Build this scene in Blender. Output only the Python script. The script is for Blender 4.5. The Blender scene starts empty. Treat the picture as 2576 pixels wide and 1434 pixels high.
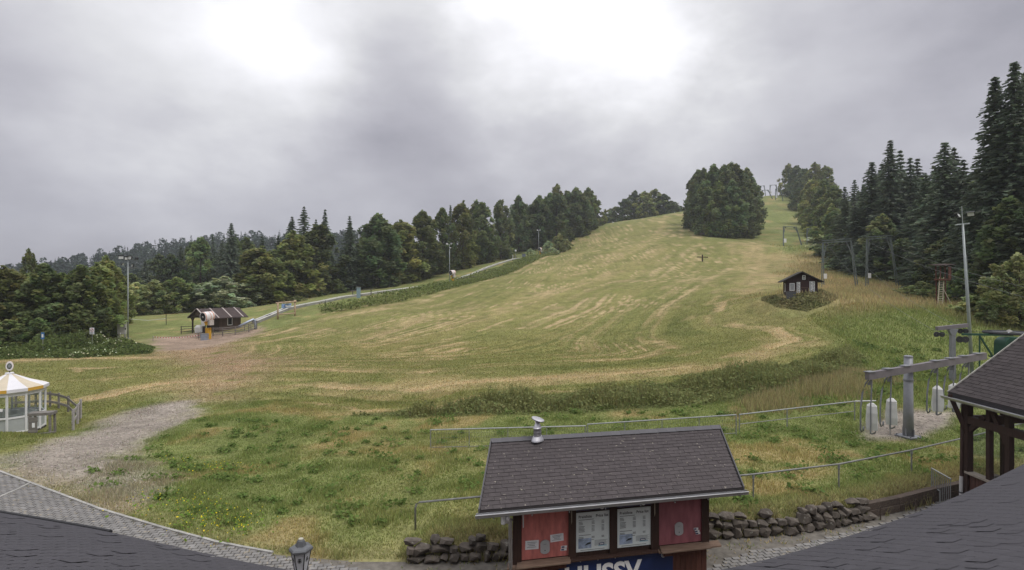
import bpy, bmesh, math, random
import numpy as np
from mathutils import Vector, Matrix, noise as mnoise

R = math.radians
random.seed(11)
rng = np.random.default_rng(11)
scene = bpy.context.scene
COL = scene.collection

# ---------------------------------------------------------------- camera
FOC, CAMZ = 540.0, 7.2                       # focal length in pixels of a 1024 wide frame, camera height in metres
cam_data = bpy.data.cameras.new('camera')
cam_data.sensor_width = 36.0
cam_data.lens = 36.0 * FOC / 1024.0
cam_data.clip_start = 0.1
cam_data.clip_end = 6000.0
cam = bpy.data.objects.new('camera', cam_data)
COL.objects.link(cam)
cam.location = (0, 0, CAMZ)
cam.rotation_euler = (R(90), 0, 0)
scene.camera = cam

# ---------------------------------------------------------------- view
scene.view_settings.view_transform = 'Standard'
scene.view_settings.look = 'None'
scene.view_settings.gamma = 1.0
scene.view_settings.exposure = 0.1
scene.view_settings.use_curve_mapping = False
scene.cycles.max_bounces = 7
scene.cycles.diffuse_bounces = 5
scene.cycles.transmission_bounces = 5
scene.cycles.volume_bounces = 1
scene.cycles.use_denoising = True

SUN_EL, SUN_AZ = 58.0, 118.0                 # soft light through the cloud, high on the right

# ---------------------------------------------------------------- overcast sky
world = bpy.data.worlds.new('World')
scene.world = world
world.use_nodes = True
wt = world.node_tree
wt.nodes.clear()
def wn(kind, **kw):
    n = wt.nodes.new(kind)
    for k, v in kw.items():
        setattr(n, k, v)
    return n
def wl(a, b):
    wt.links.new(a, b)
def wmath(op, a, b=None, clamp=False):
    n = wn('ShaderNodeMath', operation=op, use_clamp=clamp)
    for i, s in enumerate((a, b)):
        if s is None: continue
        if isinstance(s, (int, float)): n.inputs[i].default_value = s
        else: wl(s, n.inputs[i])
    return n.outputs[0]
w_out = wn('ShaderNodeOutputWorld')
w_bg = wn('ShaderNodeBackground')
w_bg.inputs['Strength'].default_value = 0.1
wl(w_bg.outputs[0], w_out.inputs[0])
w_sky = wn('ShaderNodeTexSky', sky_type='NISHITA', sun_disc=False)
w_sky.sun_elevation = R(SUN_EL)
w_sky.sun_rotation = R(SUN_AZ)
w_co = wn('ShaderNodeTexCoord')
def wnoise(vec, scale, detail, rough, stretch=(1, 1, 1), loc=(0, 0, 0)):
    m = wn('ShaderNodeMapping')
    m.inputs['Scale'].default_value = stretch
    m.inputs['Location'].default_value = loc
    wl(vec, m.inputs['Vector'])
    n = wn('ShaderNodeTexNoise')
    n.inputs['Scale'].default_value = scale
    n.inputs['Detail'].default_value = detail
    n.inputs['Roughness'].default_value = rough
    wl(m.outputs[0], n.inputs['Vector'])
    return n
gen = w_co.outputs['Generated']
warp = wnoise(gen, 2.4, 6.0, 0.55, (1, 1, 1.7), (3.1, 0.4, 7.7))
sub = wn('ShaderNodeVectorMath', operation='SUBTRACT'); wl(warp.outputs['Color'], sub.inputs[0]); sub.inputs[1].default_value = (0.5, 0.5, 0.5)
scl = wn('ShaderNodeVectorMath', operation='SCALE'); wl(sub.outputs[0], scl.inputs[0]); scl.inputs['Scale'].default_value = 0.42
wdir = wn('ShaderNodeVectorMath', operation='ADD'); wl(gen, wdir.inputs[0]); wl(scl.outputs[0], wdir.inputs[1])
nrm = wn('ShaderNodeVectorMath', operation='NORMALIZE'); wl(wdir.outputs[0], nrm.inputs[0])
def pix_dir(px, py):
    return Vector(((px * 1024 / 2576 - 512) / FOC, 1.0, (285 - py * 570 / 1434) / FOC)).normalized()
def blob(px, py, radius_deg, amp):
    d = wn('ShaderNodeVectorMath', operation='DOT_PRODUCT')
    wl(nrm.outputs[0], d.inputs[0]); d.inputs[1].default_value = pix_dir(px, py)
    k = 1.0 / (1.0 - math.cos(R(radius_deg)))
    e = wmath('MULTIPLY', wmath('SUBTRACT', d.outputs['Value'], 1.0), k)
    return wmath('MULTIPLY', wmath('POWER', 2.718, e), amp)
n_big = wnoise(gen, 1.6, 7.0, 0.52, (1, 1, 2.2), (1.3, 5.2, 0.3))
n_mid = wnoise(gen, 4.2, 7.0, 0.55, (1, 1, 2.0), (0.2, 1.9, 4.4))
lum = wmath('ADD', 0.45, wmath('MULTIPLY', wmath('SUBTRACT', n_big.outputs['Fac'], 0.5), 0.34))
lum = wmath('ADD', lum, wmath('MULTIPLY', wmath('SUBTRACT', n_mid.outputs['Fac'], 0.5), 0.36))
for b in ((1400, 10, 10.5, 0.66), (1650, 200, 5.5, 0.42), (660, 70, 9.5, 0.55), (250, 100, 13.0, 0.24), (1000, 340, 12.0, -0.04),
          (1700, 430, 9.0, 0.10), (150, 540, 9.0, -0.05), (1120, 90, 5.0, -0.10), (2560, -40, 9.0, -0.16), (2200, 60, 9.0, 0.10)):
    lum = wmath('ADD', lum, blob(*b))
sep = wn('ShaderNodeSeparateXYZ'); wl(gen, sep.inputs[0])
zen = wn('ShaderNodeMapRange', interpolation_type='SMOOTHSTEP')
zen.inputs['From Min'].default_value = 0.25; zen.inputs['From Max'].default_value = 1.0
zen.inputs['To Min'].default_value = 0.0; zen.inputs['To Max'].default_value = 0.9
wl(sep.outputs['Z'], zen.inputs['Value'])
lum = wmath('ADD', lum, zen.outputs[0])
lum = wmath('MAXIMUM', lum, 0.16)
ramp = wn('ShaderNodeValToRGB')
ramp.color_ramp.elements[0].position = 0.15; ramp.color_ramp.elements[0].color = (0.82, 0.865, 1.0, 1)
ramp.color_ramp.elements[1].position = 0.75; ramp.color_ramp.elements[1].color = (0.965, 0.965, 1.0, 1)
el = ramp.color_ramp.elements.new(0.4); el.color = (0.900, 0.882, 1.0, 1)
wl(lum, ramp.inputs[0])
cl = wn('ShaderNodeVectorMath', operation='SCALE')
wl(ramp.outputs['Color'], cl.inputs[0]); wl(wmath('MULTIPLY', lum, 10.0), cl.inputs['Scale'])
wmix = wn('ShaderNodeMix', data_type='RGBA')
wmix.inputs[0].default_value = 0.96
wl(w_sky.outputs[0], wmix.inputs[6]); wl(cl.outputs[0], wmix.inputs[7])
wl(wmix.outputs[2], w_bg.inputs['Color'])

sun_data = bpy.data.lights.new('sun', 'SUN')
sun_data.energy = 1.5
sun_data.angle = R(25)
sun_data.color = (1.0, 0.96, 0.9)
sun = bpy.data.objects.new('sun', sun_data)
COL.objects.link(sun)
sdir = Vector((math.sin(R(SUN_AZ)) * math.cos(R(SUN_EL)), math.cos(R(SUN_AZ)) * math.cos(R(SUN_EL)), math.sin(R(SUN_EL))))
sun.location = sdir * 300
sun.rotation_euler = (-sdir).to_track_quat('-Z', 'Y').to_euler()

# ---------------------------------------------------------------- small helpers
SX, SY = 1024 / 2576, 570 / 1434
def at(px, py, d):
    """point d metres ahead of the camera seen at a place of the photograph (2576 x 1434 grid)"""
    return Vector(((px * SX - 512) / FOC * d, d, CAMZ - (py * SY - 285) / FOC * d))
def xat(px, d):
    return (px * SX - 512) / FOC * d

MATS = {}
def mat(name, col, rough=0.75, var=0.18, scale=6.0, metal=0.0, bump=0.0, spec=0.3, stretch=(1, 1, 1), col2=None, thr=None, coords='Object', detail=5.0, emit=0.0):
    """procedural material: a colour broken up by noise, an optional second colour where the noise is high"""
    if name in MATS: return MATS[name]
    m = bpy.data.materials.new(name); m.use_nodes = True
    t = m.node_tree; t.nodes.clear()
    o = t.nodes.new('ShaderNodeOutputMaterial'); p = t.nodes.new('ShaderNodeBsdfPrincipled')
    t.links.new(p.outputs[0], o.inputs[0])
    p.inputs['Roughness'].default_value = rough
    p.inputs['Metallic'].default_value = metal
    p.inputs['Specular IOR Level'].default_value = spec
    tc = t.nodes.new('ShaderNodeTexCoord'); mp = t.nodes.new('ShaderNodeMapping'); nz = t.nodes.new('ShaderNodeTexNoise')
    mp.inputs['Scale'].default_value = stretch
    nz.inputs['Scale'].default_value = scale; nz.inputs['Detail'].default_value = detail
    if coords == 'World':
        g = t.nodes.new('ShaderNodeNewGeometry'); t.links.new(g.outputs['Position'], mp.inputs[0])
    else:
        t.links.new(tc.outputs[coords], mp.inputs[0])
    t.links.new(mp.outputs[0], nz.inputs['Vector'])
    rp = t.nodes.new('ShaderNodeValToRGB')
    a, b = rp.color_ramp.elements
    a.position, b.position = 0.28, 0.72
    a.color = (*[max(0, c * (1 - var)) for c in col], 1); b.color = (*[min(1, c * (1 + var)) for c in col], 1)
    t.links.new(nz.outputs['Fac'], rp.inputs[0])
    src = rp.outputs[0]
    info = t.nodes.new('ShaderNodeObjectInfo')
    hs = t.nodes.new('ShaderNodeHueSaturation')
    mr = t.nodes.new('ShaderNodeMapRange'); mr.inputs['To Min'].default_value = 1 - var * 0.6; mr.inputs['To Max'].default_value = 1 + var * 0.6
    t.links.new(info.outputs['Random'], mr.inputs['Value']); t.links.new(mr.outputs[0], hs.inputs['Value'])
    t.links.new(src, hs.inputs['Color']); src = hs.outputs[0]
    if col2 is not None:
        n2 = t.nodes.new('ShaderNodeTexNoise'); n2.inputs['Scale'].default_value = scale * 2.3; n2.inputs['Detail'].default_value = 8
        t.links.new(mp.outputs[0], n2.inputs['Vector'])
        st = t.nodes.new('ShaderNodeMapRange'); st.inputs['From Min'].default_value = thr; st.inputs['From Max'].default_value = thr + 0.07
        t.links.new(n2.outputs['Fac'], st.inputs['Value'])
        mx = t.nodes.new('ShaderNodeMix'); mx.data_type = 'RGBA'
        t.links.new(st.outputs[0], mx.inputs[0]); t.links.new(src, mx.inputs[6]); mx.inputs[7].default_value = (*col2, 1)
        src = mx.outputs[2]
    t.links.new(src, p.inputs['Base Color'])
    if bump:
        bp = t.nodes.new('ShaderNodeBump'); bp.inputs['Strength'].default_value = bump; bp.inputs['Distance'].default_value = 0.02
        t.links.new(nz.outputs['Fac'], bp.inputs['Height']); t.links.new(bp.outputs[0], p.inputs['Normal'])
    if emit:
        p.inputs['Emission Strength'].default_value = emit; p.inputs['Emission Color'].default_value = (1, 1, 1, 1)
    MATS[name] = m
    return m

def tag(o, label=None, cat=None, group=None, kind=None):
    if label: o['label'] = label
    if cat: o['category'] = cat
    if group: o['group'] = group
    if kind: o['kind'] = kind
    return o
def thing(name, loc, rz=0.0, label=None, cat=None, group=None, rot=None):
    o = bpy.data.objects.new(name, None)
    o.empty_display_size = 0.2
    COL.objects.link(o)
    o.location = loc
    o.rotation_euler = rot if rot else (0, 0, rz)
    return tag(o, label, cat, group)
def inst(name, me, parent=None, loc=(0, 0, 0), rot=(0, 0, 0), scale=(1, 1, 1)):
    o = bpy.data.objects.new(name, me)
    COL.objects.link(o)
    o.parent = parent
    o.location = loc; o.rotation_euler = rot; o.scale = scale
    return o
def copy_tree(o, parent=None):
    c = o.copy(); COL.objects.link(c); c.parent = parent
    for ch in list(o.children): copy_tree(ch, c)
    return c

class MB:
    """collects shapes; build() links them as one mesh object"""
    def __init__(s): s.v = []; s.f = []
    def add(s, vs, fs):
        n = len(s.v); s.v += [tuple(p) for p in vs]; s.f += [tuple(n + i for i in f) for f in fs]; return s
    def box(s, c, d, rot=None):
        hx, hy, hz = d[0] / 2, d[1] / 2, d[2] / 2
        vs = [Vector((x, y, z)) for x in (-hx, hx) for y in (-hy, hy) for z in (-hz, hz)]
        if rot is not None:
            m = rot if isinstance(rot, Matrix) else Matrix.Rotation(rot, 3, 'Z')
            vs = [m @ p for p in vs]
        c = Vector(c)
        return s.add([p + c for p in vs], [(0, 1, 3, 2), (4, 6, 7, 5), (0, 4, 5, 1), (2, 3, 7, 6), (0, 2, 6, 4), (1, 5, 7, 3)])
    def span(s, lo, hi):
        return s.box([(a + b) / 2 for a, b in zip(lo, hi)], [abs(b - a) for a, b in zip(lo, hi)])
    def bar(s, p, q, w, h, up=(0, 0, 1)):
        p, q = Vector(p), Vector(q); d = (q - p); L = d.length; d.normalize(); up = Vector(up)
        if abs(d.dot(up)) > 0.98: up = Vector((0, 1, 0))
        x = d.cross(up).normalized(); u = x.cross(d)
        m = Matrix((x, d, u)).transposed()
        return s.box((p + q) / 2, (w, L, h), m)
    def tube(s, p, q, r0, r1=None, n=8, caps=True):
        return s.path([p, q], [r0, r0 if r1 is None else r1], n, caps)
    def path(s, pts, rad, n=8, caps=True):
        pts = [Vector(p) for p in pts]
        if not isinstance(rad, (list, tuple)): rad = [rad] * len(pts)
        rings = []
        ref = None
        for i, p in enumerate(pts):
            a = pts[max(i - 1, 0)]; b = pts[min(i + 1, len(pts) - 1)]
            d = (b - a).normalized()
            if ref is None or abs(ref.dot(d)) > 0.97:
                ref = Vector((0, 0, 1)) if abs(d.z) < 0.9 else Vector((1, 0, 0))
            x = d.cross(ref).normalized(); y = d.cross(x).normalized()
            rings.append([p + (x * math.cos(2 * math.pi * k / n) + y * math.sin(2 * math.pi * k / n)) * rad[i] for k in range(n)])
        vs = [v for r in rings for v in r]; fs = []
        for i in range(len(pts) - 1):
            for k in range(n):
                k2 = (k + 1) % n
                fs.append((i * n + k, i * n + k2, (i + 1) * n + k2, (i + 1) * n + k))
        if caps:
            fs.append(tuple(range(n))[::-1]); fs.append(tuple((len(pts) - 1) * n + k for k in range(n)))
        return s.add(vs, fs)
    def lathe(s, prof, c=(0, 0, 0), n=16, axis='Z', phase=0.0):
        vs, fs = [], []
        for r, h in prof:
            for k in range(n):
                a = 2 * math.pi * k / n + phase
                p = (r * math.cos(a), r * math.sin(a), h)
                if axis == 'Y': p = (p[0], p[2], p[1])
                elif axis == 'X': p = (p[2], p[0], p[1])
                vs.append((p[0] + c[0], p[1] + c[1], p[2] + c[2]))
        for i in range(len(prof) - 1):
            for k in range(n):
                k2 = (k + 1) % n
                fs.append((i * n + k, i * n + k2, (i + 1) * n + k2, (i + 1) * n + k))
        fs.append(tuple(range(n))[::-1]); fs.append(tuple((len(prof) - 1) * n + k for k in range(n)))
        return s.add(vs, fs)
    def prism(s, poly, axis, a, b):
        """extrude a 2D polygon along an axis between a and b"""
        def put(p, h):
            return {'X': (h, p[0], p[1]), 'Y': (p[0], h, p[1]), 'Z': (p[0], p[1], h)}[axis]
        n = len(poly)
        vs = [put(p, a) for p in poly] + [put(p, b) for p in poly]
        fs = [tuple(range(n))[::-1], tuple(range(n, 2 * n))] + [(i, (i + 1) % n, n + (i + 1) % n, n + i) for i in range(n)]
        return s.add(vs, fs)
    def mesh(s, name, m=None, smooth=False):
        me = bpy.data.meshes.new(name); me.from_pydata(s.v, [], s.f); me.validate(); me.update()
        bm = bmesh.new(); bm.from_mesh(me); bmesh.ops.recalc_face_normals(bm, faces=bm.faces[:]); bm.to_mesh(me); bm.free()
        if smooth: me.shade_smooth()
        if m: me.materials.append(m)
        return me
    def build(s, name, m, parent=None, smooth=False, loc=(0, 0, 0), rot=(0, 0, 0)):
        return inst(name, s.mesh(name, m, smooth), parent, loc, rot)

def text(name, s, size, m, parent, loc, rot, extrude=0.002, align='LEFT', sx=1.0, bold=0.0):
    cu = bpy.data.curves.new(name, 'FONT'); cu.body = s; cu.size = size; cu.extrude = extrude; cu.align_x = align; cu.offset = bold; cu.resolution_u = 3
    tmp = bpy.data.objects.new(name, cu); COL.objects.link(tmp)
    bpy.context.view_layer.update()
    me = bpy.data.meshes.new_from_object(tmp.evaluated_get(bpy.context.evaluated_depsgraph_get()))
    bpy.data.objects.remove(tmp)
    me.name = name; me.materials.clear(); me.materials.append(m)
    return inst(name, me, parent, loc, rot, (sx, 1, 1))

def cards(name, P, U, V, colors, m):
    """many small four-sided faces: centre P, half edges U and V, one colour each"""
    n = len(P)
    co = np.empty((n, 4, 3)); co[:, 0] = P - U - V; co[:, 1] = P + U - V; co[:, 2] = P + U + V; co[:, 3] = P - U + V
    me = bpy.data.meshes.new(name)
    me.vertices.add(n * 4); me.vertices.foreach_set('co', co.reshape(-1).astype(np.float32))
    me.loops.add(n * 4); me.loops.foreach_set('vertex_index', np.arange(n * 4, dtype=np.int32))
    me.polygons.add(n); me.polygons.foreach_set('loop_start', np.arange(0, n * 4, 4, dtype=np.int32))
    me.update(calc_edges=True)
    if colors is not None:
        at_ = me.color_attributes.new('tint', 'FLOAT_COLOR', 'POINT')
        c = np.ones((n, 4, 4), dtype=np.float32); c[:, :, :3] = colors[:, None, :]
        at_.data.foreach_set('color', c.reshape(-1))
    me.materials.append(m)
    return me
def blades(name, B, T, W, colors, m):
    """grass: one triangle each from base B (half width W) to tip T"""
    n = len(B)
    co = np.empty((n, 3, 3)); co[:, 0] = B - W; co[:, 1] = B + W; co[:, 2] = T
    me = bpy.data.meshes.new(name)
    me.vertices.add(n * 3); me.vertices.foreach_set('co', co.reshape(-1).astype(np.float32))
    me.loops.add(n * 3); me.loops.foreach_set('vertex_index', np.arange(n * 3, dtype=np.int32))
    me.polygons.add(n); me.polygons.foreach_set('loop_start', np.arange(0, n * 3, 3, dtype=np.int32))
    me.update(calc_edges=True)
    at_ = me.color_attributes.new('tint', 'FLOAT_COLOR', 'POINT')
    c = np.ones((n, 3, 4), dtype=np.float32); c[:, :, :3] = colors[:, None, :]
    at_.data.foreach_set('color', c.reshape(-1))
    me.materials.append(m)
    return me
def tint_mat(name, rough=0.7, trans=0.25, gain=1.0, spread=0.0):
    if name in MATS: return MATS[name]
    m = bpy.data.materials.new(name); m.use_nodes = True
    t = m.node_tree; t.nodes.clear()
    o = t.nodes.new('ShaderNodeOutputMaterial'); a = t.nodes.new('ShaderNodeAttribute'); a.attribute_name = 'tint'
    hs = t.nodes.new('ShaderNodeHueSaturation'); t.links.new(a.outputs['Color'], hs.inputs['Color'])
    hs.inputs['Value'].default_value = gain
    if spread:
        info = t.nodes.new('ShaderNodeObjectInfo')
        mr = t.nodes.new('ShaderNodeMapRange'); mr.inputs['To Min'].default_value = gain * (1 - spread); mr.inputs['To Max'].default_value = gain * (1 + spread)
        t.links.new(info.outputs['Random'], mr.inputs['Value']); t.links.new(mr.outputs[0], hs.inputs['Value'])
        m2 = t.nodes.new('ShaderNodeMath'); m2.operation = 'MULTIPLY'; m2.inputs[1].default_value = 7.31
        f2 = t.nodes.new('ShaderNodeMath'); f2.operation = 'FRACT'
        r2 = t.nodes.new('ShaderNodeMapRange'); r2.inputs['To Min'].default_value = 0.482; r2.inputs['To Max'].default_value = 0.518
        t.links.new(info.outputs['Random'], m2.inputs[0]); t.links.new(m2.outputs[0], f2.inputs[0]); t.links.new(f2.outputs[0], r2.inputs['Value']); t.links.new(r2.outputs[0], hs.inputs['Hue'])
    d = t.nodes.new('ShaderNodeBsdfDiffuse'); tr = t.nodes.new('ShaderNodeBsdfTranslucent'); mx = t.nodes.new('ShaderNodeMixShader')
    mx.inputs[0].default_value = trans
    t.links.new(hs.outputs[0], d.inputs['Color']); t.links.new(hs.outputs[0], tr.inputs['Color'])
    t.links.new(d.outputs[0], mx.inputs[1]); t.links.new(tr.outputs[0], mx.inputs[2]); t.links.new(mx.outputs[0], o.inputs[0])
    MATS[name] = m
    return m

# ================================================================ the ground
CTRL = [  # place in the photograph and its distance in metres
 (0,1187,21),(75,1215,19.9),(-300,1120,24),(65,1085,30),(250,1030,34),(480,1020,35),(0,905,58),(200,890,60),(322,852,79),(520,852,79),(545,830,86),
 (300,800,105),(0,840,80),(620,775,125),(720,805,92),(720,762,125),(815,768,103),(900,735,150),(1138,716,150),(1130,690,185),(1310,650,222),
 (1358,645,245),(1310,635,255),(1500,575,300),(1530,568,302),(1620,550,330),(1740,530,345),(1800,600,205),(1700,603,208),(1600,640,180),
 (1600,700,130),(1600,800,78),(1600,900,50),(1900,930,37),(1900,800,60),(1900,700,100),(1900,620,170),(1400,900,51),(1100,900,53),(1100,800,86),
 (900,850,74),(700,900,57),(1300,700,140),(1300,750,105),(2015,737,62),(2070,722,92),(2180,720,92),(2258,720,92),(2000,650,150),(2100,690,115),
 (1971,619,200),(2030,615,200),(1925,560,290),(1990,560,290),(1940,492,400),(1830,590,225),(1750,562,290),(2140,870,43),(2200,760,62),
 (2360,768,60),(2450,820,50),(2445,945,40),(2400,900,43),(2285,1100,23.6),(2396,958,36),(2150,1080,24.5),(1850,1097,24),(1082,1131,24),(1472,1120,24),
 (1500,1050,29.5),(1900,1035,28.5),(2120,985,30),(1100,1045,31),(1200,1000,34),(1500,985,34),(800,1060,30.5),(500,1100,27),(300,1200,22),(450,1300,17.6),
 (800,1150,23.6),(1000,1250,18.4),(2100,1230,17.2),(2290,1190,18.4),(1895,1258,16.6),(1045,1335,14.7),(2576,1120,22),(2576,960,34),(2600,830,50)]
_pts = [tuple(at(*c)) for c in CTRL]
_pts += [(-60, 10, 0), (-20, 8, 0), (0, 6, 0), (0, 13, 0.2), (20, 8, 0), (60, 10, 0.5), (-120, 60, -2), (-160, 140, -1), (-140, 250, 2), (-60, 260, 9), (-90, 190, 5),
         (-300, 300, -3), (-474, 500, -2), (-381, 500, 16), (-289, 500, 37), (-235, 540, 42), (-150, 560, 46), (-600, 480, 2), (-100, 420, 26), (20, 420, 40), (90, 430, 50), (150, 470, 60), (215, 470, 74), (250, 400, 66),
         (200, 260, 38), (160, 170, 20), (110, 90, 9), (90, 50, 4), (120, 20, 3), (330, 300, 48), (420, 520, 78), (250, 620, 80), (0, 700, 50), (400, 120, 20), (-400, 80, 0),
         (-300, 760, 30), (520, 760, 80), (-700, 760, 6), (700, 300, 60), (700, 0, 20), (-700, 0, 0)]
_pts = np.array(_pts)
def _phi(r2):
    return 0.5 * r2 * np.log(r2 + 1e-9)
SC = 100.0
_X = _pts[:, :2] / SC
_n = len(_X)
_K = _phi(((_X[:, None] - _X[None]) ** 2).sum(-1)) + np.eye(_n) * 2e-4
_A = np.zeros((_n + 3, _n + 3)); _A[:_n, :_n] = _K; _A[:_n, _n] = 1; _A[:_n, _n + 1:] = _X; _A[_n, :_n] = 1; _A[_n + 1:, :_n] = _X.T
_w = np.linalg.solve(_A, np.concatenate([_pts[:, 2], np.zeros(3)]))
def tps(x, y):
    x = np.asarray(x, float).ravel() / SC; y = np.asarray(y, float).ravel() / SC
    out = np.empty(len(x))
    for i in range(0, len(x), 20000):
        q = np.stack([x[i:i + 20000], y[i:i + 20000]], 1)
        r2 = (q[:, 0:1] - _X[:, 0]) ** 2 + (q[:, 1:2] - _X[:, 1]) ** 2
        out[i:i + 20000] = _phi(r2) @ _w[:_n] + _w[_n] + q @ _w[_n + 1:]
    return out

def hashn(ix, iy, seed):
    h = (ix * 374761393 + iy * 668265263 + seed * 974634777) & 0xffffffff
    h = ((h ^ (h >> 13)) * 1274126177) & 0xffffffff
    return ((h ^ (h >> 16)) & 0xffff) / 65535.0
def vn(x, y, s, seed=0):
    x = np.asarray(x, float) / s; y = np.asarray(y, float) / s
    ix = np.floor(x).astype(np.int64); iy = np.floor(y).astype(np.int64)
    fx = x - ix; fy = y - iy
    fx = fx * fx * (3 - 2 * fx); fy = fy * fy * (3 - 2 * fy)
    a = hashn(ix, iy, seed); b = hashn(ix + 1, iy, seed); c = hashn(ix, iy + 1, seed); d = hashn(ix + 1, iy + 1, seed)
    return (a * (1 - fx) + b * fx) * (1 - fy) + (c * (1 - fx) + d * fx) * fy
def fbm(x, y, s, seed=0, o=4):
    t = 0; w = 0.5; tot = 0
    for k in range(o):
        t = t + vn(x, y, s / 2 ** k, seed + k * 17) * w; tot += w; w *= 0.55
    return t / tot
def sstep(a, b, x):
    t = np.clip((x - a) / (b - a), 0, 1); return t * t * (3 - 2 * t)
def polydist(poly, x, y):
    """signed distance (positive inside)"""
    poly = np.asarray(poly, float); x = np.asarray(x, float).ravel(); y = np.asarray(y, float).ravel()
    d2 = np.full(len(x), 1e12); ins = np.zeros(len(x), bool)
    for i in range(len(poly)):
        ax, ay = poly[i]; bx, by = poly[(i + 1) % len(poly)]
        ex, ey = bx - ax, by - ay
        t = np.clip(((x - ax) * ex + (y - ay) * ey) / (ex * ex + ey * ey + 1e-12), 0, 1)
        d2 = np.minimum(d2, (x - ax - t * ex) ** 2 + (y - ay - t * ey) ** 2)
        c = ((ay > y) != (by > y)) & (x < (bx - ax) * (y - ay) / (by - ay + 1e-12) + ax)
        ins ^= c
    return np.where(ins, 1, -1) * np.sqrt(d2)

def flat(px, py, z=0.0):
    """point of the level z seen at a place of the photograph"""
    d = (CAMZ - z) * FOC / (py * SY - 285)
    return (xat(px, d), d)
# grass-side edge of the paved walk, a long bend round the house
EDGE = [flat(*p) for p in ((-700, 1100), (-300, 1130), (0, 1187), (75, 1215), (250, 1281), (400, 1326), (550, 1366), (700, 1394), (850, 1408), (1040, 1410), (1290, 1403), (1560, 1378),
                           (1800, 1349), (2000, 1337), (2180, 1303), (2340, 1262), (2450, 1240), (2620, 1205))]
WALK = EDGE + [(40, 14), (40, 4), (-40, 4)]
_wallx = (xat(1000, 14.4), xat(1120, 14.4))
def height(x, y):
    sh = np.shape(x)
    x = np.asarray(x, float).ravel(); y = np.asarray(y, float).ravel()
    z = tps(x, y)
    z = z + (fbm(x, y, 7.0, 3) - 0.5) * 0.25 * sstep(16, 40, y) + (fbm(x, y, 45.0, 9) - 0.5) * 1.0 * sstep(60, 160, y)
    near = y < 40
    if near.any():
        s = np.full(len(x), -50.0)
        s[near] = polydist(WALK, x[near], y[near])
        s = np.where(near, s, -50.0)
        up = sstep(_wallx[0], _wallx[1], x) * sstep(30, 20, x)
        wz = up * 0.52 * sstep(0.05, 0.5, -s)                     # the lawn is held 0.5 m above the walk by the stone wall
        k = sstep(7.0, 0.3, -s)
        z = np.where(near, z * (1 - k) + wz * k, z)
        z = np.where(near & (s > -0.05), -0.07, z)
    return z.reshape(sh) if sh else float(z[0])
def hz(x, y):
    return float(height(np.array([x]), np.array([y]))[0])
def on(px, py, dmin=12.0, dmax=480.0):
    """the point of the ground seen at a place of the photograph"""
    ds = np.geomspace(dmin, dmax, 500)
    zr = CAMZ - (py * SY - 285) / FOC * ds
    hh = height((px * SX - 512) / FOC * ds, ds)
    below = np.nonzero(zr < hh)[0]
    if len(below) == 0: d = dmax
    else:
        i = below[0]
        if i == 0: d = dmin
        else:
            a = zr[i - 1] - hh[i - 1]; b = zr[i] - hh[i]
            d = ds[i - 1] + (ds[i] - ds[i - 1]) * a / (a - b)
    p = at(px, py, d); p.z = hz(p.x, p.y)
    return p
def ground(px, d):
    x = xat(px, d); return Vector((x, d, hz(x, d)))
def onpoly(pts):
    return [tuple(on(*p))[:2] for p in pts]

MEADOW = onpoly([(-250, 930), (0, 905), (380, 890), (440, 862), (640, 838), (760, 806), (870, 776), (1000, 758), (1140, 722), (1250, 690), (1420, 612), (1520, 572)]) + \
         [tuple(ground(1620, 335))[:2], tuple(ground(1740, 350))[:2], tuple(ground(1760, 285))[:2]] + \
         onpoly([(1790, 603), (1930, 603), (1965, 650), (1970, 710), (1900, 745), (1925, 775), (2050, 805), (2150, 862), (2130, 880), (1900, 933), (1500, 986), (1200, 1002), (1100, 1032),
                 (900, 1036), (700, 1012), (560, 1000), (430, 990), (250, 1050), (100, 1140), (-100, 1150)])
GRAVEL = onpoly([(-60, 1168), (100, 1132), (250, 1072), (340, 1034), (400, 1020), (468, 1012), (488, 1028), (440, 1070), (340, 1115), (240, 1158), (150, 1200), (90, 1214), (70, 1208), (0, 1188)])
GRAV2 = onpoly([(110, 1222), (230, 1165), (320, 1150), (385, 1195), (392, 1242), (300, 1275), (200, 1262)])
PAD = onpoly([(2150, 1085), (2250, 1038), (2400, 1036), (2390, 1075), (2290, 1100), (2180, 1104)])
MUD = onpoly([(368, 852), (500, 838), (600, 836), (650, 822), (650, 834), (570, 862), (480, 880), (395, 884)])
DRY = onpoly([(1965, 640), (2060, 640), (2130, 690), (2300, 740), (2380, 775), (2200, 790), (2080, 775), (1960, 745)])
LUSH = onpoly([(2120, 800), (2350, 778), (2440, 815), (2600, 850), (2576, 960), (2440, 960), (2200, 1010), (2100, 990), (2150, 880)])
BANK = onpoly([(880, 1045), (1100, 1030), (1200, 1002), (1500, 987), (1900, 934), (2135, 876), (2190, 900), (2130, 950), (1900, 1006), (1600, 1030), (1300, 1042), (1050, 1052)])

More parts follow.
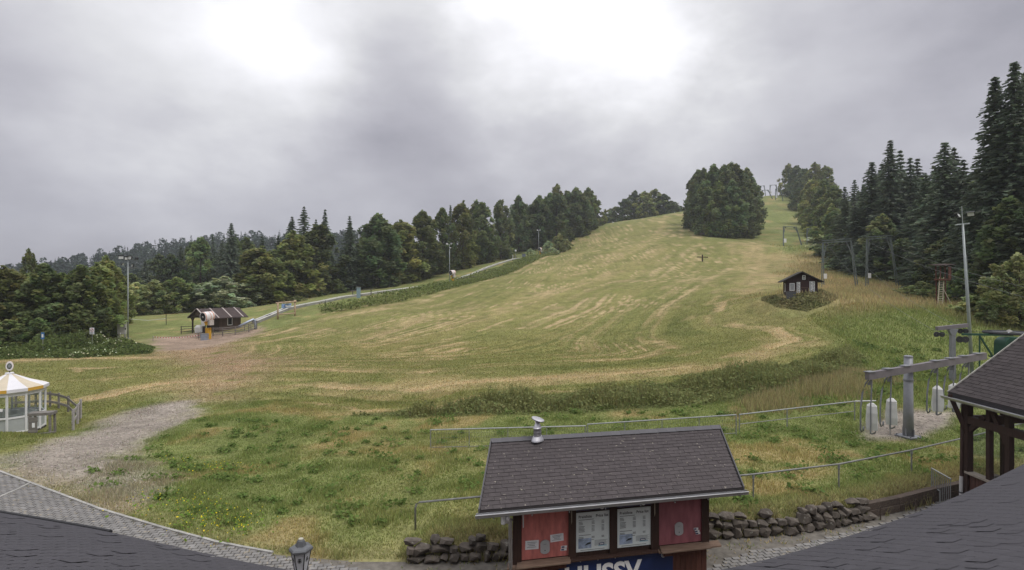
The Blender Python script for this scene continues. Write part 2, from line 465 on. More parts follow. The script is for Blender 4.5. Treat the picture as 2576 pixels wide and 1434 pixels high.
def mixc(c, a, col):
    return c * (1 - a[:, None]) + np.array(col)[None] * a[:, None]
def ground_color(x, y):
    """own colour of the turf, hay, gravel and soil at a place"""
    x = np.asarray(x, float).ravel(); y = np.asarray(y, float).ravel()
    n1 = fbm(x, y, 9.0, 21); n2 = fbm(x, y, 2.2, 41); n3 = fbm(x, y, 30.0, 61); n4 = fbm(x, y, 0.9, 81, 3)
    c = np.tile(np.array((0.175, 0.195, 0.072)), (len(x), 1))              # rough lawn
    c = mixc(c, sstep(0.50, 0.75, n1) * 0.6, (0.235, 0.215, 0.092))
    c = mixc(c, sstep(0.56, 0.74, n2) * 0.75, (0.31, 0.235, 0.115))
    c = mixc(c, sstep(0.50, 0.25, n2) * 0.6, (0.125, 0.150, 0.048))
    s = polydist(MEADOW, x, y)
    far0 = sstep(60, 130, y) * sstep(10, 40, x)
    inn = sstep(-0.6 - 5 * far0, 0.8 + 5 * far0, s + (n2 - 0.5) * (3 + 12 * far0))
    m = np.tile(np.array((0.212, 0.202, 0.076)), (len(x), 1))               # mown slope
    m = mixc(m, sstep(0.42, 0.66, n3) * 0.55, (0.185, 0.180, 0.066))
    wgt = sstep(24, 7, s)                                                   # swaths follow the edge of the meadow, then run up the slope
    sw = s * wgt + (x * 0.873 - y * 0.487) * (1 - wgt) + (fbm(x, y, 26.0, 5) - 0.5) * 6 + (n2 - 0.5) * 0.7
    st = vn(sw * 1.0, sw * 0 + 3, 1.35, 7); st2 = vn(sw, sw * 0 + 9, 3.6, 8)
    far = sstep(60, 150, y)
    m = mixc(m, sstep(0.45, 0.85, st2) * 0.45, (0.265, 0.225, 0.10))
    m = mixc(m, sstep(0.52, 0.22, st2) * 0.55, (0.150, 0.160, 0.055))
    hay = sstep(0.56, 0.80, st) * sstep(0.38, 0.62, fbm(x, y, 11.0, 91) + (n2 - 0.5) * 0.5)
    hay = hay * (0.55 + 0.45 * sstep(40, 14, s))
    ln1 = sstep(0.60, 0.74, vn(sw + (n4 - .5) * .8, sw * 0 + 31, 0.55, 71)) * sstep(0.44, 0.58, fbm(x, y, 8.0, 191))
    m = mixc(m, ln1 * 0.9, (0.42, 0.32, 0.185))
    ln2 = sstep(0.62, 0.74, vn(sw + (n4 - .5) * .8, sw * 0 + 57, 0.7, 73)) * sstep(0.42, 0.58, fbm(x, y, 9.0, 291))
    m = mixc(m, ln2 * 0.7, (0.115, 0.13, 0.042))
    m = mixc(m, hay * 0.5, (0.38, 0.29, 0.16))
    xr, yr = x * .86 - y * .5, x * .5 + y * .86
    hay2 = sstep(0.58, 0.76, fbm(xr, yr * 0.28, 2.6, 33)) * sstep(0.42, 0.62, n1)
    m = mixc(m, hay2 * 0.55, (0.36, 0.275, 0.155))
    m = mixc(m, sstep(0.40, 0.2, n2) * 0.5, (0.115, 0.135, 0.038))
    # rows of cut hay along the upper right of the slope and trodden ground at the lower left
    P = np.array(at(1905, 690, 100)[:2]) if False else None
    c = c * (1 - inn[:, None]) + m * inn[:, None]
    for poly, col, soft, k in ((HAYR, (0.38, 0.29, 0.155), 5.0, 0.62), (HAYL, (0.315, 0.228, 0.15), 4.0, 0.92), (HAYB, (0.40, 0.30, 0.175), 0.7, 0.75), (HAYM, (0.36, 0.28, 0.15), 2.5, 0.55)):
        q = polydist(poly, x, y)
        c = mixc(c, sstep(-soft, soft, q + (n1 - 0.5) * soft * 1.5) * sstep(0.30 - (0.14 if poly is HAYL else 0), 0.62 - (0.14 if poly is HAYL else 0), fbm(x, y, 1.6, 77) + (st - 0.5) * 0.35) * k, col)
    dry = sstep(-10, 5, polydist(DRY, x, y) + (n1 - 0.5) * 14)
    c = mixc(c, dry * (0.45 + 0.5 * n2), (0.29, 0.225, 0.115))
    lu = sstep(-2.5, 1.5, polydist(LUSH, x, y) + (n2 - 0.5) * 4)
    lc = mixc(np.tile(np.array((0.165, 0.185, 0.066)), (len(x), 1)), sstep(0.5, 0.3, n2) * 0.6, (0.11, 0.14, 0.045))
    c = c * (1 - lu[:, None]) + lc * lu[:, None]
    bk = sstep(-0.5, 0.4, polydist(BANK, x, y))
    c = mixc(c, bk * 0.85, (0.10, 0.115, 0.045))
    # woodland floor beyond the meadows
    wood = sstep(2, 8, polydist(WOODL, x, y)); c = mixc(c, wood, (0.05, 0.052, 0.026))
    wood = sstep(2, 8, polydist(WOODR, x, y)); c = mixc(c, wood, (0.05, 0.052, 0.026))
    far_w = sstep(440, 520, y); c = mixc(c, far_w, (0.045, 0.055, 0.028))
    g = polydist(GRAVEL, x, y)
    gm = sstep(-1.1, 0.7, g + (n2 - 0.5) * 3.2)
    gc = np.tile(np.array((0.27, 0.236, 0.202)), (len(x), 1)) * (0.78 + 0.45 * n4)[:, None]
    gc = mixc(gc, sstep(0.52, 0.72, n2) * sstep(0.4, 0.6, n1) * 0.65, (0.20, 0.19, 0.09))
    c = c * (1 - gm[:, None]) + gc * gm[:, None]
    gm = sstep(-1.2, 0.9, polydist(GRAV2, x, y) + (n2 - 0.5) * 4.5) * 0.72
    c = c * (1 - gm[:, None]) + gc * gm[:, None]
    gm = sstep(-0.5, 0.4, polydist(PAD, x, y) + (n2 - 0.5) * 1.6)
    c = c * (1 - gm[:, None]) + gc * gm[:, None]
    mu = sstep(-1.5, 1.5, polydist(MUD, x, y) + (n2 - 0.5) * 4)
    mc = np.tile(np.array((0.285, 0.215, 0.165)), (len(x), 1)) * (0.75 + 0.5 * n2)[:, None]
    c = c * (1 - mu[:, None]) + mc * mu[:, None]
    near = y < 30
    if near.any():
        e = np.full(len(x), -50.0); e[near] = polydist(WALK, x[near], y[near])
        straw = sstep(-1.3, -0.3, e) * sstep(0.30, 0.62, n2 + 0.12) * (y < 30)
        c = mixc(c, straw * (0.35 + 0.4 * sstep(-4, 2, x)), (0.31, 0.25, 0.14))
    return c
HAYR = onpoly([(1830, 612), (1925, 612), (1950, 660), (1965, 730), (1900, 740), (1880, 690)])
HAYL = onpoly([(400, 884), (560, 864), (620, 885), (740, 900), (700, 945), (560, 1000), (440, 1008), (470, 950), (440, 915)])
HAYB = onpoly([(840, 1036), (1060, 1028), (1190, 1000), (1200, 1008), (1110, 1034), (860, 1042)])
HAYM = onpoly([(900, 955), (1150, 940), (1700, 925), (1880, 900), (1930, 850), (1960, 850), (1900, 918), (1700, 942), (1200, 980), (950, 985)])
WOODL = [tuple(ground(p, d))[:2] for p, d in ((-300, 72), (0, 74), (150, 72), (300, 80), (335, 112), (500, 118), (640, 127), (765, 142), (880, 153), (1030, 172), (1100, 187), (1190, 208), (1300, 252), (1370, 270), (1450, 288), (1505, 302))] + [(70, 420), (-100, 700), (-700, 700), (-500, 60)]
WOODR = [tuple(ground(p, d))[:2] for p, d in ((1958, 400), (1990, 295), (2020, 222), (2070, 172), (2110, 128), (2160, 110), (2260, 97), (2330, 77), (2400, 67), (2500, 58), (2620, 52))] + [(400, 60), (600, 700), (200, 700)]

def axis(fine_lo, fine_hi, step, lo, hi, growth, biggest):
    a = list(np.arange(fine_lo, fine_hi + 1e-6, step))
    s = step
    while a[-1] < hi:
        s = min(s * growth, biggest); a.append(a[-1] + s)
    s = step; b = [fine_lo]
    while b[-1] > lo:
        s = min(s * growth, biggest); b.append(b[-1] - s)
    return np.array(b[1:][::-1] + a)
gx = axis(-46, 46, 0.45, -900, 900, 1.045, 12)
gy = axis(11, 72, 0.40, -30, 900, 1.03, 9)
GX, GY = np.meshgrid(gx, gy)
GZ = height(GX, GY)
nx, ny = len(gx), len(gy)
me = bpy.data.meshes.new('ground')
me.vertices.add(nx * ny)
me.vertices.foreach_set('co', np.stack([GX, GY, GZ], -1).reshape(-1).astype(np.float32))
ii, jj = np.meshgrid(np.arange(nx - 1), np.arange(ny - 1))
q = (jj * nx + ii).ravel()
quad = np.stack([q, q + 1, q + 1 + nx, q + nx], 1).astype(np.int32)
me.loops.add(len(quad) * 4); me.loops.foreach_set('vertex_index', quad.ravel())
me.polygons.add(len(quad)); me.polygons.foreach_set('loop_start', np.arange(0, len(quad) * 4, 4, dtype=np.int32))
me.update(calc_edges=True); me.shade_smooth()
ca = me.color_attributes.new('tint', 'FLOAT_COLOR', 'POINT')
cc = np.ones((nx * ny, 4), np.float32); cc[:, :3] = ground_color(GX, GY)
ca.data.foreach_set('color', cc.ravel())

gm_ = bpy.data.materials.new('turf'); gm_.use_nodes = True
t = gm_.node_tree; t.nodes.clear()
o = t.nodes.new('ShaderNodeOutputMaterial'); p = t.nodes.new('ShaderNodeBsdfPrincipled'); t.links.new(p.outputs[0], o.inputs[0])
p.inputs['Roughness'].default_value = 0.95; p.inputs['Specular IOR Level'].default_value = 0.05
a = t.nodes.new('ShaderNodeAttribute'); a.attribute_name = 'tint'
g = t.nodes.new('ShaderNodeNewGeometry')
def gnoise(scale, stretch=(1, 1, 1), rot=0.0, detail=6):
    mp = t.nodes.new('ShaderNodeMapping'); mp.inputs['Scale'].default_value = stretch; mp.inputs['Rotation'].default_value = (0, 0, rot)
    t.links.new(g.outputs['Position'], mp.inputs[0])
    n = t.nodes.new('ShaderNodeTexNoise'); n.inputs['Scale'].default_value = scale; n.inputs['Detail'].default_value = detail; n.inputs['Roughness'].default_value = 0.62
    t.links.new(mp.outputs[0], n.inputs['Vector']); return n.outputs['Fac']
def mapr(v, a0, a1, b0, b1):
    n = t.nodes.new('ShaderNodeMapRange'); n.inputs['From Min'].default_value = a0; n.inputs['From Max'].default_value = a1; n.inputs['To Min'].default_value = b0; n.inputs['To Max'].default_value = b1
    t.links.new(v, n.inputs['Value']); return n.outputs[0]
def mul(x_, y_):
    n = t.nodes.new('ShaderNodeMath'); n.operation = 'MULTIPLY'; t.links.new(x_, n.inputs[0]); t.links.new(y_, n.inputs[1]); return n.outputs[0]
fine = mapr(gnoise(5.5), 0.3, 0.7, 0.62, 1.38)
mid = mapr(gnoise(0.75, (1, 1, 1), 0, 5), 0.3, 0.7, 0.78, 1.22)
wide = mapr(gnoise(0.16, (0.5, 1.2, 1), 0.5, 5), 0.3, 0.7, 0.86, 1.14)
hs = t.nodes.new('ShaderNodeHueSaturation'); t.links.new(a.outputs['Color'], hs.inputs['Color']); t.links.new(mul(mul(fine, mid), wide), hs.inputs['Value'])
t.links.new(hs.outputs[0], p.inputs['Base Color'])
bp = t.nodes.new('ShaderNodeBump'); bp.inputs['Strength'].default_value = 0.5; bp.inputs['Distance'].default_value = 0.12
t.links.new(gnoise(3.0), bp.inputs['Height']); t.links.new(bp.outputs[0], p.inputs['Normal'])
me.materials.append(gm_)
ground_ob = tag(inst('ground', me), 'grassy ground of the ski slope and lawn', None, None, 'structure')

# ================================================================ paved walk
m_joint = mat('paving_joint_soil', (0.165, 0.15, 0.13), 0.95, 0.35, 5, coords='World')
m_paver = mat('grey_paver', (0.205, 0.197, 0.190), 0.85, 0.22, 3.0, bump=0.3, coords='World', col2=(0.30, 0.26, 0.20), thr=0.60)
PAVE = [flat(*p) for p in ((-700, 1100), (-300, 1130), (0, 1190), (75, 1218), (250, 1284), (400, 1329), (550, 1369), (700, 1397), (800, 1416), (950, 1445), (1300, 1490), (1700, 1460), (1790, 1428), (1850, 1398), (2000, 1374), (2150, 1338), (2300, 1290), (2400, 1254), (2480, 1240), (2620, 1205))]
PAVE = PAVE + [(34, 13), (34, 7.2), (10.5, 7.2), (4, 9.5), (-4, 9.5), (-9.5, 7.6), (-34, 8)]
mb = MB(); mb.prism([(x, y) for x, y in EDGE] + [(40, 14), (40, 4), (-40, 4)], 'Z', -0.12, -0.02)
walk = tag(mb.build('walkway', m_joint), 'paved walk bending round the house', None, None, 'structure')
pw, pl = 0.225, 0.145
bone = [(-.5, -.36), (-.30, -.5), (-.05, -.40), (.18, -.5), (.5, -.40), (.44, 0), (.5, .36), (.30, .5), (.05, .40), (-.18, .5), (-.5, .40), (-.44, 0)]
bone = [(x * (pw - 0.012), y * (pl - 0.010)) for x, y in bone]
paver_me = MB().prism(bone, 'Z', -0.035, 0.0).mesh('paver', m_paver)
cells = []
ang = R(8)
ca_, sa_ = math.cos(ang), math.sin(ang)
for r in range(-20, 190):
    for c in range(-140, 150):
        lx = c * pw + (pw / 2 if r % 2 else 0); ly = r * pl
        X = lx * ca_ - ly * sa_ - 2; Y = lx * sa_ + ly * ca_ + 9
        cells.append((X, Y))
cells = np.array(cells)
u_ = cells[:, 0] / cells[:, 1] * FOC + 512; v_ = 285 + CAMZ / cells[:, 1] * FOC
roofv = np.interp(u_, [0, 107, 199, 286, 727, 835, 966, 1024], [512, 530, 552, 572, 572, 540, 494, 460])
seen = (u_ > -40) & (u_ < 1064) & (v_ < roofv + 22) & (cells[:, 1] > 7)
cells = cells[seen]; u_ = u_[seen]; v_ = v_[seen]; roofv = roofv[seen]
pd = polydist(PAVE, cells[:, 0], cells[:, 1])
edge_keep = pd > -0.05 + 0.16 * (vn(cells[:, 0], cells[:, 1], 0.5, 5) - 0.3)
cells = cells[edge_keep]; u_ = u_[edge_keep]; v_ = v_[edge_keep]; roofv = roofv[edge_keep]
vis = (u_ > 0) & (u_ < 1024) & (v_ < roofv) & (v_ < 570)
rank = np.argsort(np.where(vis, cells[:, 1], 999))
rest = MB()
for k, i in enumerate(rank):
    X, Y = cells[i]; z = random.uniform(-0.004, 0.006); rz = ang + random.uniform(-.04, .04)
    tx, ty = random.uniform(-.02, .02), random.uniform(-.02, .02)
    if k < 300 and vis[i]:
        inst('paver', paver_me, walk, (X, Y, z + 0.012), (tx, ty, rz))
    else:
        cr, sr = math.cos(rz), math.sin(rz)
        n = len(bone)
        vs = [(X + x * cr - y * sr, Y + x * sr + y * cr, z + 0.012 + x * ty + y * tx) for x, y in bone] + [(X + x * cr - y * sr, Y + x * sr + y * cr, -0.022) for x, y in bone]
        rest.add(vs, [tuple(range(n))] + [(i2, (i2 + 1) % n, n + (i2 + 1) % n, n + i2) for i2 in range(n)])
tag(rest.build('paver_field', m_paver, walk), None, None, None, 'stuff')
# pale kerb stones along the left edge and across the paving
m_kerb = mat('pale_kerb_stone', (0.34, 0.33, 0.31), 0.85, 0.2, 4, coords='World')
kme = MB().span((-0.245, -0.04, -0.05), (0.245, 0.04, 0.035)).mesh('kerb_stone', m_kerb)
def along(pts, step):
    out = []; rem = 0
    for a, b in zip(pts[:-1], pts[1:]):
        a, b = Vector(a), Vector(b); L = (b - a).length; s = rem
        while s < L:
            out.append((a + (b - a) * (s / L), math.atan2((b - a).y, (b - a).x))); s += step
        rem = s - L
    return out
for (p_, a_) in along([flat(*p) for p in ((0, 1187), (75, 1215), (250, 1281), (400, 1326), (550, 1366), (700, 1394))], 0.5):
    inst('kerb_stone', kme, walk, (p_.x, p_.y, 0.004), (0, 0, a_ + random.uniform(-.03, .03)))
for (p_, a_) in along([flat(*p) for p in ((0, 1251), (40, 1234), (72, 1218))], 0.5):
    inst('kerb_stone', kme, walk, (p_.x, p_.y, 0.004), (0, 0, a_))

# ================================================================ house roof in the foreground
m_shing = mat('bitumen_shingle_black', (0.064, 0.061, 0.070), 0.9, 0.09, 9.0, bump=0.35, coords='World', spec=0.25)
m_drip = mat('black_drip_edge', (0.02, 0.02, 0.022), 0.6, 0.1)
EZ = 4.0
def roof_edge(px, py, z=EZ):
    d = (CAMZ - z) * FOC / (py * SY - 285); return Vector((xat(px, d), d, z))
eave = [roof_edge(*p) for p in ((-420, 1225), (-200, 1255), (0, 1290), (270, 1336), (500, 1390), (720, 1436), (1000, 1470), (1290, 1484), (1560, 1472), (1830, 1436), (2100, 1361), (2270, 1305), (2430, 1240), (2576, 1168), (2700, 1100))]
# smooth and evenly spaced
def resample(pts, n):
    P = [Vector(p) for p in pts]; L = [0]
    for a, b in zip(P[:-1], P[1:]): L.append(L[-1] + (b - a).length)
    out = []
    for k in range(n):
        s = L[-1] * k / (n - 1); i = max(j for j in range(len(L) - 1) if L[j] <= s + 1e-9); f = (s - L[i]) / (L[i + 1] - L[i]); out.append(P[i].lerp(P[i + 1], f))
    return out, L[-1]
def smooth(P, it):
    P = [p.copy() for p in P]
    for _ in range(it):
        P = [P[0]] + [(P[i - 1] + P[i] * 2 + P[i + 1]) / 4 for i in range(1, len(P) - 1)] + [P[-1]]
    return P
ev, evL = resample(eave, 90); ev = smooth(ev, 6)
top = [Vector((p.x * 0.42, 0.35 + 0.10 * (p.y - 5), 6.15)) for p in ev]
house = thing('lodge_house', (0, 3.0, 0), 0, 'dark shingled lodge roof sweeping across the bottom of the picture', 'building')
def H(p): return Vector(p) - Vector((0, 3.0, 0))
mb = MB()
nE = len(ev)
vs = [H(p) - Vector((0, 0, 0.02)) for p in ev] + [H(p) - Vector((0, 0, 0.02)) for p in top] + [H(p) - Vector((0, 0, 0.16)) for p in ev] + [H(p) - Vector((0, 0, 0.16)) for p in top]
fs = []
for i in range(nE - 1):
    fs += [(i, i + 1, nE + i + 1, nE + i), (2 * nE + i, 3 * nE + i, 3 * nE + i + 1, 2 * nE + i + 1), (i, 2 * nE + i, 2 * nE + i + 1, i + 1)]
fs += [(0, nE, 3 * nE, 2 * nE), (nE - 1, 3 * nE - 1 - 0 * nE, 4 * nE - 1, 2 * nE - 1)]
mb.add(vs, fs); mb.build('roof_deck', m_shing, house)
m_hwall = mat('brown_house_boards', (0.11, 0.06, 0.04), 0.8, 0.25, 4, stretch=(8, 8, 1))
mb = MB()
wl_ = [H((p.x * 0.93, p.y - 0.75, 0)) for p in ev]
vs = [(p.x, p.y, 0.0) for p in wl_] + [(p.x, p.y, EZ + 0.05) for p in wl_]
mb.add(vs, [(i, i + 1, nE + i + 1, nE + i) for i in range(nE - 1)])
mb.build('house_wall', m_hwall, house)
EXPO, TABW = 0.145, 0.215
tab_me = MB().add([(-TABW / 2 + .004, -0.17, 0.0), (TABW / 2 - .004, -0.17, 0.0), (TABW / 2 - .004, 0.0, 0.0016), (-TABW / 2 + .004, 0.0, 0.0016),
                   (-TABW / 2 + .004, 0.0, 0.0), (TABW / 2 - .004, 0.0, 0.0)], [(0, 1, 2, 3), (3, 2, 5, 4), (0, 3, 4), (1, 5, 2)]).mesh('shingle', m_shing)
tabs = []
slope_len = sum(((top[i] - ev[i]).length for i in range(nE))) / nE
for r in range(int(slope_len / EXPO) - 1):
    off = (r % 3) * TABW / 3
    nt = int(evL / TABW)
    for c in range(nt):
        s = (c * TABW + off) / evL
        if s >= 0.999: continue
        f = s * (nE - 1); i = int(f); g_ = f - i
        e = ev[i].lerp(ev[min(i + 1, nE - 1)], g_); tp = top[i].lerp(top[min(i + 1, nE - 1)], g_)
        upv = (tp - e); L = upv.length
        pos = e + upv * ((r * EXPO) / L)
        tan = (ev[min(i + 1, nE - 1)] - ev[max(i - 1, 0)]).lerp(top[min(i + 1, nE - 1)] - top[max(i - 1, 0)], r * EXPO / L).normalized()
        shrink = 1 - 0.5 * (r * EXPO) / L
        if pos.y < 0.8: continue
        uu = pos.x / pos.y * FOC + 512; vv = 285 + (CAMZ - pos.z) / pos.y * FOC
        inside = -30 < uu < 1054 and vv < 600
        if not inside: continue
        nrm_ = tan.cross(upv.normalized()).normalized()
        if nrm_.z < 0: nrm_ = -nrm_
        yv = nrm_.cross(tan)
        tabs.append((pos, tan, -yv if yv.dot(upv) > 0 else yv, nrm_, shrink, (0 < uu < 1024 and vv < 570), pos.y))
tabs.sort(key=lambda q: (not q[5], q[6]))
rest = MB(); cnt = 0
for pos, tan, dn, nn, shrink, v, _ in tabs:
    m3 = Matrix((tan, dn, tan.cross(dn))).transposed()
    lift = random.uniform(0.0004, 0.001) + (random.uniform(.003, .007) if random.random() < 0.06 else 0)
    p_ = H(pos) + nn * lift
    if cnt < 300 and v:
        o = inst('shingle', tab_me, house); cnt += 1
        M4 = m3.to_4x4() @ Matrix.Diagonal((shrink, 1, 1, 1)); M4.translation = p_
        o.matrix_local = M4
    else:
        rest.add([m3 @ Vector((vv.co.x * shrink, vv.co.y, vv.co.z)) + p_ for vv in tab_me.vertices], [tuple(pp.vertices) for pp in tab_me.polygons])
tag(rest.build('shingle_field', m_shing, house), None, None, None, 'stuff')
mb = MB()
dp = [p for p in ev if p.x / p.y * FOC + 512 < 112]
mb.path([H(p) + Vector((0, 0.02, -0.012)) for p in dp], 0.032, 6)
mb.build('drip_edge', m_drip, house)

# ================================================================ lantern by the walk
m_lgrey = mat('lantern_grey_metal', (0.13, 0.135, 0.145), 0.45, 0.12, 8, metal=0.3)
m_black = mat('black_metal', (0.014, 0.014, 0.016), 0.5, 0.1)
m_opal = bpy.data.materials.new('opal_white_pane'); m_opal.use_nodes = True
_t = m_opal.node_tree; _t.nodes.clear()
_o = _t.nodes.new('ShaderNodeOutputMaterial'); _d = _t.nodes.new('ShaderNodeBsdfDiffuse'); _r = _t.nodes.new('ShaderNodeBsdfTranslucent'); _m = _t.nodes.new('ShaderNodeMixShader'); _nz = _t.nodes.new('ShaderNodeTexNoise'); _c = _t.nodes.new('ShaderNodeValToRGB')
_nz.inputs['Scale'].default_value = 9; _c.color_ramp.elements[0].color = (0.78, 0.79, 0.82, 1); _c.color_ramp.elements[1].color = (0.9, 0.9, 0.92, 1)
_t.links.new(_nz.outputs['Fac'], _c.inputs[0]); _t.links.new(_c.outputs[0], _d.inputs[0]); _t.links.new(_c.outputs[0], _r.inputs[0]); _m.inputs[0].default_value = 0.6
_t.links.new(_d.outputs[0], _m.inputs[1]); _t.links.new(_r.outputs[0], _m.inputs[2]); _t.links.new(_m.outputs[0], _o.inputs[0])
m_pale = mat('pale_fitting', (0.45, 0.43, 0.36), 0.6, 0.1)
m_emblem = mat('dark_emblem_print', (0.07, 0.07, 0.07), 0.6, 0.2, 30)
lp = at(757, 1434, 10.0)
lan = thing('street_lantern', (lp.x, lp.y, 0), R(12), 'hexagonal grey and white lantern with crests on its panes, on a post', 'street lamp')
lz = 1.86                                                                    # underside of the glass
MB().path([(0, 0, 0), (0, 0, 0.5), (0, 0, lz - 0.16)], [0.07, 0.045, 0.04], 10).build('post', m_lgrey, lan, True)
MB().lathe([(0.048, lz - 0.17), (0.05, lz - 0.05), (0.07, lz - 0.02)], n=12).build('collar', m_pale, lan)
def hexr(r, z, k): a = math.pi / 3 * k; return Vector((r * math.cos(a), r * math.sin(a), z))
zb, zt, rb, rt = lz, lz + 0.46, 0.095, 0.185
MB().lathe([(0.085, zb - 0.035), (rb + 0.012, zb - 0.02), (rb + 0.012, zb + 0.005)], n=6).build('base_ring', m_black, lan)
for k in range(6):
    a, b, c_, d_ = hexr(rb, zb, k), hexr(rb, zb, k + 1), hexr(rt, zt, k + 1), hexr(rt, zt, k)
    pane = MB().add([a, b, c_, d_] + [q * 1.0 - Vector((q.x, q.y, 0)).normalized() * 0.006 for q in (a, b, c_, d_)], [(0, 1, 2, 3), (7, 6, 5, 4), (0, 4, 5, 1), (1, 5, 6, 2), (2, 6, 7, 3), (3, 7, 4, 0)]).build('pane', m_opal, lan)
    MB().tube(a, d_, 0.010, 0.010, 5).build('frame_bar', m_black, lan)
    mid = (a + b) * 0.30 + (c_ + d_) * 0.20 + ((c_ + d_) * 0.5 - (a + b) * 0.5) * 0.22
    ux = (b - a).normalized(); uy = ((c_ + d_) - (a + b)).normalized(); un = ux.cross(uy).normalized()
    e = MB(); ring = [(0.032, 0.05), (0.037, 0.05)]
    n = 16
    for r0, r1 in ((0.0, 0.026), (0.033, 0.038)):
        vs = []
        for q in range(n):
            th = 2 * math.pi * q / n
            for rr in (r0, r1): vs.append(mid + ux * (rr * math.cos(th)) + uy * (rr * 1.1 * math.sin(th)) + un * 0.004)
        e.add(vs, [(2 * q, 2 * q + 1, 2 * ((q + 1) % n) + 1, 2 * ((q + 1) % n)) for q in range(n)])
    pts = [mid + ux * x + uy * y + un * 0.004 for x, y in ((-.022, .03), (.022, .03), (.026, .058), (.01, .046), (0, .06), (-.01, .046), (-.026, .058))]
    e.add(pts, [tuple(range(7))])
    e.build('crest', m_emblem, pane)
MB().lathe([(rt + 0.028, zt - 0.03), (rt + 0.032, zt + 0.01), (rt + 0.01, zt + 0.035), (0.115, zt + 0.06)], n=6).build('cap_rim', m_lgrey, lan)
MB().lathe([(0.105, zt + 0.055), (0.065, zt + 0.15), (0.045, zt + 0.17)], n=6).build('cap_top', m_lgrey, lan)
MB().lathe([(0.044, zt + 0.168), (0.046, zt + 0.185), (0.03, zt + 0.195)], n=10).build('finial', m_pale, lan)

# ================================================================ ticket kiosk
KZ = R(11.9)
kx, ky = 2.375 - 0.5 * 0.206, 11.9 + 0.5 * 0.979
kio = thing('ticket_kiosk', (kx, ky, 0), KZ, 'dark brown ticket kiosk with red shutters, price lists and a long shingled roof', 'kiosk')
m_kw = mat('dark_brown_timber', (0.052, 0.028, 0.021), 0.75, 0.3, 3, stretch=(14, 14, 1.2))
m_kb = mat('red_brown_board', (0.105, 0.042, 0.03), 0.75, 0.28, 3, stretch=(14, 14, 1.2))
m_red = mat('faded_red_shutter', (0.50, 0.165, 0.145), 0.6, 0.26, 3.5, stretch=(3, 1, 0.8))
m_red2 = mat('faded_dark_red_shutter', (0.34, 0.125, 0.145), 0.6, 0.26, 2.5, stretch=(3, 1, 0.8))
m_sill = mat('weathered_sill_wood', (0.20, 0.135, 0.10), 0.85, 0.3, 4, stretch=(1, 10, 10))
m_zinc = mat('zinc_gutter', (0.42, 0.42, 0.43), 0.38, 0.12, 5, metal=0.85)
m_white = mat('white_paint', (0.78, 0.78, 0.78), 0.5, 0.04)
m_paper = mat('white_paper', (0.78, 0.78, 0.80), 0.6, 0.04)
m_board = mat('price_board_print', (0.72, 0.78, 0.78), 0.35, 0.05)
m_ink = mat('dark_print_ink', (0.05, 0.055, 0.06), 0.6, 0.2)
m_inkl = mat('grey_print_ink', (0.22, 0.24, 0.25), 0.6, 0.2)
m_blue = mat('blue_banner', (0.016, 0.032, 0.115), 0.5, 0.15, 2)
m_cyan = mat('pale_blue_print', (0.30, 0.50, 0.60), 0.5, 0.1)
m_grey = mat('grey_plastic', (0.42, 0.42, 0.43), 0.45, 0.08)
m_steel = mat('stainless_steel', (0.55, 0.54, 0.57), 0.42, 0.12, 6, metal=0.75)
def kt(px, y=0.0):
    """distance along the kiosk front for a place in the photograph, on the plane y behind the front"""
    k = (px * SX - 512) / FOC
    c_, s_ = math.cos(KZ), math.sin(KZ)
    bx, by = kx - y * s_, ky + y * c_
    return (k * by - bx) / (c_ - s_ * k)
L0, L1 = kt(1290), kt(1784)
WT = 2.72
MB().span((L0 + .05, 0.10, 0), (L1 - .05, 2.65, WT)).build('wall', m_kw, kio)
ps = {'a': (L0, kt(1312)), 'b': (kt(1430), kt(1449)), 'c': (kt(1534), kt(1553)), 'd': (kt(1638), kt(1658)), 'e': (kt(1766), L1)}
for a, b in ps.values(): MB().span((a, 0.0, 1.0), (b, 0.11, WT)).build('post', m_kw, kio)
for n_, (a, b, m_) in {'red_shutter': (kt(1312), kt(1430), m_red), 'dark_red_shutter': (kt(1658), kt(1766), m_red2)}.items():
    sh = MB().span((a, 0.05, 1.08), (b, 0.085, WT)).build('shutter', m_, kio)
    cx = (a + b) / 2
    ov = MB(); prof = []
    for q in range(20):
        th = 2 * math.pi * q / 20
        prof.append((0.11 * math.cos(th), 0.08 * math.sin(th) + (0.075 if math.sin(th) > 0 else -0.075)))
    ix = kt(1371) if m_ is m_red else kt(1709); iz = 1.33 if m_ is m_red else 1.43
    sp = ov.prism([(x + ix, z + iz) for x, z in prof], 'Y', 0.025, 0.05).build('speaking_plate', m_grey, sh)
    MB().lathe([(0.012, 0.018), (0.012, 0.024)], (ix, 0, iz - 0.075), 8, 'Y').build('button', m_ink, sp)
    MB().span((ix - .035, 0.021, iz + .06), (ix + .035, 0.024, iz + .066)).build('print_line', m_inkl, sp)
